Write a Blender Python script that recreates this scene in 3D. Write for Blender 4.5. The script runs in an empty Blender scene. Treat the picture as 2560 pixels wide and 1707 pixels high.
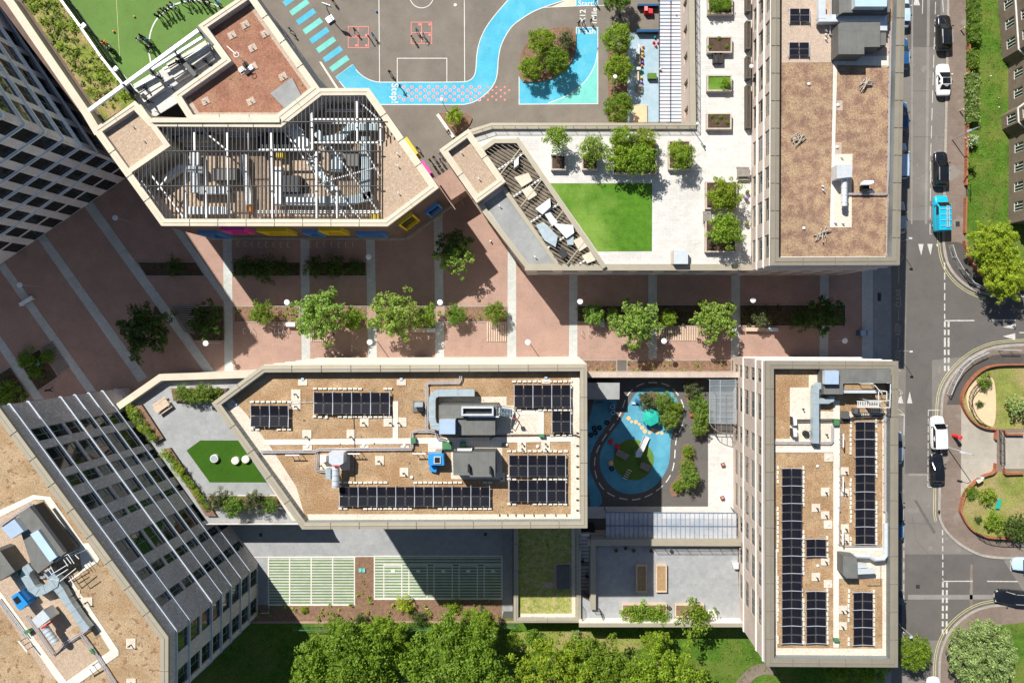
import bpy, bmesh, math, random
from mathutils import Vector, Matrix
random.seed(7)
S = bpy.context.scene
COL = S.collection
# ---------- camera: looking straight down from 95 m; the lens is shifted a little ----------
H = 95.0; F = 1750.0; NX = 1365.0; NY = 820.0
cd = bpy.data.cameras.new("camera"); cam = bpy.data.objects.new("camera", cd); COL.objects.link(cam)
cd.sensor_width = 36.0; cd.lens = 36.0 * F / 2560.0
cd.shift_x = (1280.0 - NX) / 2560.0; cd.shift_y = -(853.5 - NY) / 2560.0
cd.clip_start = 1.0; cd.clip_end = 2000.0
cam.location = (0, 0, H); cam.rotation_euler = (0, 0, 0)
S.camera = cam
# ---------- sky and sun ----------
EL = math.radians(46.4); SD = Vector((0.569, -0.822))
AZ = math.atan2(-SD.x, -SD.y)
wd = bpy.data.worlds.new("World"); S.world = wd; wd.use_nodes = True
nt = wd.node_tree; sk = nt.nodes.new('ShaderNodeTexSky'); sk.sky_type = 'NISHITA'; sk.sun_disc = False
sk.sun_elevation = EL; sk.sun_rotation = AZ; sk.air_density = 1.0; sk.dust_density = 0.6
bg = nt.nodes['Background']; bg.inputs[1].default_value = 0.06
nt.links.new(sk.outputs[0], bg.inputs[0])
sl = bpy.data.lights.new("sun", 'SUN'); sun = bpy.data.objects.new("sun", sl); COL.objects.link(sun)
sl.energy = 5.0; sl.angle = math.radians(0.5); sl.color = (1.0, 0.965, 0.905)
sun.location = (-60, 80, 120)
sun.rotation_euler = Vector((SD.x*math.cos(EL), SD.y*math.cos(EL), -math.sin(EL))).to_track_quat('-Z', 'Y').to_euler()
S.view_settings.view_transform = 'Standard'; S.view_settings.look = 'None'
S.view_settings.exposure = 0.42; S.view_settings.gamma = 1.0
S.view_settings.use_curve_mapping = False
S.cycles.max_bounces = 6; S.cycles.diffuse_bounces = 3; S.cycles.transparent_max_bounces = 8

# ---------- measuring helpers: positions are surveyed at their true height ----------
OX = [0, 640, 1280, 1920]; OY = [0, 427, 854, 1280]
def g(c, r, x, y): return (OX[c] + x/3.672, OY[r] + y/3.672)
def G(c, r, s):
    out = []
    for q in s.split():
        a, b = q.split(','); out.append(g(c, r, float(a), float(b)))
    return out
def N(s): return [tuple(map(float, q.split(','))) for q in s.split()]
def w2(p, z=0.0):
    k = (H - z) / F
    return Vector(((p[0]-NX)*k, -(p[1]-NY)*k))
def w3(p, z=0.0):
    v = w2(p, z); return Vector((v.x, v.y, z))
def W(pts, z=0.0): return [w2(p, z) for p in pts]

# ---------- materials ----------
MATS = {}
def mat(name, col, rough=0.85, var=0.12, scale=1.5, col2=None, scale2=None, fine=None, metal=0.0, bump=0.0, spec=0.3, kind=None, **kw):
    m = bpy.data.materials.new(name); m.use_nodes = True; n = m.node_tree; b = n.nodes['Principled BSDF']
    b.inputs['Roughness'].default_value = rough; b.inputs['Metallic'].default_value = metal
    b.inputs['Specular IOR Level'].default_value = spec
    L = n.links.new
    geo = n.nodes.new('ShaderNodeNewGeometry'); pos = geo.outputs['Position']
    def noise(sc, det=4.0, rg=0.6):
        t = n.nodes.new('ShaderNodeTexNoise'); t.inputs['Scale'].default_value = sc
        t.inputs['Detail'].default_value = det; t.inputs['Roughness'].default_value = rg
        L(pos, t.inputs['Vector']); return t.outputs['Fac']
    def ramp(f, a, c):
        t = n.nodes.new('ShaderNodeMapRange'); t.inputs[1].default_value = a; t.inputs[2].default_value = c
        L(f, t.inputs[0]); return t.outputs[0]
    def mix(f, a, c, mode='MIX'):
        t = n.nodes.new('ShaderNodeMix'); t.data_type = 'RGBA'; t.blend_type = mode
        if isinstance(f, float): t.inputs[0].default_value = f
        else: L(f, t.inputs[0])
        for i, v in ((6, a), (7, c)):
            if isinstance(v, (tuple, list)): t.inputs[i].default_value = (*v[:3], 1)
            else: L(v, t.inputs[i])
        return t.outputs[2]
    col = tuple(col)
    cur = mix(ramp(noise(scale), 0.3, 0.7), tuple(c*(1-var) for c in col), tuple(min(1, c*(1+var)) for c in col))
    if col2: cur = mix(ramp(noise(scale2 or scale*0.6, 5), 0.44, 0.62), cur, col2)
    if fine:
        f = noise(fine[0], 3, 0.7); cur = mix(ramp(f, 0.35, 0.65), mix(1.0, cur, (1-fine[1],)*3, 'MULTIPLY'), mix(1.0, cur, (1+fine[1],)*3, 'MULTIPLY'))
    if rough > .5 and not kw.get('island'):
        cur = mix(ramp(noise(.16, 6, .65), .3, .7), mix(1.0, cur, (.90,.90,.89), 'MULTIPLY'), mix(1.0, cur, (1.07,1.07,1.06), 'MULTIPLY'))
        cur = mix(ramp(noise(1.1, 8, .75), .52, .78), cur, mix(1.0, cur, (.80,.79,.77), 'MULTIPLY'))
    if 'brick' in kw:
        bw, bh, mw, mc, rot = kw['brick']
        mp = n.nodes.new('ShaderNodeMapping'); mp.inputs['Rotation'].default_value[2] = rot; L(pos, mp.inputs['Vector'])
        src = mp.outputs[0]
        if kw.get('wall'):
            sx = n.nodes.new('ShaderNodeSeparateXYZ'); L(mp.outputs[0], sx.inputs[0])
            cx = n.nodes.new('ShaderNodeCombineXYZ'); L(sx.outputs[0], cx.inputs[0]); L(sx.outputs[2], cx.inputs[1]); src = cx.outputs[0]
        t = n.nodes.new('ShaderNodeTexBrick'); t.inputs['Scale'].default_value = 1.0; t.inputs['Brick Width'].default_value = bw
        t.inputs['Row Height'].default_value = bh; t.inputs['Mortar Size'].default_value = mw
        t.inputs['Color1'].default_value = (0.94,)*3+(1,); t.inputs['Color2'].default_value = (1.05,)*3+(1,); t.inputs['Mortar'].default_value = (*mc, 1)
        t.offset = kw.get('off', 0.5); L(src, t.inputs['Vector'])
        cur = mix(1.0, cur, t.outputs['Color'], 'MULTIPLY')
    if 'wave' in kw:   # ribs: direction 'X'/'Y', spacing, dark factor, rot
        d, sp, dk, rot = kw['wave']
        mp = n.nodes.new('ShaderNodeMapping'); mp.inputs['Rotation'].default_value[2] = rot; L(pos, mp.inputs['Vector'])
        t = n.nodes.new('ShaderNodeTexWave'); t.bands_direction = d; t.inputs['Scale'].default_value = 0.314/sp; L(mp.outputs[0], t.inputs['Vector'])
        cur = mix(1.0, cur, mix(ramp(t.outputs['Fac'], 0.05, 0.25), (dk,)*3, (1.0,)*3), 'MULTIPLY')
    if 'spots' in kw:
        sc, thr, c3 = kw['spots']
        cur = mix(ramp(noise(sc, 2), thr, thr+0.05), cur, c3)
    if 'island' in kw:
        a = kw['island']; hs = n.nodes.new('ShaderNodeHueSaturation'); L(cur, hs.inputs['Color'])
        mr = n.nodes.new('ShaderNodeMapRange'); L(geo.outputs['Random Per Island'], mr.inputs[0]); mr.inputs[3].default_value = 1-a; mr.inputs[4].default_value = 1+a
        L(mr.outputs[0], hs.inputs['Value'])
        oi = n.nodes.new('ShaderNodeObjectInfo'); mh = n.nodes.new('ShaderNodeMapRange'); L(oi.outputs['Random'], mh.inputs[0]); mh.inputs[3].default_value = 0.488; mh.inputs[4].default_value = 0.512
        L(mh.outputs[0], hs.inputs['Hue']); cur = hs.outputs[0]
    L(cur, b.inputs['Base Color'])
    if bump:
        bn = n.nodes.new('ShaderNodeBump'); bn.inputs['Strength'].default_value = bump; bn.inputs['Distance'].default_value = 0.06
        L(noise(kw.get('bscale', 12), 4, 0.7), bn.inputs['Height']); L(bn.outputs[0], b.inputs['Normal'])
    if 'coat' in kw: b.inputs['Coat Weight'].default_value = kw['coat']; b.inputs['Coat Roughness'].default_value = 0.06
    if 'alpha' in kw: b.inputs['Alpha'].default_value = kw['alpha']
    if 'trans' in kw:
        tr = n.nodes.new('ShaderNodeBsdfTranslucent'); L(mix(1.0, cur, (1.0, 1.25, 0.5), 'MULTIPLY'), tr.inputs[0])
        mx = n.nodes.new('ShaderNodeMixShader'); mx.inputs[0].default_value = kw['trans']
        L(b.outputs[0], mx.inputs[1]); L(tr.outputs[0], mx.inputs[2]); L(mx.outputs[0], n.nodes['Material Output'].inputs[0])
    MATS[name] = m; return m
R_ = math.radians
mat('asphalt', (.195,.178,.162), .9, .1, .25, fine=(9, .12), spots=(.55,.62,(.225,.208,.19)))
mat('asphalt_light', (.255,.238,.218), .9, .1, .5, fine=(8,.1))
mat('asphalt_new', (.128,.116,.108), .9, .08, .3, fine=(10, .12))
mat('asphalt_yard', (.205,.178,.148), .92, .13, .3, fine=(8, .1), bump=.1)
mat('ground', (.10,.095,.085), .95, .2, .2)
mat('plaza_brick', (.415,.27,.215), .85, .09, .5, fine=(7,.1), brick=(.22,.11,.012,(.72,.7,.68),0.785))
mat('strip_stone', (.50,.51,.48), .8, .08, .6, brick=(.6,.3,.012,(.8,.8,.8),0), fine=(6,.06))
mat('grey_paving', (.30,.305,.305), .8, .1, .3, brick=(.45,.45,.01,(.85,.85,.85),0), off=0.0, fine=(5,.05))
mat('garden_paving', (.33,.335,.34), .8, .07, .35, fine=(3,.05), brick=(.6,.6,.01,(.9,.9,.9),0))
mat('deck_stone', (.61,.59,.56), .8, .05, .5, brick=(.9,.3,.014,(.8,.79,.77),0), fine=(5,.05))
mat('pavement', (.215,.165,.135), .9, .1, .35, brick=(.6,.45,.01,(.85,.85,.85),0), fine=(6,.08), spots=(.3,.6,(.24,.215,.185)))
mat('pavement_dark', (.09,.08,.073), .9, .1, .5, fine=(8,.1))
mat('kerb_stone', (.36,.33,.29), .8, .1, 2, brick=(.9,.9,.02,(.7,.7,.7),0))
mat('yellow_paint', (.55,.50,.26), .7, .15, 3)
mat('white_paint', (.70,.69,.65), .7, .1, 4)
mat('white_road', (.62,.60,.56), .8, .2, 5, col2=(.38,.36,.33), scale2=9)
mat('cream_road', (.40,.36,.27), .8, .15, 3)
mat('blue_track', (.075,.42,.59), .8, .08, .5, fine=(6,.08), col2=(.12,.46,.60), scale2=.35, spots=(.9,.70,(.09,.34,.44)))
mat('teal_track', (.17,.56,.50), .75, .06, .8, fine=(6,.06))
mat('coral_paint', (.80,.24,.22), .7, .06, 3)
mat('green_pitch', (.125,.225,.052), .95, .07, .35, fine=(20,.14), bump=.3)
mat('turf', (.075,.19,.012), .95, .16, 1.2, fine=(16,.28), bump=.4, col2=(.19,.31,.05), scale2=.13, brick=(9,2.0,.02,(.82,.85,.8),0), off=0.0)
mat('turf_deep', (.035,.105,.004), .95, .08, 2, fine=(25,.2))
mat('lawn', (.07,.145,.012), .95, .3, .9, col2=(.135,.17,.03), scale2=.22, fine=(6,.3), bump=.6)
mat('lawn_dry', (.22,.24,.055), .95, .25, .4, col2=(.32,.26,.11), scale2=.3, fine=(6,.3), bump=.5)
mat('wild_grass', (.17,.21,.035), .95, .3, .5, col2=(.36,.27,.13), scale2=.4, fine=(5,.35), bump=.5)
mat('soil', (.085,.055,.036), .95, .3, 1.5, fine=(9,.35), bump=.5)
mat('bark_mulch', (.225,.135,.088), .95, .25, 2, fine=(10,.45), bump=.6)
mat('sand', (.66,.50,.31), .95, .06, 2, fine=(12,.06))
mat('sedum_red', (.30,.185,.128), .95, .25, .8, col2=(.385,.27,.165), scale2=.8, fine=(6,.36), bump=.6, spots=(1.7,.68,(.22,.16,.09)))
mat('sedum_plain', (.315,.15,.098), .95, .15, .7, fine=(7,.3), bump=.5, spots=(1.7,.67,(.14,.11,.05)), col2=(.35,.19,.12))
mat('sedum_gold', (.40,.27,.155), .95, .22, .6, col2=(.33,.20,.105), scale2=.35, fine=(7,.38), bump=.5, spots=(1.0,.66,(.25,.18,.09)))
mat('sedum_spot', (.41,.295,.18), .95, .14, .5, fine=(7,.3), bump=.4, spots=(1.9,.60,(.24,.145,.08)), col2=(.35,.235,.13), scale2=.4)
mat('sedum_green', (.27,.30,.065), .95, .25, 1, col2=(.42,.36,.16), scale2=1.4, fine=(8,.35), bump=.5)
mat('gravel_tan', (.47,.355,.26), .95, .12, 3, fine=(12,.33), bump=.6, bscale=20)
mat('gravel_pale', (.68,.585,.48), .95, .1, 3, fine=(11,.25), bump=.5, bscale=20)
mat('gravel_pink', (.50,.39,.31), .95, .12, 3, fine=(12,.33), bump=.6, bscale=20)
mat('slab', (.72,.67,.59), .85, .05, 2, brick=(.6,.6,.02,(.85,.84,.8),0), off=0.0)
mat('block_pale', (.70,.66,.58), .85, .08, 3)
mat('coping_cream', (.62,.55,.43), .6, .04, 1)
mat('coping_tan', (.42,.375,.285), .45, .05, 1, metal=.25)
mat('coping_brown', (.30,.265,.205), .45, .06, 1, metal=.25)
mat('joint', (.20,.18,.15), .8, .1, 2)
mat('lead_grey', (.24,.27,.27), .5, .1, 2, wave=('X', .3, .7, 0), metal=.2)
mat('membrane', (.16,.16,.15), .7, .1, 1, brick=(1.0,3.0,.02,(.8,.8,.8),0))
mat('membrane_grey', (.30,.305,.30), .7, .12, .6, brick=(1.4,3.0,.02,(.85,.85,.85),.9))
mat('dark_metal', (.05,.052,.055), .45, .15, 3, metal=.3)
mat('fin_metal', (.045,.045,.046), .5, .1, 3, metal=.3)
mat('plant_grey', (.115,.115,.108), .55, .1, 1.2, brick=(1.2,4.0,.02,(.75,.75,.75),0))
mat('galv', (.42,.50,.53), .45, .1, 2, metal=.35, spec=.5)
mat('galv_pale', (.66,.70,.72), .4, .08, 2, metal=.3, spec=.5)
mat('steel_white', (.78,.79,.78), .45, .06, 2, metal=.1)
mat('pipe_clad', (.60,.58,.60), .35, .1, 4, metal=.5)
mat('brick_tan', (.50,.41,.345), .9, .06, .6, fine=(9,.14), brick=(.45,.15,.01,(.86,.85,.84),0), wall=True)
mat('brick_pink', (.56,.46,.40), .9, .05, .6, fine=(9,.14), brick=(.45,.15,.01,(.9,.88,.86),1.57), wall=True)
mat('brick_dark', (.42,.385,.375), .9, .1, .6, fine=(14,.4), spots=(3.2,.54,(.47,.45,.45)))
mat('brick_mottled', (.56,.50,.48), .9, .1, .6, fine=(10,.35), spots=(3.2,.55,(.66,.63,.62)))
mat('course_steel', (.56,.61,.67), .4, .08, 1.5, metal=.2)
mat('brick_grey', (.72,.68,.65), .9, .1, .6, fine=(14,.3), spots=(9,.62,(.5,.47,.46)))
mat('brick_brown', (.20,.155,.12), .9, .12, .7, fine=(10,.25), brick=(.45,.15,.012,(.85,.84,.8),1.57), wall=True)
mat('brick_orange', (.37,.145,.08), .9, .15, 3, brick=(.23,.23,.02,(.7,.65,.6),0))
mat('brick_arts', (.17,.115,.095), .9, .1, .6, brick=(.45,.15,.012,(.8,.8,.8),0), wall=True)
mat('course_white', (.74,.72,.68), .6, .05, 2)
mat('course_blue', (.80,.84,.88), .4, .08, 1.5, metal=.15)
mat('blind', (.16,.16,.135), .6, .2, 2)
mat('clear_glass', (.55,.62,.68), .08, .1, 1, alpha=.15, spec=.8)
mat('concrete_beige', (.40,.36,.30), .9, .1, .5, fine=(6,.06), brick=(2.2,2.2,.01,(.8,.8,.8),0))
mat('render_white', (.78,.74,.68), .8, .04, 1)
mat('glass_dark', (.012,.02,.02), .06, .2, .5, spec=.7)
mat('glass_green', (.03,.06,.055), .08, .3, .7, spec=.7, col2=(.10,.12,.10), scale2=.5)
mat('frame_green', (.14,.20,.19), .5, .08, 2)
mat('frame_tan', (.30,.26,.20), .5, .08, 2)
mat('frame_white', (.80,.79,.76), .5, .05, 2)
mat('canopy_glass', (.52,.58,.64), .12, .1, .6, alpha=.5, spec=.7, col2=(.66,.66,.68), scale2=.5)
mat('rib_blue', (.16,.20,.28), .5, .1, 2)
mat('canopy_panel', (.52,.58,.64), .25, .1, .5, spec=.6, col2=(.62,.60,.66), scale2=.4)
mat('solar_cell', (.007,.007,.011), .45, .2, 1, spec=.15, wave=('X', .17, 3.2, 0))
mat('solar_cell_y', (.007,.007,.011), .45, .2, 1, spec=.15, wave=('Y', .17, 3.2, 0))
mat('hood_blue', (.36,.46,.60), .4, .06, 1)
mat('well_shade', (.004,.004,.004), 1, .1, 1, spec=0)  # flat black standing in for the shade inside the light well
mat('panel_frame', (.20,.21,.22), .4, .05, 2, metal=.3)
mat('pit_dark', (.20,.16,.12), .9, .3, 1, col2=(.10,.08,.06), scale2=.8)
mat('alu', (.70,.71,.72), .4, .05, 2, metal=.4)
mat('blue_plant', (.02,.26,.62), .45, .08, 2, spec=.5)
mat('green_box', (.07,.20,.09), .6, .15, 3)
mat('yellow', (.72,.52,.03), .6, .06, 2)
mat('pink', (.75,.08,.36), .6, .06, 2)
mat('sky_blue', (.10,.26,.56), .6, .06, 2)
mat('red', (.66,.035,.04), .5, .06, 2)
mat('orange', (.80,.30,.06), .6, .06, 2)
mat('orange_pale', (.80,.48,.24), .8, .06, 2)
mat('purple', (.28,.14,.48), .6, .06, 2)
mat('emerald', (.02,.42,.33), .6, .08, 1.2)
mat('play_blue', (.085,.30,.42), .85, .06, .6, fine=(7,.08), col2=(.11,.37,.49), scale2=.4)
mat('play_pale', (.33,.45,.52), .85, .1, .6, col2=(.40,.50,.58), scale2=.5, fine=(7,.06))
mat('play_green', (.11,.20,.035), .95, .12, 1, fine=(20,.2))
mat('rust_wood', (.40,.26,.13), .8, .15, 3, brick=(3.0,.15,.02,(.5,.5,.5),1.57))
mat('wood_grey', (.30,.27,.24), .85, .15, 2, brick=(4.0,.14,.02,(.4,.4,.4),0))
mat('wood_pale', (.62,.48,.36), .8, .08, 2, brick=(3.0,.14,.012,(.6,.6,.6),0))
mat('log_wood', (.42,.36,.30), .9, .3, 3, fine=(8,.3))
mat('corten', (.10,.085,.07), .8, .1, 2)
mat('planter_wood', (.50,.425,.36), .85, .12, 2)
mat('car_black', (.008,.009,.012), .25, .1, 2, coat=1.0, spec=.5)
mat('car_white', (.80,.80,.80), .3, .03, 2, coat=.8)
mat('car_cyan', (.01,.42,.62), .3, .04, 2, coat=.8)
mat('car_silver', (.42,.47,.53), .3, .05, 2, coat=.8, metal=.4)
mat('car_pale_blue', (.45,.60,.78), .3, .05, 2, coat=.8)
mat('car_blue', (.02,.09,.22), .3, .05, 2, coat=.8)
mat('car_glass', (.006,.008,.010), .05, .1, 1, spec=.8)
mat('tyre', (.012,.012,.012), .8, .1, 3)
mat('black', (.012,.012,.014), .6, .1, 3)
mat('rubber_black', (.02,.02,.022), .7, .1, 3)
mat('skin', (.42,.24,.16), .6, .06, 5)
mat('hair_dark', (.02,.014,.010), .6, .2, 8)
mat('hair_brown', (.09,.05,.025), .6, .2, 8)
mat('hair_fair', (.32,.20,.09), .6, .2, 8)
mat('cloth_navy', (.012,.022,.075), .85, .15, 5)
mat('cloth_black', (.012,.012,.016), .85, .15, 5)
mat('cloth_sky', (.12,.36,.62), .85, .1, 5)
mat('cloth_white', (.68,.72,.78), .85, .08, 5)
mat('cloth_red', (.60,.05,.06), .85, .1, 5)
mat('cloth_orange', (.85,.25,.05), .85, .1, 5)
mat('cloth_grey', (.10,.10,.115), .85, .1, 5)
mat('bark', (.16,.12,.085), .95, .25, 4, fine=(12,.3))
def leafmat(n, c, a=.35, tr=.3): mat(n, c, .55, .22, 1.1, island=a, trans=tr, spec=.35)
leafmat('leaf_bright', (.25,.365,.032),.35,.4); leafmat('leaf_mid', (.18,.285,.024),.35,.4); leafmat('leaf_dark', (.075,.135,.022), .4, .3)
leafmat('leaf_lime', (.27,.36,.025),.35,.4); leafmat('leaf_olive', (.13,.155,.06), .4); leafmat('leaf_pale', (.30,.38,.13), .45)
leafmat('leaf_yellow', (.34,.43,.03), .35); leafmat('leaf_bamboo', (.20,.30,.045), .4)
leafmat('leaf_white', (.55,.60,.42), .3); leafmat('leaf_plaza', (.28,.40,.075), .5, .4)
# ---------- mesh building ----------
ORG = {}
class MB:
    def __init__(s): s.v = []; s.f = []; s.m = []; s.mats = []
    def mi(s, m):
        if m not in s.mats: s.mats.append(m)
        return s.mats.index(m)
    def face(s, pts, m):
        i = len(s.v); s.v += [tuple(p) for p in pts]; s.f.append(list(range(i, i+len(pts)))); s.m.append(s.mi(m)); return s
    def mesh(s, vs, fs, m):
        i = len(s.v); s.v += [tuple(p) for p in vs]; k = s.mi(m)
        for f in fs: s.f.append([i+a for a in f]); s.m.append(k)
        return s
    def box(s, c, d, m, rz=0.0, top=None):
        x, y, z = d[0]/2, d[1]/2, d[2]; ca, sa = math.cos(rz), math.sin(rz)
        vs = []
        for zz in (0, z):
            for a, b in ((-x,-y),(x,-y),(x,y),(-x,y)): vs.append((c[0]+a*ca-b*sa, c[1]+a*sa+b*ca, c[2]+zz))
        s.mesh(vs, [(0,3,2,1),(0,1,5,4),(1,2,6,5),(2,3,7,6),(3,0,4,7)], m)
        s.mesh(vs[4:], [(0,1,2,3)], top or m); return s
    def prism(s, poly, z0, z1, m, top=None, cap=True):
        n = len(poly); a = sum(poly[i][0]*poly[(i+1)%n][1]-poly[(i+1)%n][0]*poly[i][1] for i in range(n))
        if a < 0: poly = list(reversed(poly))
        lo = [(p[0], p[1], z0) for p in poly]; hi = [(p[0], p[1], z1) for p in poly]
        s.mesh(lo+hi, [(i, (i+1)%n, n+(i+1)%n, n+i) for i in range(n)], m)
        if cap: s.mesh(hi, [list(range(n))], top or m); s.mesh(lo, [list(range(n-1, -1, -1))], m)
        return s
    def beam(s, a, b, w, h, m):
        a = Vector(a); b = Vector(b); d = (b-a); 
        if d.length < 1e-6: return s
        d.normalize(); up = Vector((0,0,1)) if abs(d.z) < .95 else Vector((1,0,0))
        sd = d.cross(up).normalized(); u = sd.cross(d)
        vs = []
        for p in (a, b):
            for i, j in ((-1,-1),(1,-1),(1,1),(-1,1)): vs.append(p + sd*(i*w/2) + u*(j*h/2))
        s.mesh(vs, [(0,1,2,3),(7,6,5,4),(0,4,5,1),(1,5,6,2),(2,6,7,3),(3,7,4,0)], m); return s
    def tube(s, pts, r, m, n=6, r2=None, caps=True):
        pts = [Vector(p) for p in pts]; k = len(pts); vs = []
        for i, p in enumerate(pts):
            d = (pts[min(i+1, k-1)] - pts[max(i-1, 0)]).normalized()
            up = Vector((0,0,1)) if abs(d.z) < .9 else Vector((1,0,0))
            a = d.cross(up).normalized(); b = a.cross(d)
            rr = r if r2 is None else r + (r2-r)*i/(k-1)
            for j in range(n):
                t = 2*math.pi*j/n; vs.append(p + a*(rr*math.cos(t)) + b*(rr*math.sin(t)))
        fs = [(i*n+j, i*n+(j+1)%n, (i+1)*n+(j+1)%n, (i+1)*n+j) for i in range(k-1) for j in range(n)]
        if caps: fs += [list(range(n-1,-1,-1)), [(k-1)*n+j for j in range(n)]]
        s.mesh(vs, fs, m); return s
    def cyl(s, c, r, h, m, n=16, r2=None, top=None):
        r2 = r if r2 is None else r2
        lo = [(c[0]+r*math.cos(2*math.pi*j/n), c[1]+r*math.sin(2*math.pi*j/n), c[2]) for j in range(n)]
        hi = [(c[0]+r2*math.cos(2*math.pi*j/n), c[1]+r2*math.sin(2*math.pi*j/n), c[2]+h) for j in range(n)]
        s.mesh(lo+hi, [(j, (j+1)%n, n+(j+1)%n, n+j) for j in range(n)] + [list(range(n-1,-1,-1))], m)
        s.mesh(hi, [list(range(n))], top or m); return s
    def ball(s, c, r, m, n=8, sz=1.0):
        vs = [(c[0], c[1], c[2]-r*sz)]
        for i in range(1, n):
            t = math.pi*i/n
            for j in range(n*2):
                a = math.pi*j/n; vs.append((c[0]+r*math.sin(t)*math.cos(a), c[1]+r*math.sin(t)*math.sin(a), c[2]-r*sz*math.cos(t)))
        vs.append((c[0], c[1], c[2]+r*sz)); q = n*2; fs = [(0, 1+(j+1)%q, 1+j) for j in range(q)]
        for i in range(n-2):
            for j in range(q): fs.append((1+i*q+j, 1+i*q+(j+1)%q, 1+(i+1)*q+(j+1)%q, 1+(i+1)*q+j))
        e = len(vs)-1; fs += [(1+(n-2)*q+j, 1+(n-2)*q+(j+1)%q, e) for j in range(q)]
        s.mesh(vs, fs, m); return s
    def build(s, name, parent=None, smooth=False, **props):
        o0 = ORG.get(parent, Vector((0,0,0))) if parent is not None else Vector((0,0,0))
        me = bpy.data.meshes.new(name)
        me.from_pydata([(v[0]-o0.x, v[1]-o0.y, v[2]-o0.z) for v in s.v], [], s.f)
        for m in s.mats: me.materials.append(MATS[m])
        me.polygons.foreach_set('material_index', s.m)
        if smooth: me.polygons.foreach_set('use_smooth', [True]*len(me.polygons))
        me.update(); o = bpy.data.objects.new(name, me); COL.objects.link(o)
        if parent is not None: o.parent = parent; ORG[o] = o0
        for k, v in props.items(): o[k] = v
        return o
def tag(o, label, cat, group=None):
    o['label'] = label; o['category'] = cat
    if group: o['group'] = group
    return o
def thing(name, label, cat, loc, group=None):
    o = bpy.data.objects.new(name, None); COL.objects.link(o); o.empty_display_size = .3
    o.location = loc; ORG[o] = Vector(loc); return tag(o, label, cat, group)
def solo(mb, name, label, cat, group=None, smooth=False, at=None):
    """a thing that is one mesh, its origin at its own base"""
    if at is None:
        xs = [v[0] for v in mb.v]; ys = [v[1] for v in mb.v]; at = ((min(xs)+max(xs))/2, (min(ys)+max(ys))/2, min(v[2] for v in mb.v))
    mb.v = [(v[0]-at[0], v[1]-at[1], v[2]-at[2]) for v in mb.v]
    o = mb.build(name, smooth=smooth); o.location = at; ORG[o] = Vector((0,0,0)); return tag(o, label, cat, group)
def copy_tree(o, parent=None):
    c = o.copy(); COL.objects.link(c)
    if parent is not None: c.parent = parent
    for ch in list(o.children): copy_tree(ch, c)
    return c
def sheet(name, pts, z, m, kind='structure'):
    """flat ground surface; pts are pairs surveyed at height z"""
    mb = MB(); P = W(pts, z); n = len(P)
    if sum(P[i].x*P[(i+1)%n].y-P[(i+1)%n].x*P[i].y for i in range(n)) < 0: P.reverse()
    mb.face([(p.x, p.y, z) for p in P], m); o = mb.build(name)
    if kind: o['kind'] = kind
    return o
def line_mb(mb, pts, wd, z, m, closed=False, dash=None):
    """flat painted line along world points with mitred corners"""
    P = [Vector((p[0], p[1])) for p in pts]
    if closed: P.append(P[0])
    if dash:
        on, off = dash; segs = []; 
        for a, b in zip(P, P[1:]):
            L = (b-a).length; d = (b-a)/L; t = 0
            while t < L: segs.append((a+d*t, a+d*min(t+on, L))); t += on+off
        for a, b in segs: line_mb(mb, [a, b], wd, z, m)
        return
    n = len(P); L = []; Rr = []
    for i, p in enumerate(P):
        d1 = (P[i]-P[i-1]).normalized() if i > 0 else ((P[0]-P[-2]).normalized() if closed else None)
        d2 = (P[i+1]-P[i]).normalized() if i < n-1 else ((P[1]-P[0]).normalized() if closed else None)
        d1 = d1 or d2; d2 = d2 or d1
        n1 = Vector((-d1.y, d1.x)); n2 = Vector((-d2.y, d2.x)); mm = (n1+n2)
        mm = mm.normalized() if mm.length > 1e-4 else n1
        k = wd/2/max(.4, mm.dot(n1)); L.append(p+mm*k); Rr.append(p-mm*k)
    for i in range(n-1): mb.face([(Rr[i].x,Rr[i].y,z),(Rr[i+1].x,Rr[i+1].y,z),(L[i+1].x,L[i+1].y,z),(L[i].x,L[i].y,z)], m)
def smoothed(pts, it=2, closed=False):
    P = [Vector(p) for p in pts]
    for _ in range(it):
        Q = [] if closed else [P[0]]; n = len(P)
        for i in range(n if closed else n-1):
            a, b = P[i], P[(i+1)%n]; Q += [a*.75+b*.25, a*.25+b*.75]
        if not closed: Q.append(P[-1])
        P = Q
    return P
def offset(poly, d):
    """inward offset of a world polygon"""
    n = len(poly); P = [Vector((p[0], p[1])) for p in poly]
    if sum(P[i].x*P[(i+1)%n].y-P[(i+1)%n].x*P[i].y for i in range(n)) < 0: sg = -1
    else: sg = 1
    out = []
    for i in range(n):
        a, b, c = P[i-1], P[i], P[(i+1)%n]; d1 = (b-a).normalized(); d2 = (c-b).normalized()
        n1 = Vector((-d1.y, d1.x))*sg; n2 = Vector((-d2.y, d2.x))*sg; m = (n1+n2).normalized()
        out.append(b + m*(d/max(.3, m.dot(n1))))
    return out
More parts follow.
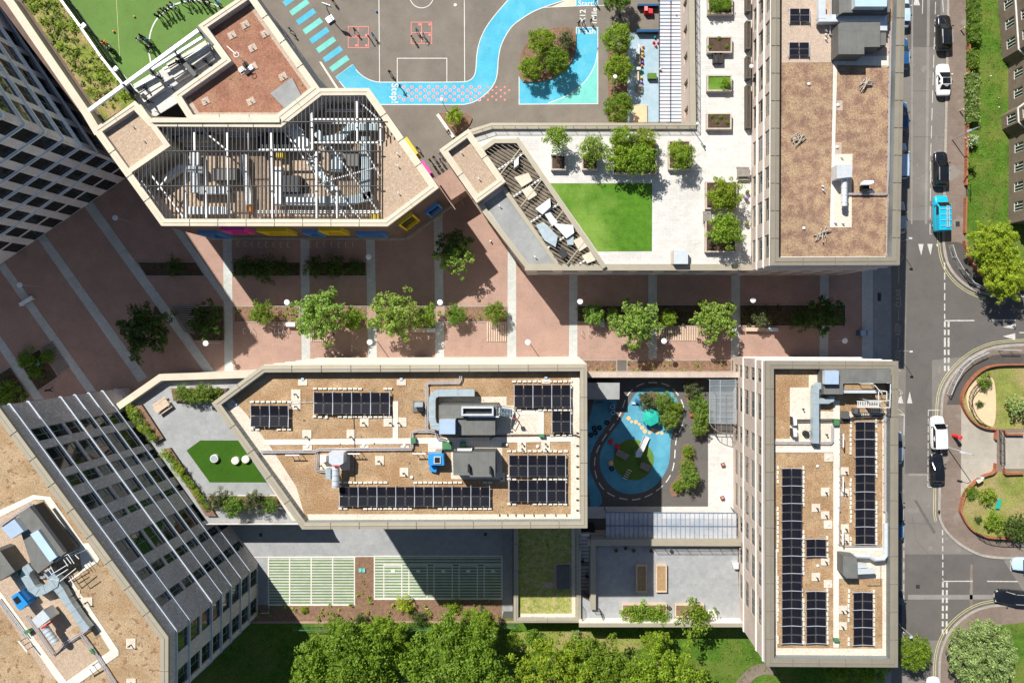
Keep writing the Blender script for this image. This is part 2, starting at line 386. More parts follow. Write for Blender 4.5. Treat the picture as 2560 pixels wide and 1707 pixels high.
def parapet(root, poly, ztop, wd, zin, mc, mi=None, lip=.35, edges=None, zlow=None):
    """coping ring (flat top with a raised seam) with an inner face down to the roof deck"""
    mi = mi or mc; out = offset(poly, -.07); inn = offset(poly, wd); mid = offset(poly, wd*.42); mid2 = offset(poly, wd*.5)
    mb = MB(); n = len(poly)
    for i in range(n):
        if edges and i not in edges: continue
        j = (i+1) % n; q = lambda P, z: [(P[i].x,P[i].y,z),(P[j].x,P[j].y,z)]
        a, b = q(out, ztop-lip); c, d = q(out, ztop); mb.face([a,b,d,c], mc)
        e, f_ = q(mid, ztop+.02); mb.face([c,d,f_,e], mc)
        g1, g2 = q(mid, ztop+.07); h1, h2 = q(mid2, ztop+.07); k1, k2 = q(mid2, ztop+.02)
        mb.face([e,f_,g2,g1], mc); mb.face([g1,g2,h2,h1], mc); mb.face([h1,h2,k2,k1], mc)
        l1, l2 = q(inn, ztop); mb.face([k1,k2,l2,l1], mc)
        m1, m2 = q(inn, zin); mb.face([l1,l2,m2,m1], mi)
        A_, B_ = Vector(c[:2]), Vector(d[:2]); C_, D_ = Vector(l1[:2]), Vector(l2[:2]); k = int((B_-A_).length/3.0)
        for s_ in range(1, k):
            u_ = (B_-A_).normalized(); p_ = A_+(B_-A_)*(s_/k); q_ = C_-A_; q_ = p_+q_-u_*q_.dot(u_); mb.beam((p_.x,p_.y,ztop+.025), (q_.x,q_.y,ztop+.025), .03, .1, 'joint')
    return mb.build('parapet', root)
def wall(root, a, b, c, z0, z1, m, cols=(), rows=(), depth=.28, mf='frame_green', mg='glass_dark', mull=2, courses=(), mc='course_white', name='wall', cw=.14, inside=None, ch=.16):
    """one face of a building between ground points a and b; c lies inside; cols (metres along) x rows (heights) are real openings"""
    a = Vector((a[0], a[1])); b = Vector((b[0], b[1])); d = (b-a); L = d.length; d /= L
    nrm = Vector((d.y, -d.x))
    if nrm.dot(Vector((c[0], c[1]))-a) > 0: nrm = -nrm
    flip = nrm.dot(Vector((d.y, -d.x))) < 0
    mb = MB()
    def P(s, z, o=0.0): q = a + d*s + nrm*o; return (q.x, q.y, z)
    def F4(p, m_): mb.face(p if not flip else p[::-1], m_)
    cols = sorted([(max(.05, s0), min(L-.05, s1)) for s0, s1 in cols if s1 > .2 and s0 < L-.2]); z = z0
    for (r0, r1) in sorted(rows):
        if r0 > z: F4([P(0,z),P(L,z),P(L,r0),P(0,r0)], m)
        s = 0
        for (s0, s1) in cols:
            F4([P(s,r0),P(s0,r0),P(s0,r1),P(s,r1)], m)
            F4([P(s0,r0),P(s1,r0),P(s1,r0,-depth),P(s0,r0,-depth)], m); F4([P(s0,r1,-depth),P(s1,r1,-depth),P(s1,r1),P(s0,r1)], m)
            F4([P(s0,r0),P(s0,r0,-depth),P(s0,r1,-depth),P(s0,r1)], m); F4([P(s1,r0,-depth),P(s1,r0),P(s1,r1),P(s1,r1,-depth)], m)
            wb = MB(); t = .07; o = -depth+.02
            def fb(x0, x1, y0, y1):
                for q in ([P(x0,y0,o+.05),P(x1,y0,o+.05),P(x1,y1,o+.05),P(x0,y1,o+.05)],[P(x0,y0,o),P(x1,y0,o),P(x1,y0,o+.05),P(x0,y0,o+.05)],[P(x0,y1,o+.05),P(x1,y1,o+.05),P(x1,y1,o),P(x0,y1,o)],
                          [P(x0,y0,o),P(x0,y0,o+.05),P(x0,y1,o+.05),P(x0,y1,o)],[P(x1,y0,o+.05),P(x1,y0,o),P(x1,y1,o),P(x1,y1,o+.05)]):
                    wb.face(q if not flip else q[::-1], mf)
            fb(s0,s1,r0,r0+t); fb(s0,s1,r1-t,r1); fb(s0,s0+t,r0+t,r1-t); fb(s1-t,s1,r0+t,r1-t)
            for k in range(1, mull): x = s0+(s1-s0)*k/mull; fb(x-t/2,x+t/2,r0+t,r1-t)
            if mull > 1: fb(s0+t, s0+(s1-s0)/mull-t/2, r0+(r1-r0)*.35-t/2, r0+(r1-r0)*.35+t/2)
            wo = wb.build('window', root)
            pb = MB(); q = [P(s0+t,r0+t,o+.015),P(s1-t,r0+t,o+.015),P(s1-t,r1-t,o+.015),P(s0+t,r1-t,o+.015)]
            pb.face(q if not flip else q[::-1], 'blind' if mg == 'glass_green' and random.random() < .12 else 'glass_dark' if random.random() < .3 else mg); pb.build('pane', wo)
            s = s1
        F4([P(s,r0),P(L,r0),P(L,r1),P(s,r1)], m); z = r1
    if z < z1: F4([P(0,z),P(L,z),P(L,z1),P(0,z1)], m)
    w = mb.build(name, root)
    if courses:
        for cz in courses: cb = MB(); cb.beam((*(a-d*.05+nrm*cw/2), cz), (*(b+d*.05+nrm*cw/2), cz), cw, ch, mc); cb.build('string_course', root)
    return w
def bays(L, per, wd, start=None):
    n = max(1, int(L/per)); st = (L-n*per)/2 if start is None else start
    return [(st+i*per+(per-wd)/2, st+i*per+(per+wd)/2) for i in range(n)]
def body(root, poly, z0, z1, m, skip=(), name='wall'):
    mb = MB(); n = len(poly); c = sum((Vector((p[0],p[1])) for p in poly), Vector((0,0)))/n
    sg = sum(poly[i][0]*poly[(i+1)%n][1]-poly[(i+1)%n][0]*poly[i][1] for i in range(n)) > 0
    for i in range(n):
        if i in skip: continue
        a, b = poly[i], poly[(i+1)%n]; q = [(a[0],a[1],z0),(b[0],b[1],z0),(b[0],b[1],z1),(a[0],a[1],z1)]
        mb.face(q if sg else q[::-1], m)
    return mb.build(name, root) if mb.f else None
def flat(root, name, pts, z, m, th=None):
    """a flat finish on a roof, part of its building"""
    mb = MB(); P = W(pts, z)
    if th: mb.prism(P, z-th, z, m)
    else:
        n = len(P)
        if sum(P[i].x*P[(i+1)%n].y-P[(i+1)%n].x*P[i].y for i in range(n)) < 0: P.reverse()
        mb.face([(p.x,p.y,z) for p in P], m)
    return mb.build(name, root)
def rect(c, r, x0, y0, x1, y1): return [g(c,r,x0,y0), g(c,r,x1,y0), g(c,r,x1,y1), g(c,r,x0,y1)]
def text(s, p, z, size, rot, m, sx=1.0, name='painted_word', bold=.0):
    cu = bpy.data.curves.new(name, 'FONT'); cu.body = s; cu.size = size; cu.align_x = 'CENTER'; cu.align_y = 'CENTER'; cu.offset = bold
    o = bpy.data.objects.new(name, cu); me = bpy.data.meshes.new_from_object(o); bpy.data.objects.remove(o)
    me.transform(Matrix.Rotation(rot, 4, 'Z') @ Matrix.Diagonal((sx, 1, 1, 1))); me.materials.clear(); me.materials.append(MATS[m])
    ob = bpy.data.objects.new(name, me); COL.objects.link(ob); q = w2(p, z); ob.location = (q.x, q.y, z); ob['kind'] = 'structure'; return ob
# ================= GROUND =================
mb = MB(); mb.box((0,0,-.5), (420,380,.5), 'ground'); o = mb.build('ground'); o['kind'] = 'structure'
sheet('plaza_paving', N('-200,300 2157,300 2157,1000 -200,1100'), .004, 'plaza_brick')
sheet('school_yard', N('520,-120 1760,-120 1760,380 1180,420 1130,470 1000,400 800,200'), .012, 'asphalt_yard')
sheet('courtyard_ground', N('1440,900 1845,900 1845,1290 1440,1290'), .008, 'asphalt_new')
sheet('garden_paving', N('540,1300 1265,1300 1265,1500 1255,1545 620,1560 540,1560'), .008, 'garden_paving')
sheet('road', N('2226,-120 2700,-120 2700,1860 2226,1860'), .004, 'asphalt')
for i, s in enumerate(['2268,-5 2352,-5 2350,118 2266,118','2268,551 2352,551 2700,700 2700,860 2330,900 2330,1183 2262,1183','2262,1385 2500,1385 2560,1480 2500,1600 2262,1600']):
    sheet('road_patch', N(s), .008, 'asphalt_new')
for s, m in (('2425,1410 2431,1410 2432,1520 2424,1520','pavement'),('2270,1486 2560,1486 2560,1497 2270,1498','asphalt_light'),('2279,0 2283,0 2281,560 2277,560','asphalt_light'),('2318,-10 2325,-10 2318,560 2312,560','asphalt_light'),('2271,1183 2330,1183 2330,1189 2271,1189','asphalt_light'),('2285,1250 2292,1250 2340,1330 2333,1334','asphalt_new'),('2270,1632 2330,1632 2330,1700 2270,1700','asphalt_new')): sheet('road_patch', N(s), .012, m)
mb = MB()
for s in ('2284,116 2330,118','2284,227 2322,228','2284,342 2356,344','2270,1306 2340,1310','2266,1588 2345,1590','2300,515 2318,516','2330,1395 2290,1350 2280,1290'): line_mb(mb, W(N(s)), .05, .016, 'asphalt_new')
o = mb.build('road_crack'); o['kind'] = 'structure'
# --- stone bands laid across the plaza
def quad_(a, b, c_, d): return [a, b, c_, d]
for q in [quad_(g(0,1,2045,560),g(0,1,2125,560),g(0,2,2142,275),g(0,2,2062,275)),
          quad_(g(1,1,407,560),g(1,1,487,560),g(1,2,498,175),g(1,2,420,175)), quad_(g(1,1,1009,560),g(1,1,1089,560),g(1,2,1110,170),g(1,2,1030,170)),
          quad_(g(1,1,1632,330),g(1,1,1712,330),g(1,2,1727,170),g(1,2,1648,170)), quad_(g(1,1,2312,700),g(2,1,38,700),g(2,2,38,160),g(1,2,2306,160)),
          quad_(g(2,1,526,930),g(2,1,601,930),g(2,2,600,158),g(2,2,523,158)), quad_(g(2,1,1252,930),g(2,1,1332,930),g(2,2,1330,158),g(2,2,1252,158)),
          quad_(g(2,1,2012,930),g(2,1,2093,930),g(2,2,2088,158),g(2,2,2010,158)), quad_(g(3,1,479,930),g(3,1,559,930),g(3,2,552,170),g(3,2,472,170)),
          quad_(g(0,1,760,310),g(0,1,838,270),g(0,2,1975,280),g(0,2,1876,280)), quad_(g(0,1,330,605),g(0,1,400,570),g(0,2,1352,325),g(0,2,1275,375)),
          quad_(g(0,1,-20,880),g(0,1,40,840),g(0,2,890,460),g(0,2,792,455)), quad_(g(0,2,-130,-110),g(0,2,-40,-110),g(0,2,405,525),g(0,2,312,535)),
          quad_(g(0,1,1560,500),g(0,1,1640,500),g(0,1,2160,1258),g(0,1,2060,1210))]:
    _z = globals().get('_z', .008)+.002; sheet('paving_band', q, _z, 'strip_stone')
sheet('pavement', N('2155,640 2182,640 2182,905 2155,905'), .014, 'strip_stone')
sheet('pavement', N('2182,-100 2228,-100 2228,1860 2182,1860'), .016, 'grey_paving')
# --- planting beds cut into the plaza, with a pale kerb
BEDS = []
def bed(c, r, s, m='soil', k='kerb_stone'):
    p = G(c, r, s); P = W(p); mb = MB(); mb.prism(offset(P, .06), 0, .05, m); o = mb.build('planting_bed'); o['kind'] = 'structure'
    mb = MB(); line_mb(mb, P, .12, .075, k, closed=True); o = mb.build('bed_kerb'); o['kind'] = 'structure'; return P
bed(0,1,'1262,838 1800,838 1882,967 1344,967'); bed(0,1,'2140,838 2758,838 2758,967 2140,967'); bed(1,1,'490,838 1012,838 1012,967 490,967')
bed(0,1,'1560,1240 2058,1240 2062,1560 1780,1560'); bed(0,1,'1410,1240 1440,1240 1500,1330 1410,1330')
bed(1,1,'-200,1243 400,1243 400,1388 -200,1388', 'bark_mulch'); bed(1,1,'500,1243 1027,1243 1027,1440 500,1440','bark_mulch'); bed(1,1,'1106,1243 1642,1243 1642,1440 1106,1440','bark_mulch')
bed(1,1,'1727,1243 2308,1243 2308,1388 1727,1388','bark_mulch'); bed(2,1,'600,1236 1250,1236 1250,1385 600,1385'); bed(2,1,'1335,1230 2010,1230 2010,1425 1335,1425')
bed(2,1,'2092,1230 3060,1230 3060,1425 2092,1425'); bed(0,2,'180,185 365,65 540,320 350,450'); bed(0,2,'-60,330 100,228 278,505 210,560 -60,590')
bed(2,2,'600,170 962,170 962,285 600,285','bark_mulch'); bed(2,2,'1056,170 2012,170 2012,285 1056,285','bark_mulch')
# --- street, side roads and pavements
def raised(name, kerb, rest, m, z=.12):
    k = smoothed([Vector(p) for p in kerb], 2); P = W(k + [Vector(p) for p in rest]); mb = MB(); mb.prism(P, 0, z, m); o = mb.build(name); o['kind'] = 'structure'
    kk = W(k); mb = MB(); L = offset_line(kk, .17); mb2 = MB(); line_mb(mb, L, .34, z+.006, 'kerb_stone'); o = mb.build('kerb'); o['kind'] = 'structure'; return kk
def offset_line(P, d):
    out = []
    for i, p in enumerate(P):
        a = P[max(0, i-1)]; b = P[min(len(P)-1, i+1)]; t = (b-a).normalized(); out.append(p + Vector((t.y, -t.x))*(-d))
    return out
k1 = G(3,0,'1640,-300 1632,400 1618,1100 1608,1568') + G(3,1,'1604,200 1592,560 1600,740 1640,880 1720,990 1830,1080 1960,1135 2080,1155 2350,1165 2900,1165')
K1 = raised('pavement', k1, [g(3,1,2900,700), g(3,0,2900,-300)], 'pavement')
k2 = G(3,2,'2900,8 2350,15 2200,22 2060,40 1940,85 1830,150 1730,240 1650,340 1600,440 1580,540 1575,700 1572,1100 1560,1300 1555,1568') + G(3,3,'1556,0 1565,80 1620,180 1720,280 1830,350 1950,405 2080,425 2225,430 2900,432')
K2 = raised('pavement', k2, [], 'pavement')
k3 = G(3,3,'2900,833 2350,833 2080,838 1950,865 1850,910 1740,990 1650,1090 1590,1210 1562,1330 1556,1450 1556,2000')
K3 = raised('pavement', k3, [g(3,3,2900,2000)], 'pavement')
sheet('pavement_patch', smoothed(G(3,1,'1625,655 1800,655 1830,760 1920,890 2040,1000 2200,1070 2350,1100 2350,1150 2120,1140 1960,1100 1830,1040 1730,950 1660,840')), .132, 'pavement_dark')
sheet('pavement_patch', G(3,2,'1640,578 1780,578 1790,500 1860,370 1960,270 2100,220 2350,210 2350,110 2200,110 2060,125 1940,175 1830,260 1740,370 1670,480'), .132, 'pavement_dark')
sheet('garden_path', G(3,2,'1775,600 1860,700 1940,770 2100,830 2100,1200 1960,1235 1850,1330 1790,1420 1770,1420'), .132, 'concrete_beige')
sheet('garden_path', G(3,2,'2150,835 2900,835 2900,1165 2150,1165'), .134, 'concrete_beige')
sheet('lawn', G(3,0,'1870,-300 2900,-300 2900,1568 1835,1568 1860,0'), .14, 'lawn')
sheet('lawn', smoothed(G(3,1,'1836,0 2900,0 2900,1110 2350,1110 2180,1080 2050,1000 1930,890 1850,760 1825,640 1828,400')), .145, 'lawn')
L1 = G(3,2,'2900,212 2350,212 2100,216 1980,254 1885,344 1818,440 1792,520 1806,600 1856,690 1934,760 2012,793 2100,800 2900,800')
sheet('lawn', L1, .14, 'lawn_dry'); sheet('sand_patch', smoothed(G(3,2,'1900,320 2000,330 2090,330 2095,780 2010,770 1930,730 1850,640 1815,530 1840,420'), 2, True), .146, 'sand')
L2 = G(3,2,'2900,1190 2118,1190 1990,1235 1890,1310 1818,1400 1788,1520 1782,1568') + G(3,3,'1790,20 1836,110 1905,180 1990,222 2100,236 2900,240')
sheet('lawn', L2, .14, 'lawn_dry')
L3 = G(3,3,'1790,1900 1800,1300 1900,1120 2100,1040 2350,1010 2900,1010 2900,1900'); sheet('lawn', L3, .14, 'lawn')
sheet('lawn', N('-300,1545 2190,1545 2190,2000 -300,2000'), .010, 'lawn')
sheet('lawn_dry_patch', smoothed(G(2,3,'-60,1090 700,1085 760,1140 1300,1165 1280,1240 900,1300 400,1250 -60,1300'), 2, True), .016, 'lawn_dry')
sheet('park_path', smoothed(G(2,3,'1980,1700 2050,1560 2140,1460 2220,1400 2320,1385 2420,1400 2420,1500 2330,1480 2240,1510 2180,1570 2140,1700'), 2, True), .022, 'pavement')
sheet('planting_bed', G(1,3,'-40,850 912,850 912,410 1080,410 1080,800 2258,800 2258,1000 -40,1000'), .016, 'bark_mulch')
sheet('path', G(1,3,'-40,1000 2400,995 2400,1012 -40,1020'), .022, 'plaza_brick')
sheet('path', G(1,3,'2258,140 2356,140 2356,908 2258,908'), .02, 'grey_paving')
# grass-joint parking panels: pale strips with grass growing between them
def grid_panel(c, r, x0, y0, x1, y1, vs, rows, inner=None):
    A = g(c,r,x0,y0); B = g(c,r,x1,y1); a = w2(A); b = w2(B); mb = MB()
    mb.face([(a.x,b.y,.02),(b.x,b.y,.02),(b.x,a.y,.02),(a.x,a.y,.02)], 'play_green')
    h = (a.y-b.y)/rows
    for i in range(rows): y = a.y-h*(i+.68); mb.box(((a.x+b.x)/2, y, .02), (b.x-a.x, h*.56, .012), 'strip_stone')
    for x in vs: q = w2(g(c,r,x,y0)).x; mb.box((q, (a.y+b.y)/2, .02), (.16, a.y-b.y, .03), 'block_pale')
    for y in (a.y, b.y): mb.box(((a.x+b.x)/2, y, .02), (b.x-a.x+.16, .16, .028), 'block_pale')
    for (p, q, s_, t) in inner or []:
        P = [w2(g(c,r,p,q)), w2(g(c,r,s_,q)), w2(g(c,r,s_,t)), w2(g(c,r,p,t))]; line_mb(mb, P, .13, .06, 'block_pale', closed=True)
        m_ = w2(g(c,r,(p+s_)/2, q+58)); mb.box((m_.x, m_.y, .02), (.5,.45,.04), 'block_pale')
    o = mb.build('grass_paving'); o['kind'] = 'structure'
grid_panel(1,3,115,412,908,850,[115,310,508,705,905],17)
grid_panel(1,3,1088,402,2258,795,[1088,2258],15,[(1175,482,1340,790),(1405,482,1572,790),(1635,482,1802,790),(1865,482,2032,790),(2095,482,2256,790)])
mb = MB(); line_mb(mb, W(G(1,3,'-30,410 1088,404')), .1, .03, 'block_pale'); line_mb(mb, W(G(1,3,'28,925 120,925 115,412')), .1, .03, 'block_pale'); o = mb.build('paving_edge'); o['kind'] = 'structure'
# --- yard markings
def marks(name, m, items, z=.022):
    mb = MB()
    for pts, wd, cl in items: line_mb(mb, W(pts), wd, z, m, closed=cl)
    o = mb.build(name); o['kind'] = 'structure'; return o
inner = smoothed(G(1,0,'888,595 925,655 1000,718 1080,750 1140,757'), 2) + smoothed(G(1,0,'1180,757 1890,757 1960,745 2003,705 2020,640 2024,520 2045,400 2090,290 2160,180 2320,-5'), 2)
outer = smoothed(G(2,0,'560,-5 480,5 290,70 190,110 80,180 0,240') + G(1,0,'2290,330 2240,440 2222,560 2220,640 2205,740 2150,830 2060,905 1990,945 1910,962'), 2) + smoothed(G(1,0,'1880,962 1140,962 960,880 815,810 735,708'), 0)
track = inner + [Vector(g(2,0,200,-120)), Vector(g(2,0,640,-120))] + outer
sheet('running_track', track, .018, 'blue_track')
marks('track_edge_line', 'white_paint', [(inner, .11, False), (outer + [Vector(g(1,0,888,595))], .11, False)])
sheet('track_finish_area', G(2,0,'590,255 788,255 788,955 65,960 65,700 300,640 588,400'), .016, 'blue_track')
arc = smoothed(G(2,0,'788,440 770,590 700,720 600,820 480,895 330,950'), 2)
sheet('track_corner', arc + [Vector(g(2,0,788,955))], .020, 'teal_track')
marks('track_edge_line', 'white_paint', [(G(2,0,'65,700 65,960 788,955 788,255 590,255 588,420'), .1, False), (arc, .1, False)], .026)
sheet('track_start_box', G(2,0,'588,-60 788,-60 788,58 588,60'), .016, 'blue_track')
sheet('track_hatching', G(2,0,'360,66 480,15 588,-30 588,60'), .02, 'coping_cream')
marks('track_edge_line', 'white_paint', [(G(2,0,'290,72 588,60 880,52'), .08, False), (G(2,0,'588,60 588,-60'), .08, False), (G(2,0,'878,60 878,-60'), .05, False), (G(2,0,'788,60 788,-60'), .05, False)], .026)
circ = [g(1,0,1520+108*math.cos(t*math.pi/24), -32+108*math.sin(t*math.pi/24)) for t in range(48)]
marks('court_line', 'white_paint', [(G(1,0,'1128,-60 1135,757'), .1, False), (G(1,0,'1912,-60 1916,757'), .1, False), (G(1,0,'1297,757 1297,538 1752,538 1752,757'), .1, False), (circ, .1, True)], .02)
marks('court_line', 'coral_paint', [(G(1,0,'847,247 1033,247 1033,440 847,440'), .09, True), (G(1,0,'938,247 938,440'), .09, False), (G(1,0,'847,345 1033,345'), .09, False),
    (G(1,0,'1425,207 1613,207 1613,403 1425,403'), .09, True), (G(1,0,'1520,207 1520,403'), .09, False), (G(1,0,'1425,303 1613,303'), .09, False)]
    + [(G(1,0,'%d,%d %d,%d' % (x-10,y,x+10,y)), .28, False) for x, y in ((922,420),(1013,420),(1013,326),(922,326),(1502,228),(1594,228),(1594,323))], .024)
for i in range(-1, 8):
    cx, cy = 748.5+16.65*i, 19+23.4*i; d = Vector((.811,-.585)); n_ = Vector((.585,.811)); c = Vector((cx, cy))
    sheet('painted_bar', [c-d*26.5-n_*7, c+d*26.5-n_*7, c+d*26.5+n_*7, c-d*26.5+n_*7], .024, 'teal_track' if i % 2 == 0 else 'blue_track')
mb = MB(); mbw = MB()
for row, (y, x0, n_) in enumerate([(802,1355,13),(831,1397,13),(860,1433,12),(890,1319,13),(919,1355,13)]):
    for k in range(n_):
        x = x0+77.4*k; q = w2(g(1,0,x,y)); m_ = 'coral_paint'
        for rr, zz, b_, mm in ((.24,.024,mbw,'coping_cream'),(.15,.028,mb,m_)):
            if rr > .2 and x > 2080: continue
            b_.face([(q.x+rr*math.cos(t*math.pi/4), q.y+rr*math.sin(t*math.pi/4), zz) for t in range(8)], mm if rr<.2 else 'pink_soft')
MATS['pink_soft'] = mat('pink_soft', (.62,.42,.50), .8)
o = mbw.build('painted_dots'); o['kind'] = 'structure'; o = mb.build('painted_dots'); o['kind'] = 'structure'
text('Step!', g(1,0,1273,860), .03, 1.35, -math.pi/2, 'white_paint', 1.0, bold=.012)
text('Start!', g(2,0,685,36), .03, 1.05, 0, 'white_paint', 1.0, bold=.012); text('Finish', g(2,0,688,291), .03, 1.05, 0, 'white_paint', 1.0, bold=.012)
text('1Mile', g(2,0,757,152), .03, 1.05, math.pi/2, 'white_paint', 1.0, bold=.012); text('X12', g(2,0,652,152), .03, 1.1, math.pi/2, 'white_paint', 1.0, bold=.012)
mb = MB(); mb.prism(W(smoothed(G(2,0,'65,757 70,560 100,460 150,375 220,320 300,285 420,258 588,258 588,480 540,590 440,690 330,742 200,760'), 1, True)), 0, .22, 'bark_mulch'); o = mb.build('planting_bed'); o['kind'] = 'structure'
mb = MB(); mb.prism(W(smoothed(N('1091,284 1102,284 1140,286 1166,284 1178,291 1181,299 1172,316 1145,333 1137,336'), 1, True)), 0, .2, 'bark_mulch'); o = mb.build('planting_bed'); o['kind'] = 'structure'
sheet('planting_bed', G(2,0,'880,-60 960,-60 960,48 880,50'), .02, 'bark_mulch'); sheet('planting_bed', G(2,0,'882,440 1090,440 1090,1122 882,1122'), .02, 'bark_mulch')
sheet('nursery_surface', G(2,0,'1060,300 1560,300 1560,1122 1060,1122'), .024, 'play_pale')
sheet('drain_strip', N('798,155 803,155 846,221 840,221'), .018, 'slab')
# --- road markings
def road_line(pts, wd=.12, m='white_road', dash=None, z=.02):
    mb = MB(); line_mb(mb, W(pts), wd, z, m, dash=dash); o = mb.build('road_marking'); o['kind'] = 'structure'
road_line(G(3,0,'1538,20 1488,1568'), .10, dash=(1.7,.7)); road_line(G(3,1,'1494,0 1486,580'), .10, dash=(1.7,.7)); road_line(G(3,1,'1482,580 1502,582'), .1)
road_line(G(3,0,'1422,-60 1416,130'), .1); road_line(G(3,0,'1598,-60 1610,118'), .1)
road_line(G(3,1,'1621,840 1621,1360'), .16, dash=(.95,.45)); road_line(G(3,1,'1618,1376 1895,1374'), .16); road_line(G(3,1,'2028,1372 2275,1370'), .16)
for x in (1623, 1657): road_line(G(3,1,'%d,1385 %d,1568' % (x, x)) + G(3,2,'%d,290' % x), .26, dash=(.72,.36))
road_line(G(3,2,'1470,628 1575,628'), .12); road_line(G(3,2,'1471,628 1467,1332'), .1, dash=(.8,.3)); road_line(G(3,2,'1467,1333 1560,1333'), .1)
road_line(G(3,2,'1215,672 1250,672 1247,860'), .1)
road_line(G(3,3,'1602,160 1604,620'), .16, dash=(.7,.4)); road_line(G(3,3,'1603,632 1880,631'), .14); road_line(G(3,3,'2010,632 2295,634'), .14)
for x in (1605, 1641): road_line(G(3,3,'%d,640 %d,1120' % (x, x-2)), .26, dash=(.7,.36))
road_line(G(3,3,'2225,430 2225,530 2258,532'), .08); road_line(G(3,3,'1465,1568 1465,1524 1555,1524'), .1)
road_line(G(3,3,'1247,250 1245,1110'), .09, dash=(1.0,.5))
for K, a, b in ((K1, 18, 44), (K2, 4, 62), (K3, 2, 40)):
    for off in (.30, .55):
        L_ = offset_line(K, -off); mb = MB(); line_mb(mb, L_[a:b], .08, .022, 'yellow_paint'); o = mb.build('road_marking'); o['kind'] = 'structure'
for s in ['1378,672 1428,672 1407,778','1462,672 1512,672 1492,776','1542,672 1568,672 1554,700']: sheet('road_marking', G(3,1,s), .02, 'white_road')
for s in ['1276,565 1325,565 1301,455','1192,565 1242,565 1216,460']: sheet('road_marking', G(3,2,s), .02, 'white_road')
for s in ['2155,1434 2275,1405 2275,1452','2155,1518 2270,1490 2270,1552','2300,1480 2350,1480 2350,1490 2312,1490']: sheet('road_marking', G(3,1,s), .02, 'white_road')
sheet('road_marking', G(3,0,'1336,52 1396,52 1375,-20 1350,-20'), .02, 'white_road')
road_line(G(3,1,'1200,870 1198,1030'), .14, 'cream_road'); road_line(G(3,1,'1198,1275 1198,1372'), .12, 'cream_road'); road_line(G(3,1,'1196,1532 1194,1568')+G(3,2,'1192,60'), .12, 'cream_road')
text('CLEAR', g(3,1,1200,1168), .02, 1.06, math.pi/2, 'cream_road', .82, bold=.01); text('KEEP', g(3,1,1197,1455), .02, 1.06, math.pi/2, 'cream_road', .70, bold=.01)
text('SCHOOL', g(3,2,1194,178), .02, 1.0, math.pi/2, 'cream_road', .72, bold=.01)
for pts in (G(3,1,'1215,752 1245,795 1215,832'), G(3,1,'1215,632 1245,598'), G(3,2,'1188,425 1236,470 1190,520'), G(3,2,'1188,610 1250,665 1190,665')): road_line(pts, .12, 'cream_road')
for c_, r, s in ((3,3,'1358,665 1394,665 1394,700 1358,700'),(3,0,'1615,1208 1638,1208 1638,1235 1615,1235'),(3,3,'1572,1380 1590,1380 1590,1405 1572,1405'),(3,1,'1722,465 1760,465 1760,512 1722,512'),(1,1,'700,1490 720,1490 720,1510 700,1510'),(3,1,'1005,1120 1038,1120 1038,1195 1005,1195'),(1,3,'30,190 58,190 58,222 30,222'),(1,3,'2092,188 2120,188 2120,215 2092,215'),(2,0,'1000,130 985,130 985,180 1000,180')): sheet('manhole_cover', G(c_,r,s), .14 if c_ == 3 and r < 2 and '17' in s[:2] else .024, 'dark_metal')
# --- nursery courtyard floor
sheet('play_surface', smoothed(G(2,2,'690,520 960,520 960,620 900,720 850,800 780,900 730,1000 712,1100 720,1200 770,1310 820,1400 830,1510 690,1510'), 1, True), .02, 'play_blue')
isl = smoothed(G(2,2,'1130,470 1200,430 1330,415 1450,440 1520,520 1535,640 1480,800 1455,900 1450,1100 1400,1220 1320,1320 1220,1380 1080,1405 960,1370 870,1290 810,1180 800,1060 830,960 900,850 1000,730 1060,600'), 2, True)
sheet('play_surface', isl, .024, 'play_blue')
sheet('play_mound_turf', smoothed(G(2,2,'990,930 1080,890 1180,905 1270,970 1310,1060 1290,1160 1220,1250 1120,1280 1010,1240 940,1170 925,1080 950,990'), 2, True), .03, 'play_green')
sheet('courtyard_path', G(2,2,'1800,850 2050,850 2050,1520 1800,1520'), .02, 'deck_stone')
sheet('courtyard_path', G(2,2,'690,1512 2130,1512 2130,1620 690,1620'), .024, 'deck_stone')
loop = smoothed(G(2,2,'1110,430 1190,385 1300,370 1420,390 1500,450 1560,540 1585,640 1570,760 1510,880 1498,960 1492,1100 1465,1210 1400,1310 1290,1395 1170,1445 1080,1450 960,1430 850,1370 780,1270 752,1140 770,1020 830,900 910,790 985,690 1020,590 1050,500'), 2, True)
mb = MB(); P = W(loop); P.append(P[0]); acc = 0; seg = []
on = True
cur = [P[0]]; rem = 1.15
for a, b in zip(P, P[1:]):
    d = (b-a); L_ = d.length; t = 0
    while L_-t > rem:
        t += rem; q = a+d*(t/L_); cur.append(q)
        if on and len(cur) > 1: line_mb(mb, cur, .14, .032, 'white_paint')
        cur = [q]; on = not on; rem = 1.15 if on else .62
    rem -= L_-t; cur.append(b)
o = mb.build('track_marking'); o['kind'] = 'structure'
mb = MB()
for x, y, r_ in ((1070,702,.30),(1097,733,.2),(1137,736,.28),(1168,757,.2),(1193,787,.28),(1219,820,.3),(1263,834,.22),(1292,811,.3),(1333,828,.3),(1375,838,.22)):
    q = w2(g(2,2,x,y)); mb.face([(q.x+r_*math.cos(t*math.pi/6), q.y+r_*math.sin(t*math.pi/6), .036) for t in range(12)], 'orange_pale')
o = mb.build('painted_dots'); o['kind'] = 'structure'
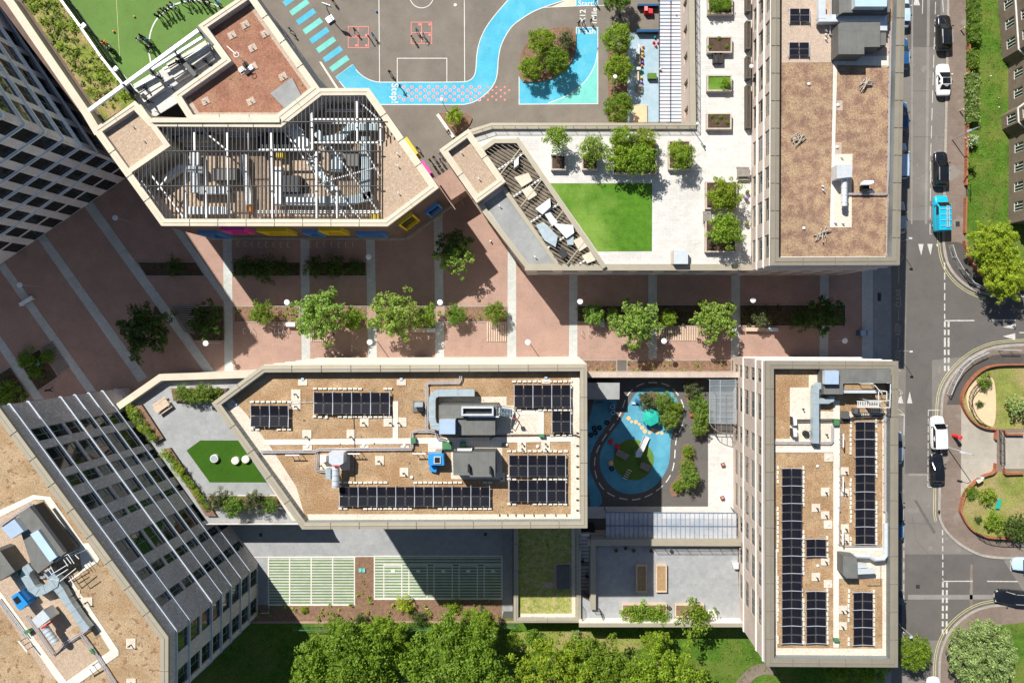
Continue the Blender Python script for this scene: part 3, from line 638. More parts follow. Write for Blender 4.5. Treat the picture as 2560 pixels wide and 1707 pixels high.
for s in ['1570,460 1700,470 1790,560 1800,850 1740,860 1660,760 1630,600','1570,935 1640,930 1680,1010 1670,1120 1700,1180 1680,1260 1590,1340 1540,1410 1470,1425 1440,1370 1460,1300 1530,1230 1545,1100','1150,500 1250,460 1400,470 1480,560 1520,700 1500,800 1400,790 1370,680 1330,560 1200,570']:
    mb = MB(); mb.prism(W(smoothed(G(2,2,s), 2, True)), 0, .1, 'bark_mulch'); o = mb.build('planting_bed'); o['kind'] = 'structure'
# ================= BUILDINGS =================
ZM, ZN, ZS, ZA, ZP, ZL, ZT = 21.0, 16.15, 14.4, 11.7, 8.6, 22.7, 30.0
def B3(pts, z): p = w2(pts[0], z); return (p.x, p.y, 0)
# --- middle block
mp = [g(0,2,1950,565), (656,915), (1466,912), (1467,1318), (756,1321)]
P = W(mp, ZM); c = (P[1]+P[3])/2
mid = thing('school_block', 'long cream block with a pointed west end and many solar arrays on its brown roof', 'building', (c.x, c.y, 0))
Lm = (P[2]-P[1]).length
wall(mid, P[1], P[2], c, 0, ZM-.3, 'render_white', bays(Lm, 3.1, 1.7), [(1,2.9),(4.4,6.4),(7.9,9.9),(11.4,13.4),(14.9,16.9),(18.2,19.9)], depth=.5, mf='frame_tan', mg='glass_green', courses=(3.6,7.1,10.6,14.1,17.5,20.4), mc='coping_cream')
for i, j in ((2,3),(3,4),(4,0),(0,1)): wall(mid, P[i], P[j], c, 0, ZM-.3, 'brick_tan', [], [], courses=(3.6,7.1,10.6,14.1,17.5))
parapet(mid, P, ZM, .66, ZM-1.0, 'coping_tan', 'lead_grey')
zd = ZM-1.0; Pi = offset(P, .6); mb = MB(); mb.prism([(p.x,p.y) for p in Pi], zd-.3, zd, 'sedum_gold'); mb.build('sedum_roof', mid)
f = lambda n, c_, r, s, m, dz=.02: flat(mid, n, G(c_, r, s), zd+dz, m)
f('gravel_border', 1, 2, '-260,480 -90,660 0,790 140,975 370,1330 440,1568 480,1640 330,1640 240,1500 -330,590', 'gravel_pale')
f('gravel_border', 1, 2, '470,1582 2980,1582 2980,1650 490,1650', 'gravel_pale', .024); f('gravel_border', 2, 2, '540,330 620,330 620,1640 540,1640', 'gravel_pale', .028)
f('roof_walkway', 1, 2, '65,898 1255,885 1255,545 1305,545 1305,885 2930,868 2930,915 2260,925 2250,968 1580,972 1580,935 65,948', 'slab', .05)
f('gravel_pad', 1, 2, '1680,505 2300,505 2300,585 1680,585', 'gravel_pale'); f('gravel_pad', 1, 2, '1580,972 2260,972 2260,1260 1790,1260 1790,1010 1580,1010', 'gravel_pale'); f('gravel_pad', 1, 2, '2200,585 2370,585 2370,860 2200,860', 'gravel_pale')
f('gravel_pad', 2, 2, '0,660 250,660 250,850 0,850', 'gravel_pale', .03); f('roof_walkway', 2, 2, '-10,630 292,630 292,870 245,870 245,668 -10,668', 'slab', .055)
f('gravel_pad', 1, 2, '575,1035 862,1035 862,1180 575,1180', 'gravel_pale')
# --- south-east tower
sp = [(1906.5,903), (2244.5,904), (2243.5,1666), (1917,1664)]
P = W(sp, ZS); c = (P[0]+P[2])/2; P[0] = Vector((P[3].x-.05, P[0].y))
se = thing('school_tower', 'southern pale brick tower beside the road, with long solar strips on its roof', 'building', (c.x, c.y, 0))
L = (P[3]-P[0]).length; spy = lambda t: t*L
wall(se, P[0], P[3], c, 0, ZS-.3, 'brick_pink', [(1.0,2.6),(4.0,7.1),(9.0,11.2),(12.4,15.7),(16.8,19.8),(20.7,22.8),(24.0,26.8),(28.2,31.4)], [(.9,2.3),(3.1,4.7),(5.5,7.2),(8.2,10.0),(11.0,12.6)], depth=.14, mf='frame_tan', mg='glass_dark', mull=3, courses=(5.0,10.35,12.95), mc='course_white', cw=.12, ch=.24)
wall(se, P[0], P[1], c, 0, ZS-.3, 'brick_pink', bays((P[1]-P[0]).length, 2.6, 1.3), [(1,2.4),(3.6,5.0),(6.2,7.7),(8.8,10.3),(11.4,12.9)], depth=.3, mf='frame_tan', mg='glass_dark', courses=(5.0,10.35,12.95))
wall(se, P[1], P[2], c, 0, ZS-.3, 'brick_pink', [], [], courses=(5.0,10.35,12.95)); wall(se, P[2], P[3], c, 0, ZS-.3, 'brick_pink', [], [], courses=(5.0,10.35,12.95))
parapet(se, P, ZS, .86, ZS-.95, 'coping_brown', 'lead_grey')
zd = ZS-.95; mb = MB(); mb.prism([(p.x,p.y) for p in offset(P, .8)], zd-.3, zd, 'sedum_gold'); mb.build('sedum_roof', se)
f = lambda n, c_, r, s, m, dz=.02: flat(se, n, G(c_, r, s), zd+dz, m)
f('gravel_pad', 3, 2, '200,420 375,420 375,305 485,305 485,640 1085,640 1085,700 600,700 600,985 60,985 60,890 200,890', 'gravel_pale')
f('roof_walkway', 3, 2, '60,975 600,975 600,540 660,540 660,660 655,1640 600,1640 600,1015 60,1015', 'slab', .05)
f('roof_walkway', 3, 3, '600,-60 650,-60 650,310 1050,320 1050,355 650,355 650,1240 600,1240', 'slab', .054); f('gravel_pad', 3, 3, '650,355 1070,355 1070,610 650,610', 'gravel_pale', .024)
f('gravel_border', 3, 3, '60,1245 1085,1250 1085,1320 60,1310', 'gravel_pale', .028); f('gravel_border', 3, 3, '58,340 85,340 85,1250 58,1250', 'gravel_pale', .026); f('gravel_border', 3, 3, '1050,-80 1085,-80 1085,1250 1050,1250', 'gravel_pale', .03)
f('gravel_border', 3, 2, '1050,650 1085,650 1085,1560 1050,1560', 'gravel_pale', .032)
mb = MB(); a = w2(g(3,3,1083,0), zd+.6).x
for i, (x0, x1) in enumerate([(1085,1122)]):
    p0 = w3(g(3,2,x0,640), zd+.05); p1 = w3(g(3,2,x1,640), ZS-.15); p2 = w3(g(3,3,x1,1330), ZS-.15); p3 = w3(g(3,3,x0,1320), zd+.05); mb.face([p3,p2,p1,p0], 'lead_grey')
mb.build('roof_flashing', se)
mb = MB(); mb.face([w3(g(3,3,60,1320), zd+.05), w3(g(3,3,50,1350), ZS-.2), w3(g(3,3,1122,1362), ZS-.2), w3(g(3,3,1083,1326), zd+.05)], 'canopy_panel'); mb.build('roof_flashing', se)
# --- north-east tower
npx = [(1932,-90), (2263,-90), (2248,661), (1928,662.5)]
P = W(npx, ZN); P[0].x = P[3].x+.15; c = (P[0]+P[2])/2
ne = thing('school_tower', 'northern pale brick tower beside the road, its reddish sedum roof split by a path', 'building', (c.x, c.y, 0))
L = (P[3]-P[0]).length
wall(ne, P[3], P[0], c, 0, ZN-.3, 'brick_pink', [(.9,3.6),(5.2,7.8),(8.9,11.4),(12.7,15.6),(17.2,19.9),(21.0,23.9),(25.4,28.1),(29.2,31.9)], [(8.9,10.4),(11.0,12.9),(13.7,15.5)], depth=.16, mf='frame_tan', mg='glass_dark', mull=2, courses=(10.7,13.3,15.75), mc='course_white', cw=.12, ch=.24)
wall(ne, P[3], P[2], c, 0, ZN-.3, 'brick_pink', bays((P[2]-P[3]).length, 2.7, 1.5), [(1,2.6),(3.8,5.2),(6.4,7.9),(9.1,10.4),(11.6,13.0),(14,15.4)], depth=.3, mf='frame_tan', courses=(10.7,13.3,15.75))
wall(ne, P[1], P[2], c, 0, ZN-.3, 'brick_pink', [], [], courses=(10.7,13.3,15.75)); wall(ne, P[0], P[1], c, 0, ZN-.3, 'brick_pink', [], [])
parapet(ne, P, ZN, .86, ZN-1.0, 'coping_brown', 'lead_grey')
zd = ZN-1.0; mb = MB(); mb.prism([(p.x,p.y) for p in offset(P, .8)], zd-.3, zd, 'sedum_red'); mb.build('sedum_roof', ne)
f = lambda n, c_, r, s, m, dz=.02: flat(ne, n, G(c_, r, s), zd+dz, m)
f('gravel_pad', 3, 0, '125,-200 1110,-200 1110,620 600,575 128,578', 'gravel_pink'); f('roof_walkway', 3, 0, '640,515 1105,515 1105,605 635,600 610,1568 583,1568 600,575', 'slab', .05)
f('roof_walkway', 3, 1, '583,-10 608,-10 603,522 568,520', 'slab', .05); f('gravel_pad', 3, 1, '605,-10 770,-10 768,520 603,522', 'gravel_pale', .04); f('gravel_pad', 3, 0, '612,1415 775,1415 775,1575 612,1575', 'gravel_pale', .04)
f('gravel_border', 3, 1, '108,788 1085,786 1085,800 108,803', 'slab', .05); f('gravel_pad', 3, 0, '630,925 685,925 685,1015 630,1015', 'gravel_pink'); f('gravel_pad', 3, 0, '615,1308 675,1308 675,1415 615,1415', 'gravel_pink')
mb = MB(); mb.face([w3(g(3,1,1118,800), zd+.05), w3(g(3,1,1150,800), ZN-.15), w3(g(3,0,1195,-100), ZN-.15), w3(g(3,0,1150,-100), zd+.05)], 'plant_grey'); mb.build('roof_flashing', ne)
# --- north podium with roof garden
pp = [(1171,324), (1226,308), (1726,308), (1722,-90), (1943,-90), (1928,675), (1315,675), (1193,506), (1100,375)]
P = W(pp, ZP); c = w2((1700,500), ZP)
po = thing('school_podium', 'low school wing with a white paved roof garden, square lawn and tan coping', 'building', (c.x, c.y, 0))
for i, j, cl, rw in ((6,5,bays((P[5]-P[6]).length, 3.2, 2.0),[(.8,3.2),(5.0,7.2)]), (7,6,[],[]), (8,7,[],[]), (0,8,[],[]), (1,0,[],[]), (2,1,[],[]), (3,2,bays((P[2]-P[3]).length,3.4,1.1,2.2),[(.3,2.4),(4.8,7.2)])):
    cc = c if i != 3 else w2((1900,200), ZP)
    wall(po, P[i], P[j], cc, 0, ZP-.25, 'brick_tan' if i != 3 else 'brick_pink', cl, rw, mf='frame_tan', mg='glass_dark', courses=(4.3,) if i == 6 else ())
zd = ZP-.35; mb = MB(); mb.prism([(p.x,p.y) for p in offset(P, .1)], zd-.4, zd, 'deck_stone'); mb.build('terrace_deck', po)
mb = MB()
NB = 0
def band(pts, wd, z0, z1, m, b=None):
    """a wall or coping of even width with mitred corners"""
    global NB; NB += 1; z1 += .003*(NB % 4)
    b = b or mb; P = [w2(p, z1) for p in pts]; n = len(P); L = []; R2 = []
    for i, p in enumerate(P):
        d1 = (P[i]-P[i-1]).normalized() if i else (P[1]-P[0]).normalized(); d2 = (P[i+1]-P[i]).normalized() if i < n-1 else d1
        n1 = Vector((-d1.y, d1.x)); n2 = Vector((-d2.y, d2.x)); mm = (n1+n2).normalized(); k = wd/2/max(.4, mm.dot(n1))
        e = d1*(-wd/2) if i == 0 else d2*(wd/2) if i == n-1 else Vector((0,0)); L.append(p+mm*k+e); R2.append(p-mm*k+e)
    poly = R2 + L[::-1]; b.prism([(v.x,v.y) for v in poly], z0, z1, m)
def bands(root, *items, name='parapet'):
    for it in items: b_ = MB(); band(*it, b=b_); b_.build(name, root)
bands(po, ([(1178,331),(1229,315),(1732.5,315)], .74, zd, ZP, 'coping_tan'), ([(1733,315),(1728,-90)], .72, zd, ZP+.003, 'coping_tan'), ([(1320,668),(1882,668)], .80, zd, ZP, 'coping_tan'), ([(1200,512),(1320,668)], .66, zd, ZP+.006, 'coping_tan'), ([(1263,476),(1396,664)], .5, zd, ZP-.01, 'coping_tan'), ([(1294,351),(1508,664)], .6, zd, ZP+.4, 'coping_tan'), ([(1294,352.5),(1236,352.5),(1192,384)], .55, zd, ZP+.4, 'coping_tan'), name='parapet')
mb = MB(); P2 = W(N('1171,324 1100,375 1191.5,506 1262.5,454'), 9.7); mb2 = body(po, [(p.x,p.y) for p in P2], zd, 9.4, 'brick_tan'); parapet(po, P2, 9.7, .72, 9.0, 'coping_cream', 'brick_dark')
mb.prism([(p.x,p.y) for p in offset(P2, .65)], 8.8, 9.02, 'gravel_tan'); mb.build('gravel_roof', po)
flat(po, 'flat_roof', N('1210,510 1262,472 1395,664 1321,664'), zd+.02, 'membrane_grey'); flat(po, 'plant_deck', N('1205,383 1237,358 1293,358 1500,662 1400,662 1263,470'), zd+.015, 'pit_dark')
mb = MB(); a, b = w3((1175,338), zd), w3((1231,321.5), zd); e = w3((1727,321.5), zd); h = w3((1739,321), zd); k_ = w3((1735,-90), zd)
def rail(mb, pts, h=1.1, sp=.11, post=1.5, m='fin_metal'):
    for a_, b_ in zip(pts, pts[1:]):
        a_, b_ = Vector(a_), Vector(b_); d = b_-a_; L_ = d.length; n_ = max(1, int(L_/sp))
        for z_ in (h, .12): mb.beam(a_+Vector((0,0,z_)), b_+Vector((0,0,z_)), .04, .04, m)
        for i in range(n_+1):
            q = a_+d*(i/n_); wd = .05 if i % int(post/sp) == 0 else .016; mb.beam(q, q+Vector((0,0,h)), wd, wd, m)
rail(mb, [w3((1180,338), zd), w3((1231,321.5), zd), w3((1740,321.5), zd), w3((1737,-90), zd)]); mb.build('railing', po)
flat(po, 'roof_lawn', [g(2,1,350,116), g(2,1,1286,116), g(2,1,1284,738), g(2,1,785,740)], zd+.03, 'turf')
# --- lower south terrace, box roof and courtyard walls
tp = [g(2,3,712,245), g(2,3,2075,250), (1857,1566), (1452,1566), g(2,3,628,140)]
ZD = 2.85
P = W([g(2,3,715,252), g(2,3,2100,250), (1857,1563), (1452,1566), (1452,1500), g(2,3,720,860)], 4.4)
c = (P[0]+P[2])/2; te = thing('terrace_building', 'single-storey wing with a smooth grey roof terrace between the middle block and the tower', 'building', (c.x, c.y, 0))
for i in range(6): wall(te, P[i], P[(i+1)%6], c, 0, 4.2 if i in (2,) else ZD, 'brick_tan', [], [])
mb = MB(); mb.prism([(p.x,p.y) for p in [P[0],P[1],P[2],P[3],P[4],P[5]]], 2.4, ZD, 'garden_paving'); mb.build('terrace_deck', te)
mb = MB()
bands(te, ([g(2,3,632,1030), g(2,3,2110,1030)], .42, ZD, 4.4, 'render_white'), ([g(2,3,722,278), g(2,3,2080,282)], .82, ZD, 3.6, 'coping_tan'), ([g(2,3,745,300), g(2,3,745,870)], .68, ZD, 3.6, 'coping_tan'), name='parapet'); mb = MB(); band([g(2,3,632,1036), g(2,3,2110,1036)], .5, 4.4, 4.46, 'coping_tan'); mb.build('coping', te)
mb = MB(); rail(mb, [w3(g(2,3,1300,330), ZD), w3(g(2,3,2080,330), ZD)], 1.1, .12); mb.build('railing', te)
P = W([g(2,3,20,60), g(2,3,628,60), g(2,3,628,1008), g(2,3,20,1008)], 3.3); c = (P[0]+P[2])/2
bx = thing('green_roof_annexe', 'small flat annexe with a green sedum roof south of the middle block, mostly in shade', 'building', (c.x, c.y, 0))
body(bx, [(p.x,p.y) for p in P], 0, 3.0, 'brick_tan'); parapet(bx, P, 3.3, .52, 2.8, 'coping_tan', 'brick_dark'); mb = MB(); mb.prism([(p.x,p.y) for p in offset(P, .5)], 2.5, 2.8, 'sedum_green'); mb.build('sedum_roof', bx)
flat(bx, 'gravel_border', G(2,3,'78,928 580,928 580,962 78,962'), 2.82, 'gravel_pale'); flat(bx, 'gravel_border', G(2,3,'548,100 582,100 582,930 548,930'), 2.824, 'gravel_pale')
flat(bx, 'gravel_pad', G(2,3,'383,470 548,460 548,705 400,705 400,690 290,690 290,640 383,640'), 2.83, 'gravel_tan'); mb = MB(); q = w2(g(2,3,470,590), 2.9); mb.box((q.x,q.y,2.8), (1.7,3.0,.5), 'plant_grey'); mb.build('roof_hatch', bx)
mb = MB(); a = g(2,3,618,205); b = g(2,3,712,205)
for i in range(17):
    y = 205+i*33; z = 2.85-i*.16; q0 = w2(g(2,3,620,y), z); q1 = w2(g(2,3,712,y), z)
    mb.box(((q0.x+q1.x)/2, q0.y, max(.02, z-.16)), (q1.x-q0.x, .5, .16), 'slab' if i != 8 else 'grey_paving'); mb.box(((q0.x+q1.x)/2, q0.y+.2, z+.0), (q1.x-q0.x, .07, .012), 'dark_metal')
solo(mb, 'outdoor_stair', 'straight outdoor stair with dark nosings between the green roof annexe and the grey terrace', 'stairs')
mb = MB(); band([(1468,937), (1842,937)], .68, 0, 2.8, 'brick_tan'); wl = mb; solo(wl, 'boundary_wall', 'tan coped wall between the plaza planting and the nursery courtyard', 'wall')
mb = MB(); band([g(2,2,770,450), g(2,2,980,450)], .1, 0, .1, 'grey_paving')
P = W(G(2,2,'700,385 980,385 978,520 700,520'), 2.6); mb = MB(); mb.prism([(p.x,p.y) for p in P], 0, 2.5, 'plant_grey', top='membrane_grey'); mb.prism([(p.x,p.y) for p in offset(P,-.12)], 2.5, 2.62, 'membrane_grey'); solo(mb, 'store_shed', 'grey flat-roofed store shed in the shaded corner of the nursery courtyard', 'shed')
# --- west roof garden
gp = [(294,1008), (399,938.5), (660,927), (640,1010), (770,1312), (509,1312)]
P = W(gp, 5.1); c = w2((520,1120), 5.1)
ga = thing('garden_wing', 'low wing with a grey roof terrace and dark green artificial lawn, west of centre', 'building', (c.x, c.y, 0))
for i, j in ((0,1),(1,2),(4,5),(5,0)): wall(ga, P[i], P[j], c, 0, 4.9 if i != 5 else 4.1, 'brick_grey' if i != 1 else 'render_white', [], [])
mb = MB(); mb.prism([(p.x,p.y) for p in offset(P, .05)], 3.7, 4.1, 'garden_paving'); mb.build('terrace_deck', ga)
mb = MB(); bands(ga, ([g(0,2,1092,590), g(0,2,1470,328), g(0,2,2330,300)], .85, 4.1, 5.1, 'coping_cream'), name='parapet')
flat(ga, 'artificial_lawn', [g(0,2,1838,905), g(0,2,2185,905), g(1,2,100,1290), g(0,2,1925,1290), g(0,2,1712,997)], 4.12, 'turf_deep')
for s in ('1240,590 1300,580 1500,885 1420,930 ', '1500,985 1562,975 1985,1600 1890,1600'):
    mb = MB(); mb.prism([(p.x,p.y) for p in W(G(0,2,s), 4.5)], 4.1, 4.5, 'corten', top='bark_mulch'); mb.build('edge_planter', ga)
for nm, s in (('north','1570,425 2080,425 2010,545 1590,545'), ('south','1900,1415 2560,1415 2640,1500 1960,1500')):
    mb = MB(); mb.prism([(p.x,p.y) for p in W(G(0,2,s), 4.6)], 4.1, 4.6, 'render_white', top='bark_mulch'); mb.build('edge_planter', ga)
# --- south-west tower
lp = [(-6,1015), (419,1592), (419,1760), (170,1990), (-330,1330)]
P = W(lp, ZL); c = (P[0]+P[3])/2
sw = thing('apartment_tower', 'dark brick tower with bright floor bands and a dry brown roof, lower left', 'building', (c.x, c.y, 0))
L = (P[1]-P[0]).length; LV = [.2,2.9,5.56,8.27,10.8,13.3,15.8,18.4,21.06]
fr = [(.11,.164),(.197,.29),(.32,.365),(.41,.471),(.513,.542),(.617,.707),(.748,.784),(.864,.90)]
rw = [(LV[i]+.12, LV[i+1]-.3) for i in range(8)]
wall(sw, P[0], P[1], c, 0, ZL-.3, 'brick_mottled', [(a*L, b*L) for a, b in fr], rw, depth=.2, mf='frame_green', mg='glass_dark', mull=2, courses=(2.9,5.56,8.27,10.8,13.3,18.4,21.06), mc='course_steel', cw=.15, ch=.18)
L2_ = (P[2]-P[1]).length
wall(sw, P[1], P[2], c, 0, ZL-.3, 'brick_mottled', [(.5,2.6),(4.4,6.4)], rw, depth=.2, mf='frame_green', mg='glass_dark', mull=2, courses=(2.9,5.56,8.27,10.8,13.3,18.4,21.06), mc='course_steel', cw=.15, ch=.18)
for i, j in ((2,3),(3,4),(4,0)): wall(sw, P[i], P[j], c, 0, ZL-.3, 'brick_mottled', [], [], courses=(2.9,5.56,8.27,10.8,13.3,18.4,21.06), mc='course_steel', cw=.15)
parapet(sw, P, ZL, .78, ZL-.35, 'coping_tan', 'lead_grey'); zd = ZL-.4; mb = MB(); mb.prism([(p.x,p.y) for p in offset(P, .7)], zd-.3, zd, 'sedum_spot'); mb.build('sedum_roof', sw)
s5 = 5.059
def z3(s): return [(float(q.split(',')[0])/s5, 1250+float(q.split(',')[1])/s5) for q in s.split()]
flat(sw, 'gravel_pad', z3('-40,170 400,-30 640,130 1000,600 700,900 1100,1500 900,1650 1250,2000 1000,2300 600,2250 -60,1250'), zd+.02, 'gravel_tan')
flat(sw, 'roof_walkway', z3('-60,150 420,-70 640,-40 1055,545 1120,540 1260,745 1240,780 900,1000 1500,1900 1500,1960 870,2400 790,2380 -80,1150 -20,1120 840,2290 1390,1900 860,1020 1040,880 1000,620 560,-5 440,-10 -60,240'), zd+.05, 'slab')
# --- north-west tower
q0 = Vector(((347-NX)*H/F, -(423-NY)*H/F)); d1 = (w2((62,0))-w2((347,423))).normalized(); d2 = (w2((0,661.3))-w2((347,423))).normalized()
A = q0+d1*48; B = q0; C = q0+d2*34; c = q0+d1*20+d2*20
nw = thing('apartment_tower', 'tall dark tower with green glass and metal floor bands filling the upper left corner', 'building', (c.x, c.y, 0))
LV = [0,3.0,6.0,9.0,12.0,15.0,18.0,21.0,24.0,27.0]
colsA = [(.9+i*3.5, 3.5+i*3.5) for i in range(5)]
wall(nw, B, A, c, 0, ZT, 'brick_grey', colsA, [(LV[i]+.2, LV[i+1]-.3) for i in range(1,9)], depth=.15, mf='frame_green', mg='glass_dark', mull=2, courses=tuple(z-.12 for z in LV[1:]), mc='course_blue', cw=.22, ch=.16)
wall(nw, B, C, c, 0, ZT, 'brick_grey', [(.5+i*2.96, 2.25+i*2.96) for i in range(7)], [(LV[i]+.05, LV[i+1]-.25) for i in range(0,8)], depth=.12, mf='glass_dark', mg='glass_dark', mull=2, courses=tuple(z-.12 for z in LV[2:]), mc='course_blue', cw=.22, ch=.16)
mb = MB(); D = C+d1*48; mb.face([(A.x,A.y,ZT),(B.x,B.y,ZT),(C.x,C.y,ZT),(D.x,D.y,ZT)][::-1], 'membrane'); mb.build('roof', nw); body(nw, [(C.x,C.y),(D.x,D.y),(A.x,A.y)], 0, ZT, 'brick_grey', skip=(2,))
# --- arts block with the screened plant court
ap = [(202,283), (404,563), (968,564.5), (1095,469), (922,222), (800,225.5), (697,302), (380,300), (345,262), g(0,0,930,1180)]
Z1 = 10.3
def ring(root, outer_px, z, wd, zin, m, mi): Pq = W(outer_px, z); parapet(root, Pq, z, wd, zin, m, mi); return Pq
ctr = w2((640,420), ZA)
ar = thing('arts_block', 'school block with coloured window surrounds and a dark slatted screen over its rooftop plant', 'building', (ctr.x, ctr.y, 0))
op = W([(202,283), (404,563.5), (968,564.5), (1095,469), (922,222), (798,222.5), (760,200), (300,200)], ZA)
for i, j in ((0,1),(1,2),(2,3),(3,4),(4,5)): wall(ar, op[i], op[j], ctr, 0, ZA-.3, 'brick_arts', [], [])
pw = W([(232,325), (404,563.5), (968,564.5), (1095,469), (922,222), (798,222.5), (697,302), (380,300), (337,254)], ZA)
parapet(ar, pw, ZA, .78, 8.3, 'coping_cream', 'brick_dark')
mb = MB(); mb.prism([(p.x,p.y) for p in offset(pw, .3)], 8.0, 8.3, 'gravel_tan'); mb.build('plant_deck', ar)
def roofpad(root, pts, z, m, nm='gravel_roof'): mb = MB(); mb.prism([(p.x,p.y) for p in W(pts, z)], 8.3, z, 'brick_dark', top=m); mb.build(nm, root)
roofpad(ar, [(240,322), (338,260), (418,366), (320,432)], ZA-.65, 'gravel_tan'); roofpad(ar, [(953,362), (990,330), (1086,466), (970,552), (953,552)], ZA-.65, 'gravel_tan')
mb = MB(); bands(ar, ([(350,270), (417,363), (328,424)], .62, 8.3, ZA+.004, 'coping_cream'), name='parapet')
# coloured window surrounds on the shaded south faces
def surround(a_px, b_px, s0, s1, z0, z1, m, a, b, inner='glass_dark', dp=.5):
    a, b = Vector((a[0],a[1])), Vector((b[0],b[1])); d = (b-a).normalized(); n_ = Vector((d.y,-d.x))
    if n_.dot(ctr-a) > 0: n_ = -n_
    mb = MB(); t = .22
    def bb(x0, x1, y0, y1): 
        p, q = a+d*x0+n_*(dp/2), a+d*x1+n_*(dp/2); mb.beam((p.x,p.y,(y0+y1)/2), (q.x,q.y,(y0+y1)/2), dp, y1-y0, m)
    bb(s0,s1,z1-t,z1); bb(s0,s1,z0,z0+t); bb(s0,s0+t,z0+t,z1-t); bb(s1-t,s1,z0+t,z1-t)
    o = mb.build('window_surround', ar); mb = MB(); p, q = a+d*(s0+t)+n_*.06, a+d*(s1-t)+n_*.06
    mb.beam((p.x,p.y,(z0+z1)/2), (q.x,q.y,(z0+z1)/2), .06, z1-z0-2*t, inner); mb.build('pane', o)
S1, S2, S3_, S4 = op[1], op[2], op[3], op[4]
for s0, s1, z0, z1, m in ((2.2,4.6,3,7.5,'sky_blue'),(6.5,9.4,7.6,10.6,'pink'),(10.6,14.2,6.2,10.0,'yellow'),(15.6,17.6,5.2,8.6,'sky_blue'),(18.2,21.0,6.6,10.6,'yellow'),(21.8,25.4,4.6,7.0,'sky_blue')): surround(0,0,s0,s1,z0,z1,m,S1,S2, m if m != 'sky_blue' else 'glass_dark')
surround(0,0,1.0,3.2,5.6,10.4,'yellow',S2,S3_); surround(0,0,4.4,6.4,3.4,6.8,'sky_blue',S2,S3_)
surround(0,0,7.0,9.4,8.6,10.9,'yellow',S4,S3_,dp=.42); surround(0,0,10.4,12.2,8.4,10.7,'pink',S4,S3_,dp=.42)
mb = MB(); a, b = S1, S2; mb.beam((a.x,a.y-.1,.35), (b.x,b.y-.1,.35), .3, .7, 'kerb_stone'); mb.beam((S2.x+.1,S2.y-.1,.35), (S3_.x+.1,S3_.y-.1,.35), .3, .7, 'kerb_stone'); mb.build('plinth', ar)
# slatted screen over the plant court
sc = thing('plant_screen', 'dark slatted screen with white beams over the plant court of the arts block', 'screen', (*w2((660,430), ZA), 8.3))
reg = offset(W([(425,365),(330,432),(404,556),(956,556),(956,359),(991,330),(920,232),(798,232),(697,305),(384,303)], ZA-.1), .1)
def spans(poly, x, axis=0):
    ys = []; n = len(poly)
    for i in range(n):
        a, b = poly[i], poly[(i+1)%n]
        if (a[axis]-x)*(b[axis]-x) < 0: ys.append(a[1-axis]+(b[1-axis]-a[1-axis])*(x-a[axis])/(b[axis]-a[axis]))
    ys.sort(); return list(zip(ys[::2], ys[1::2]))
mb = MB(); x = min(p.x for p in reg)+.2
while x < max(p.x for p in reg):
    for y0, y1 in spans(reg, x): mb.beam((x,y0,ZA-.12), (x,y1,ZA-.12), .10, .14, 'fin_metal')
    x += .485
mb.build('slats', sc)
mb = MB()
for py in (378.7, 465.7, 305.8):
    y = w2((0,py), ZA-.1).y
    for x0, x1 in spans(reg, y, 1): mb.beam((x0,y,ZA), (x1,y,ZA), .12, .12, 'dark_metal')
mb.build('crossbars', sc)
def wb(a, b, z=ZA-.75, w_=.2, h_=.2, m='steel_white', nm='beam', root=None):
    mb = MB(); mb.beam(w3(a, z), w3(b, z), w_, h_, m); mb.build(nm, root or sc)
for a, b in (((419,303),(421,360)),((461,381),(465,545)),((486,310),(487,378)),((512,381),(516,545)),((568,322),(573,546)),((622,320),(623,378)),((678,320),(682,546)),((779,272),(781,375)),((791,378),(792,546)),((842,466),(843,546)),((892,246),(894,360)),((951,310),(951,365)),
             ((782,357),(951,357)),((782,299),(951,299)),((648,375),(780,375))): wb(a, b)
for a, b in (((702,316),(868,547)),((760,372),(900,547)),((822,360),(948,532)),((895,252),(950,302)),((500,320),(567,376)),((365,420),(460,545)),((345,440),(420,548)),((350,455),(385,400)),((395,475),(420,440)),((770,402),(824,360)),((790,460),(936,420)),((905,362),(950,440)),((384,303),(420,360)),((728,300),(760,330))): wb(a, b, ZA-1.1, .16, .16)
wb((381,301.5), (700,301.5), ZA+.1, .55, .3, 'coping_cream')
# brown sedum block beside the pitch
P = W([(620,-30),(600,-30)], ZA); c = w2((620,170), ZA)
bs = thing('sedum_block', 'school block with a plain rust-red sedum roof and cream coping beside the playground', 'building', (c.x, c.y, 0))
bp = [(625,-22), (798.5,222.5), (697,302.5), (474,302.5), (433,237), (557.5,149), (496.5,65)]
P = W(bp, ZA); L = (P[1]-P[0]).length
wall(bs, P[0], P[1], c, 0, ZA-.3, 'brick_dark', [(1.6,5.2)], [(2,4),(5,7)], mf='frame_green'); body(bs, [(p.x,p.y) for p in P], 0, ZA-.3, 'brick_dark', skip=(0,)); parapet(bs, P, ZA, .72, ZA-.9, 'coping_cream', 'brick_dark')
zd = ZA-.9; mb = MB(); mb.prism([(p.x,p.y) for p in offset(P, .65)], zd-.3, zd, 'sedum_plain'); mb.build('sedum_roof', bs)
mb = MB(); line_mb(mb, offset(P, 1.0)[:5], .5, zd+.02, 'gravel_pink'); mb.build('gravel_border', bs)
mb = MB(); q = W(G(1,0,'130,860 330,712 425,900 285,1020'), zd+.25); mb.prism([(p.x,p.y) for p in q], zd, zd+.25, 'membrane_grey'); mb.build('roof_hatch', bs)
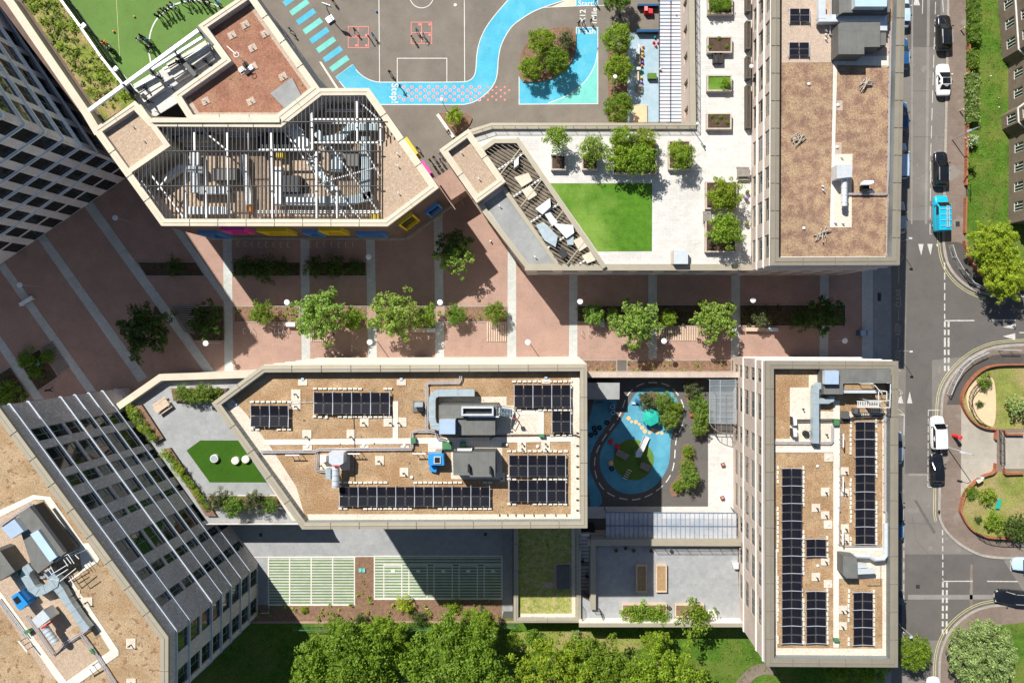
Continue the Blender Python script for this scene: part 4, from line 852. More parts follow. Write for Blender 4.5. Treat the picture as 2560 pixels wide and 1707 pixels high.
# sports deck over the hall: pitch, wild grass and timber steps
dp = [(-330,-420), (200.5,281), (345,300), (474,302), (433,237), (557,149), (496,65), (622,-20), (338,-420)]
P = W(dp, Z1); c = w2((250,60), Z1)
sd = thing('sports_hall', 'sports hall with a green rooftop pitch and a strip of wild grass', 'building', (c.x, c.y, 0))
body(sd, [(p.x,p.y) for p in P], 0, Z1, 'brick_dark'); mb = MB(); mb.prism([(p.x,p.y) for p in P], Z1-.3, Z1, 'brick_arts'); mb.build('roof_deck', sd); flat(sd, 'light_well_shade', G(0,0,'1445,1068 1630,955 1725,1082'), Z1+.02, 'well_shade')  # the well is only a flat sheet, its deep shade painted black
flat(sd, 'pitch', [g(0,0,600,-300), g(0,0,560,0), g(0,0,1200,870), g(0,0,2050,330), g(0,0,2290,-80), g(0,0,2040,-420)], Z1+.03, 'green_pitch')
flat(sd, 'wild_grass', [g(0,0,-100,-300), g(0,0,200,0), g(0,0,960,1110), g(0,0,1290,1000), g(0,0,560,-5), g(0,0,350,-300)], Z1+.2, 'wild_grass')
flat(sd, 'timber_deck', G(0,0,'1180,840 1300,760 1480,640 1920,380 2060,540 1590,870 1640,940 1430,1070 1380,1060'), Z1+.06, 'deck_stone')
mb = MB(); band([g(0,0,-110,-200), g(0,0,78,0), g(0,0,785,1030), (240,325)], .95, Z1-.5, ZA, 'coping_cream'); mb.build('parapet', sd)
mb = MB()
for k in range(4):
    a = Vector(g(0,0,1240+k*26,800+k*42)); b = Vector(g(0,0,1900+k*22,395+k*44)); a2 = a+(b-a)*.30; b2 = a+(b-a)*.46
    for p, q in ((a, a2), (b2, b)): z = Z1+.45-.11*k+.15; mb.beam(w3(p, z), w3(q, z), .55, .3, 'slab')
mb.build('seating_step', sd)
lm = MB(); A_ = [g(0,0,1400-0+0, 0)]
arcp = [g(0,0,*q) for q in ((1385,580),(1365,480),(1370,340),(1400,240),(1450,160),(1530,85),(1620,35),(1730,8),(1830,5),(1930,25),(2040,78))]
line_mb(lm, W(smoothed([Vector(p) for p in arcp], 2), Z1+.04), .16, Z1+.04, 'white_paint'); line_mb(lm, W(G(0,0,'1065,-60 1100,560'), Z1+.04), .05, Z1+.04, 'yellow_paint'); lm.build('pitch_line', sd)
# brick building across the street
rp = [(2493,-200), (2493,0), (2503,150), (2519,163), (2519,278), (2501,292), (2503,325), (2521,340), (2519,560), (2700,560), (2700,-200)]
P = W(rp); c = w2((2640,250))
rb = thing('brick_house_row', 'brown brick building with white sash windows behind the lawn on the right edge', 'building', (c.x, c.y, 0))
for i in range(8):
    L = (P[i+1]-P[i]).length; cl = [] if i in (2,4,6) else bays(L, 2.6, 1.25) if L > 3 else [(.25, L-.25)]
    wall(rb, P[i], P[i+1], c, 0, 12, 'brick_brown', cl, [(1.2,3.0),(4.3,6.1),(7.4,9.2)] if cl else [], depth=.14, mf='frame_white', mg='glass_dark', mull=3, courses=(3.6,6.7))
body(rb, [(p.x,p.y) for p in P], 0, 12, 'brick_brown', skip=tuple(range(8))); mb = MB(); mb.prism([(p.x,p.y) for p in offset(P,-.2)], 12, 12.3, 'coping_tan', top='membrane'); mb.build('roof', rb)
# ================= VEGETATION =================
import numpy as np
RNG = np.random.default_rng(5)
def leaf_mesh(name, clumps, per, size, m, up=.5, asp=.62, shell=.55):
    C_ = np.array(clumps); k = len(C_); n = k*per; idx = np.repeat(np.arange(k), per)
    d = RNG.normal(size=(n,3)); d /= np.linalg.norm(d, axis=1)[:,None]
    rad = C_[idx,3]*(shell+(1-shell)*RNG.random(n)); pos = C_[idx,:3]+d*rad[:,None]*np.array([1,1,.8])
    nr = d*.8+RNG.normal(size=(n,3))*.55; nr[:,2] += up; nr /= np.linalg.norm(nr, axis=1)[:,None]
    t = RNG.normal(size=(n,3)); t -= (t*nr).sum(1)[:,None]*nr; t /= np.linalg.norm(t, axis=1)[:,None]; b = np.cross(nr, t)
    s = size*(.65+.7*RNG.random(n))[:,None]
    v = np.empty((n,4,3)); v[:,0] = pos-t*s*.5; v[:,1] = pos+b*s*asp*.5+nr*s*.08; v[:,2] = pos+t*s*.5; v[:,3] = pos-b*s*asp*.5+nr*s*.08
    me = bpy.data.meshes.new(name); me.vertices.add(n*4); me.vertices.foreach_set('co', v.reshape(-1))
    me.loops.add(n*4); me.loops.foreach_set('vertex_index', np.arange(n*4, dtype=np.int32)); me.polygons.add(n)
    me.polygons.foreach_set('loop_start', np.arange(0, n*4, 4, dtype=np.int32)); me.polygons.foreach_set('loop_total', np.full(n, 4, dtype=np.int32))
    me.materials.append(MATS[m]); me.update(); me.validate(); return me
def blob(R, Hh, z0, k, r, hollow=.35, seed=0, lob=5, amp=.18):
    rs = random.Random(seed); ph = [rs.random()*6.28 for _ in range(4)]; out = []
    while len(out) < k:
        a = rs.random()*6.283; u = rs.random(); e = rs.random()
        rad = (hollow+(1-hollow)*math.sqrt(u)); th = math.acos(1-1.35*e) if e < .74 else math.acos(max(-1,1-1.35*.74-(e-.74)))
        edge = 1+amp*math.sin(lob*a+ph[0])+amp*.7*math.sin((lob+3)*a+ph[1])+amp*.4*math.sin((lob*2+1)*a+ph[2])
        x = R*rad*edge*math.sin(th)*math.cos(a); y = R*rad*edge*math.sin(th)*math.sin(a); z = z0+Hh*.5+Hh*.5*rad*math.cos(th)*(1+.15*math.sin(3*a+ph[3]))
        out.append((x, y, z, r*(.7+.6*rs.random())))
    return out
KIND = {  # base radius, crown height, crown bottom, clumps, clump radius, leaves per clump, leaf size, hollow, lobes, amp
 'plaza': (3.0,4.0,2.0,190,.42,34,.30,.15,5,.20), 'airy': (2.6,3.2,2.2,110,.38,30,.32,.15,6,.20), 'small': (1.5,2.0,.9,90,.32,30,.20,.1,5,.14),
 'round': (2.0,2.9,1.3,190,.34,34,.20,.35,6,.07), 'big': (6.6,8.0,4.0,480,.74,60,.36,.4,7,.10), 'loose': (5.0,6.5,3.0,380,.52,48,.30,.25,8,.14),
 'bush': (1.0,1.1,.1,50,.25,26,.15,.1,5,.15), 'bamboo': (1.5,2.2,.5,110,.30,32,.26,.1,7,.18), 'dome': (5.0,5.2,1.5,420,.50,44,.28,.45,7,.04)}
PROTO = {}
def branches(mb, R, zt, zb, m='bark', tr=.12, n=7, seed=1, multi=False):
    rs = random.Random(seed)
    mb.tube([(0,0,0),(.05*R,0,zb*.6),(0,.05*R,zb+.3*(zt-zb)),(0,0,zb+.7*(zt-zb))], tr, m, 7, r2=tr*.4)
    for i in range(n):
        a = 6.283*i/n+rs.random()*.6; z = zb*.8+(zt-zb)*(.05+.35*rs.random()); r = R*(.55+.25*rs.random())
        mb.tube([(0,0,z),(r*.5*math.cos(a),r*.5*math.sin(a),z+(zt-zb)*.25),(r*math.cos(a+.2),r*math.sin(a+.2),z+(zt-zb)*.4)], tr*.42, m, 5, r2=tr*.1)
def plant_proto(kind, leaf, var):
    key = (kind, leaf, var)
    if key in PROTO: return PROTO[key]
    R, Hh, z0, k, r, per, sz, hol, lob, amp = KIND[kind]
    cl = blob(R*.98, Hh, z0, k, r, hol, len(PROTO)*7+var, lob, amp)
    me = leaf_mesh('crown', cl, per, sz, leaf, asp=.5 if kind != 'bamboo' else .22, up=.45)
    mb = MB(); branches(mb, R, z0+Hh, z0, tr=.05+R*.035, n=8 if R > 2 else 5, seed=var+3)
    tm = bpy.data.meshes.new('trunk'); tm.from_pydata([tuple(v) for v in mb.v], [], mb.f); tm.materials.append(MATS['bark'])
    PROTO[key] = (me, tm, R); return PROTO[key]
NT = 0
ORD = 'first second third fourth fifth sixth seventh eighth ninth tenth eleventh twelfth thirteenth fourteenth fifteenth'.split()
def plant(kind, p, zm, Rpx, leaf, label, cat='tree', group=None, z0=0.0, name='tree', var=0, sq=1.0):
    """p: where the crown's middle is seen, zm: its height above the floor z0, Rpx: crown radius as seen"""
    global NT; NT += 1
    me, tm, R = plant_proto(kind, leaf, var); q = w2(p, z0+zm); rr = Rpx*(H-z0-zm)/F; s = rr/R
    t = thing(name, label, cat, (q.x, q.y, z0), group); t.rotation_euler.z = (NT*2.4) % 6.283; t.scale = (s, s, s*sq)
    a = bpy.data.objects.new('trunk' if R > 1.2 else 'stem', tm); COL.objects.link(a); a.parent = t
    b = bpy.data.objects.new('crown' if R > 1.2 else 'foliage', me); COL.objects.link(b); b.parent = t
    return t
GP = 'young trees along the middle of the brick plaza'
for p, r, kd, lf, lb in [((805,790),62,'plaza','leaf_plaza','large airy bright green plaza tree beside the white table, west of the brick crossing'),
    ((991,786),60,'plaza','leaf_plaza','large bright plaza tree whose crown overhangs the timber bench in the middle of the plaza'),
    ((1141,644),46,'airy','leaf_plaza','bright tree standing alone in the brick paving between the arts block and the podium'),
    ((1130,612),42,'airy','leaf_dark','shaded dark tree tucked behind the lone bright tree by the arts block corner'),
    ((1592,808),56,'plaza','leaf_plaza','large plaza tree directly above the planting north of the nursery courtyard wall'),
    ((1787,800),52,'plaza','leaf_plaza','tall plaza tree between the two eastern timber benches, half out of the podium shade'),
    ((1484,784),27,'small','leaf_plaza','small tree at the west end of the shaded bed beside a white disc lamp'),
    ((1534,790),20,'small','leaf_plaza','smallest of the plaza trees, just left of the large tree above the nursery'),
    ((1671,796),23,'small','leaf_bright','low wide tree in the shaded bed between the two large eastern plaza trees'),
    ((1236,781),27,'small','leaf_mid','bushy young tree at the east end of the sunny bed near the long shadow edge'),
    ((656,783),30,'small','leaf_mid','dark bushy young tree at the west end of the sunny planting bed'),
    ((885,796),30,'small','leaf_bright','rounded small tree tucked against the right side of the western large plaza tree'),
    ((1066,790),30,'small','leaf_bright','rounded small tree above the timber bench east of the middle large plaza tree'),
    ((1140,786),26,'small','leaf_mid','dark green small tree at the west end of the bed with the striped timber deck'),
    ((1906,792),24,'small','leaf_olive','sparse olive-grey young tree in the shaded bed near the tower'),
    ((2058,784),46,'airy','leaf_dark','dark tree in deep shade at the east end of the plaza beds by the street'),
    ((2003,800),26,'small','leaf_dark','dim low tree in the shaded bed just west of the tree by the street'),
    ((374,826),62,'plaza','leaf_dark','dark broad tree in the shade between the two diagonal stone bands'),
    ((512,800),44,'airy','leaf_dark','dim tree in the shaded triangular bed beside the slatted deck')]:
    plant(kd, p, 3.6 if kd != 'small' else 2.0, r, lf, lb, group=GP, var=len(lb) % 2)
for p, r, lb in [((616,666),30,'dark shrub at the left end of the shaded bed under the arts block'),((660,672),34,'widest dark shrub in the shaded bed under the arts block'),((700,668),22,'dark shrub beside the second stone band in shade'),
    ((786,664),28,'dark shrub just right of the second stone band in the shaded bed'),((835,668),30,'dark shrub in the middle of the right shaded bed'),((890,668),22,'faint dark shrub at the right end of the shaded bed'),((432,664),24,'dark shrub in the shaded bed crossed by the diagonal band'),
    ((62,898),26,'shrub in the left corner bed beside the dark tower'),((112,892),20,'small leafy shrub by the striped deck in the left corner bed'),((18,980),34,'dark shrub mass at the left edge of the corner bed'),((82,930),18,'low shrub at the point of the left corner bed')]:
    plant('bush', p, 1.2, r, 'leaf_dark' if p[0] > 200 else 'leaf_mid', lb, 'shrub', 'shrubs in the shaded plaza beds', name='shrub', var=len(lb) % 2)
GY = 'trees around the school yard'
for p, r, kd, lf, lb in [((1354,100),34,'round','leaf_lime','tall yellowish-green tree at the top left of the bark island in the yard'),((1392,146),34,'round','leaf_mid','darker green tree on the right of the bark island casting shade on the blue track'),
    ((1327,163),29,'round','leaf_lime','lowest and yellowest tree on the bark island in the yard'),((1413,96),22,'small','leaf_olive','thin greyish tree at the top right of the bark island'),
    ((1545,94),38,'round','leaf_bright','northernmost full round tree beside the nursery surface'),((1548,170),36,'round','leaf_bright','middle round tree of the row, with a lamp post standing against it'),((1548,267),38,'round','leaf_mid','southernmost round tree of the row, beside the sand pit'),
    ((1546,-12),34,'round','leaf_mid','round tree cut off by the top edge above the row beside the nursery'),((1134,288),23,'small','leaf_yellow','small yellow-green tree in the little bark bed by the long bench')]:
    plant(kd, p, 3.2 if kd == 'round' else 2.2, r, lf, lb, group=GY, var=len(lb) % 2)
GT = 'potted trees on the white roof garden'; zt = ZP-.35
for p, r, kd, lf, lb in [((1393,348),33,'small','leaf_bright','roof garden tree furthest left along the top railing'),((1481,372),35,'bamboo','leaf_bright','spiky-leaved roof garden tree, second from the left'),((1560,350),35,'bamboo','leaf_lime','feathery top left plant of the large wide planter'),
    ((1548,397),35,'small','leaf_lime','yellow-green lower left plant of the large wide planter'),((1614,350),32,'bamboo','leaf_lime','feathery top right plant of the large wide planter'),((1602,400),40,'small','leaf_bright','full lower right plant of the large wide planter'),
    ((1704,392),34,'bamboo','leaf_bright','star-shaped roof garden tree in the rightmost planter of the row'),((1688,365),14,'bush','leaf_yellow','yellow variegated shrub at the corner of the rightmost planter'),
    ((1812,485),43,'bamboo','leaf_lime','full yellow-green tree in the upper planter beside the tower wall'),((1811,576),42,'small','leaf_bright','round tree in the lower planter beside the tower wall'),((1788,590),20,'bush','leaf_olive','dark olive shrub at the left foot of the lower planter tree')]:
    plant(kd, p, 2.0 if kd != 'bush' else 1.0, r, lf, lb, group=GT, z0=zt+.4, var=len(lb) % 2)
for p, r, z, lf, lb in [((1580,1537),27,ZD,'leaf_bright','left clump of green shrub in the wide terrace planter'),((1610,1534),28,ZD,'leaf_bright','middle clump of shrub in the wide terrace planter'),((1646,1539),28,ZD,'leaf_bright','right clump of shrub in the wide terrace planter'),((1735,1542),46,ZD,'leaf_mid','large round shrub filling the right terrace planter'),
    ((458,982),20,4.1,'leaf_bamboo','left feathery shrub of the north planter on the west roof garden'),((485,990),20,4.1,'leaf_bamboo','middle feathery shrub of the north planter on the west roof garden'),((516,980),26,4.1,'leaf_bamboo','largest feathery shrub of the north planter beside the coping'),((540,985),18,4.1,'leaf_bamboo','right end shrub of the north planter on the west roof garden'),
    ((552,1246),26,4.1,'leaf_olive','left shrub of the south planter on the west roof garden'),((590,1262),28,4.1,'leaf_bamboo','second shrub of the south planter on the west roof garden'),((640,1252),26,4.1,'leaf_olive','third shrub of the south planter on the west roof garden'),((676,1262),20,4.1,'leaf_bamboo','right end shrub of the south planter near the pointed coping')]:
    plant('bamboo' if z > 3 else 'bush', p, 1.0, r, lf, lb, 'shrub', 'shrubs in roof terrace planters', z0=z, name='shrub', var=len(lb) % 2)
for i, (p, r) in enumerate([((326,1022),13),((334,1035),15),((344,1050),14),((356,1068),14),((368,1078),13),((378,1094),12),((408,1134),12),((424,1146),12),((434,1162),13),((446,1178),15),((460,1196),11),((474,1212),12),((488,1232),11),((500,1248),12),((512,1268),10)]):
    plant('bush', p, .6, r, 'leaf_yellow' if i % 3 == 0 else 'leaf_bright', ORD[i] + ' bright trailing shrub from the north end of the brown edge planter', 'shrub', 'trailing shrubs in the edge planter', z0=4.5, name='shrub')
for p, r, lf, lb in [((1618,1003),24,'leaf_olive','bushy grey-green shrub in the curved bed of the play island'),((1660,1005),26,'leaf_bamboo','feathery shrub with orange toys in the curved bed of the play island'),((1688,1020),20,'leaf_lime','yellow-green shrub at the bend of the curved play island bed'),((1672,1048),26,'leaf_bamboo','feathery shrub at the south end of the curved play island bed'),
    ((1731,973),22,'leaf_olive','grey-green shrub at the top of the bed by the curved canopy'),((1745,1012),24,'leaf_bamboo','feathery shrub in the middle of the bed by the curved canopy'),((1752,1040),26,'leaf_bamboo','feathery shrub next to the red ball by the canopy'),((1748,1070),22,'leaf_bamboo','southern feathery shrub of the bed by the curved canopy'),
    ((1720,1128),16,'leaf_bright','small shrub at the top of the lower kidney-shaped bed'),((1718,1165),20,'leaf_bamboo','shrub in the waist of the lower kidney-shaped bed'),((1722,1192),28,'leaf_bamboo','largest feathery shrub of the lower kidney-shaped bed'),((1697,1215),15,'leaf_bright','sparse shrub at the south tip of the lower kidney-shaped bed')]:
    plant('bamboo', p, 1.2, r, lf, lb, 'shrub', 'shrubs in the nursery courtyard beds', name='shrub', var=len(lb) % 2)
GK = 'large trees in the park along the bottom edge'
for p, r, kd, lf, lb in [((866,1690),136,'big','leaf_mid','huge dense green tree at the bottom, furthest left'),((940,1640),70,'big','leaf_bright','bright lobe-crowned tree overlapping the right side of the leftmost big tree'),((1137,1680),130,'big','leaf_mid','huge dense green tree at the bottom below the white blossom shrub'),
    ((1180,1612),58,'big','leaf_bright','smaller bright tree in front of the second huge tree'),((1385,1690),104,'loose','leaf_lime','loose yellow-green tree below the green roof annexe'),((1490,1682),92,'loose','leaf_mid','darker loose tree between the annexe tree and the lawn'),
    ((1660,1702),102,'loose','leaf_lime','light feathery tree with grey twigs showing, left of the park lawn'),((2286,1632),44,'round','leaf_mid','dark conical tree standing against the tower at the street corner'),((2200,1690),46,'loose','leaf_bright','low spreading tree at the bottom beside the tower'),
    ((2120,1705),34,'loose','leaf_bright','tree cut off by the bottom edge left of the street corner'),((2478,1652),88,'dome','leaf_pale','large silvery-green dome tree in the lower right corner'),((2500,610),62,'loose','leaf_yellow','bright yellow-green street tree beside the brick building, upper crown'),((2535,690),60,'loose','leaf_yellow','bright yellow-green street tree on the right edge, lower crown over the junction'),
    ((1650,1628),40,'loose','leaf_bright','small bright tree at the top of the light feathery park tree')]:
    plant(kd, p, 7.5 if kd == 'big' else (5.5 if r > 30 and kd != 'round' else 3.5), r, lf, lb, group=GK if p[0] < 2250 else 'street trees on the right', var=len(lb) % 2)
for p, r, kd, lf, lb in [((903,1548),19,'bush','leaf_dark','left of the three dark round shrubs beside the garden fence'),((1045,1546),20,'bush','leaf_dark','middle of the three dark round shrubs beside the garden fence'),((1208,1540),20,'bush','leaf_dark','right of the three dark round shrubs beside the garden fence'),((1190,1560),22,'bush','leaf_white','white-flowering shrub beside the fence'),
    ((1012,1512),24,'bush','leaf_yellow','wide lime-yellow shrub in the bark bed below the parking panels'),((1130,1515),18,'bush','leaf_lime','lime shrub half in shade in the bark bed'),((755,1527),10,'bush','leaf_yellow','small lime-yellow shrub near the left end of the bark bed'),((836,1562),24,'bush','leaf_mid','low hedge shrub against the fence left of centre'),((960,1562),20,'bush','leaf_mid','green shrub against the fence behind the bark bed'),((1335,1595),26,'bush','leaf_mid','green shrub below the annexe wall'),((1280,1600),22,'bush','leaf_bright','bright shrub in the corner between fence and annexe'),((1440,1595),18,'bush','leaf_pale','grey-green shrub below the terrace wall'),
    ((2462,955),20,'bush','leaf_mid','leafy shrub at the top of the sandy garden bed'),((2455,1010),10,'bush','leaf_dark','small clump in the sandy garden bed'),((2430,1230),18,'bush','leaf_mid','shrub behind the wall next to the path bin'),((2470,1240),22,'bush','leaf_bright','shrub with white flowers in the lower garden'),((2482,1302),24,'bush','leaf_bright','low spreading shrub south of the blue chair'),((2530,1320),36,'bush','leaf_dark','dark spreading shrub on the lower garden lawn at the right edge'),((2545,1020),36,'bush','leaf_pale','grey-green shrub on the upper garden lawn at the right edge'),((2450,1300),10,'bush','leaf_dark','small dark clump in the lower garden')]:
    plant(kd, p, .8, r, lf, lb, 'shrub', 'shrubs in the garden beds', name='shrub', var=len(lb) % 2)
# clipped hedges on the lawn
def hedge(c, r, s, h, leaf, label):
    P = W(G(c, r, s), h); t = thing('hedge', label, 'hedge', (*(sum(P, Vector((0,0)))/len(P)), .12), 'clipped hedges on the street lawn')
    a = Vector((min(p.x for p in P), min(p.y for p in P))); b = Vector((max(p.x for p in P), max(p.y for p in P))); cl = []
    for i in range(int((b.x-a.x)*(b.y-a.y)*16)):
        cl.append((a.x+.15+random.random()*(b.x-a.x-.3)-ORG[t].x, a.y+.15+random.random()*(b.y-a.y-.3)-ORG[t].y, .2+random.random()*(h-.5), .26))
    me = leaf_mesh('foliage', cl, 16, .17, leaf); o = bpy.data.objects.new('foliage', me); COL.objects.link(o); o.parent = t
    mb = MB(); mb.box(((a.x+b.x)/2,(a.y+b.y)/2,.12), (b.x-a.x-.6, b.y-a.y-.6, h-.6), 'leaf_dark'); mb.build('core', t)
hedge(3,0,'1862,-160 1988,-160 1988,380 1862,380', 1.7, 'leaf_mid', 'long dark green hedge at the top of the street lawn'); hedge(3,0,'1862,430 1980,430 1980,628 1862,628', 1.6, 'leaf_mid', 'short square green hedge between the longer ones')
hedge(3,0,'1850,640 1978,640 1978,1128 1850,1128', 1.7, 'leaf_pale', 'long hedge dotted with white blossom beside the street wall'); hedge(3,0,'1855,1228 1955,1228 1955,1345 1855,1345', 1.6, 'leaf_white', 'small white-blossomed hedge beside the leaning street lamp')
hedge(3,1,'1850,-70 1940,-70 1940,-20 1850,-20', 1.5, 'leaf_mid', 'small clipped hedge block by the gate in the street wall')
# scattered low plants: nobody could count them
def scatter(name, polys, dens, size, leaf, z, zr=.3, kind='stuff', r=.22, per=14):
    cl = []
    for pts in polys:
        P = W([tuple(p) for p in pts], z); xs = [p.x for p in P]; ys = [p.y for p in P]; ar_ = (max(xs)-min(xs))*(max(ys)-min(ys)); n = int(ar_*dens)
        for _ in range(n):
            x = random.uniform(min(xs), max(xs)); y = random.uniform(min(ys), max(ys))
            if any(y0 < y < y1 for y0, y1 in spans(P, x)): cl.append((x, y, z+random.random()*zr, r*(.5+random.random())))
    if not cl: return
    me = leaf_mesh(name, cl, per, size, leaf, up=.8); o = bpy.data.objects.new(name, me); COL.objects.link(o); o['kind'] = kind; return o
scatter('bed_plants', [G(1,1,'-180,1255 390,1255 390,1380 -180,1380'), G(1,1,'510,1255 1020,1255 1020,1430 510,1430'), G(1,1,'1740,1255 2300,1255 2300,1380 1740,1380'), G(2,2,'600,180 955,180 955,280 600,280'), G(2,2,'1062,180 2005,180 2005,280 1062,280')], .55, .2, 'leaf_bright', .1)
scatter('bed_plants', [G(2,2,'600,255 955,255 955,282 600,282'), G(2,2,'1062,255 2005,255 2005,282 1062,282'), G(1,1,'0,1255 390,1255 390,1380 0,1380')], 1.5, .16, 'leaf_yellow', .1)
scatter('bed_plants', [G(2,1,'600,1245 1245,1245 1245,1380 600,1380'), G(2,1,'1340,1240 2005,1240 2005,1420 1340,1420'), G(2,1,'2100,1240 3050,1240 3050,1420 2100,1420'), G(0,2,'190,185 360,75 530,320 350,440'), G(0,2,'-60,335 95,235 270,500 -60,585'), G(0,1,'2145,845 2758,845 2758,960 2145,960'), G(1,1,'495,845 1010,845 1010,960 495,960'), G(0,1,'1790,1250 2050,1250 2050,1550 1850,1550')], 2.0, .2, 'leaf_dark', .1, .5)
scatter('bed_plants', [G(1,3,'0,860 2250,810 2250,985 0,985'), G(1,3,'915,640 1080,560 1080,800 915,850')], .75, .22, 'leaf_bright', .1)
scatter('bed_plants', [G(1,3,'200,870 900,870 900,930 200,930'), G(1,3,'915,640 1080,640 1080,850 915,850'), G(1,3,'1240,810 1700,810 1700,900 1240,900')], .6, .2, 'leaf_yellow', .1)
scatter('wild_plants', [G(0,0,'170,-60 560,0 1230,900 1100,1000 900,960 600,500')], 2.6, .24, 'leaf_bright', Z1+.2, .5, r=.38); scatter('wild_plants', [G(0,0,'260,40 460,20 1130,900 950,1010 550,500')], 1.6, .22, 'leaf_olive', Z1+.2, .3, r=.3)
scatter('hedgerow_plants', [G(2,3,'-120,1100 900,1110 900,1200 -120,1180'), G(1,3,'600,1010 2350,1010 2350,1060 600,1060')], 1.1, .24, 'leaf_mid', .1, .6, r=.4)
scatter('grass', [N('540,1560 2190,1575 2190,1760 540,1760')], 3.2, .14, 'leaf_mid', .02, .06, r=.3, per=9); scatter('grass', [G(3,0,'1990,-60 2110,-60 2180,640 2100,1100 2200,1568 2200,2000 1850,2000 1850,1400 1990,1300')], 6, .12, 'leaf_mid', .13, .05, r=.3, per=8)
scatter('terrace_plants', [G(2,0,'1815,-30 2000,-30 2000,100 1815,100')], 5, .2, 'leaf_mid', ZP+.2, .4); scatter('garden_flowers', [G(3,2,'2000,1250 2120,1250 2120,1450 1950,1450')], .8, .1, 'leaf_white', .4, .3, r=.1, per=4)
scatter('roof_tufts', [G(1,2,'-100,500 500,350 2200,370 2280,560 1100,1300 0,1050'), ], .10, .14, 'leaf_olive', ZM-1.0, .05, r=.12, per=6)
# ================= VEHICLES =================
def car_proto(Lc, Wc, Hc, style, paint):
    """nose towards +Y; returns list of (name, mesh, parent index)"""
    van = style in ('van', 'mpv')
    def loft(st, m, sub=1):
        mb = MB(); vs = []; k = len(st[0])
        for s in st: vs += s
        fs = [(i*k+j, i*k+(j+1)%k, (i+1)*k+(j+1)%k, (i+1)*k+j) for i in range(len(st)-1) for j in range(k)]
        fs += [list(range(k-1,-1,-1)), [(len(st)-1)*k+j for j in range(k)]]; mb.mesh(vs, fs, m); return mb
    w_ = Wc/2; h = Hc
    belt = {'van': .62, 'mpv': .60}.get(style, .62)*h
    def sec(y, wf, zb, zt, cr=.05):  # body section
        ww = w_*wf; return [(-ww*.9,y,zb),(ww*.9,y,zb),(ww,y,zb+.18),(ww,y,(zb+zt)/2),(ww*.96,y,zt-.07),(ww*.78,y,zt+cr*.6),(0,y,zt+cr),(-ww*.78,y,zt+cr*.6),(-ww*.96,y,zt-.07),(-ww,y,(zb+zt)/2),(-ww,y,zb+.18)]
    F_, B_ = Lc/2, -Lc/2; nose = .16 if van else .18
    st = [sec(B_,.80,.42,belt*.86), sec(B_+.10,.92,.28,belt), sec(B_+.5,.985,.2,belt+.02), sec(-Lc*.1,1.0,.2,belt), sec(Lc*.14,1.0,.2,belt), sec(Lc*.24,1.0,.2,belt*.98), sec(F_-.55,.96,.2,belt*.90), sec(F_-.16,.86,.26,belt*.80), sec(F_,.66,.38,belt*.62)]
    body_ = loft(st, paint)
    ws, rs_ = ({'van': Lc*.30, 'mpv': Lc*.29}.get(style, Lc*.22)), (B_+.06 if van else B_+.30 if style in ('hatch', 'suv') else B_+.75)
    rf, rb = ({'van': ws-.70, 'mpv': ws-.75}.get(style, ws-.90)), ({'van': B_+.14, 'mpv': B_+.25}.get(style, B_+.62 if style in ('hatch', 'suv') else B_+1.35))
    wr = .84 if van else .74
    def cb(y, wb_, wt, z, zb_): a_, b_ = w_*wb_, w_*wt; return [(-a_,y,zb_),(a_,y,zb_),((a_+b_)/2+.01,y,(z+zb_)/2),(b_,y,z-.05),(b_*.86,y,z),(0,y,z+.035 if z > belt+.2 else z),(-b_*.86,y,z),(-b_,y,z-.05),(-(a_+b_)/2-.01,y,(z+zb_)/2)]
    roof_ = loft([cb(rs_,.84,.80,belt+.03,belt-.1), cb(rb,.90,wr,h-.05,belt-.1), cb((rf+rb)/2,.93,wr+.02,h-.01,belt-.1), cb(rf,.90,wr,h-.06,belt-.1), cb(ws,.88,.84,belt+.02,belt-.1)], paint)
    g_ = MB()
    def pane(pts): g_.face(pts, 'car_glass')
    o_ = .03; pane([(-w_*.78,ws-.03,belt+.05+o_),(w_*.78,ws-.03,belt+.05+o_),(w_*(wr-.09),rf+.08,h-.09+o_),(0,rf+.05,h-.05+o_),(-w_*(wr-.09),rf+.08,h-.09+o_)])
    pane([(-w_*(wr-.10),rb-.04,h-.10+o_),(w_*(wr-.10),rb-.04,h-.10+o_),(w_*.72,rs_+.03,belt+.06+o_),(-w_*.72,rs_+.03,belt+.06+o_)])
    s0 = rf-1.05 if style == 'van' else rb+.12
    for sx in (-1, 1):
        q_ = [(sx*(w_*.915+.012),s0,belt+.04),(sx*(w_*.90+.012),ws-.28,belt+.04),(sx*(w_*wr+.035),rf-.08,h-.15),(sx*(w_*wr+.035),s0,h-.15)]; pane(q_ if sx > 0 else q_[::-1])
    if style == 'suv':
        for sx in (-1, 1): roof_.beam((sx*w_*wr*.92, rb+.1, h+.03), (sx*w_*wr*.92, rf-.1, h+.03), .04, .05, 'alu')
    if style == 'glassroof': g_.mesh([(x_, y_, h+.035+z_) for x_, y_, z_ in ((-w_*.58,rb+.1,-.01),(w_*.58,rb+.1,-.01),(w_*.58,rf-.02,-.01),(0,rf-.02,.02),(-w_*.58,rf-.02,-.01),(0,rb+.1,.02))], [(0,5,4),(5,3,4),(5,1,2),(5,2,3)], 'car_glass')
    def fin(mb, nm, sub=0):
        me = bpy.data.meshes.new(nm); me.from_pydata([tuple(v) for v in mb.v], [], mb.f)
        for m in mb.mats: me.materials.append(MATS[m])
        me.polygons.foreach_set('material_index', mb.m); me.polygons.foreach_set('use_smooth', [bool(sub)]*len(me.polygons)); return me
    out = [('body', fin(body_, 'car_body', 1), 1, None), ('window_glass', fin(g_, 'car_glass', 0), 0, None), ('roof', fin(roof_, 'car_roof', 0), 0, None)]
    wh = MB(); wh.mesh(*wheel(.33, .20), 'tyre'); rim = MB(); rim.mesh(*wheel(.2, .215), 'alu')
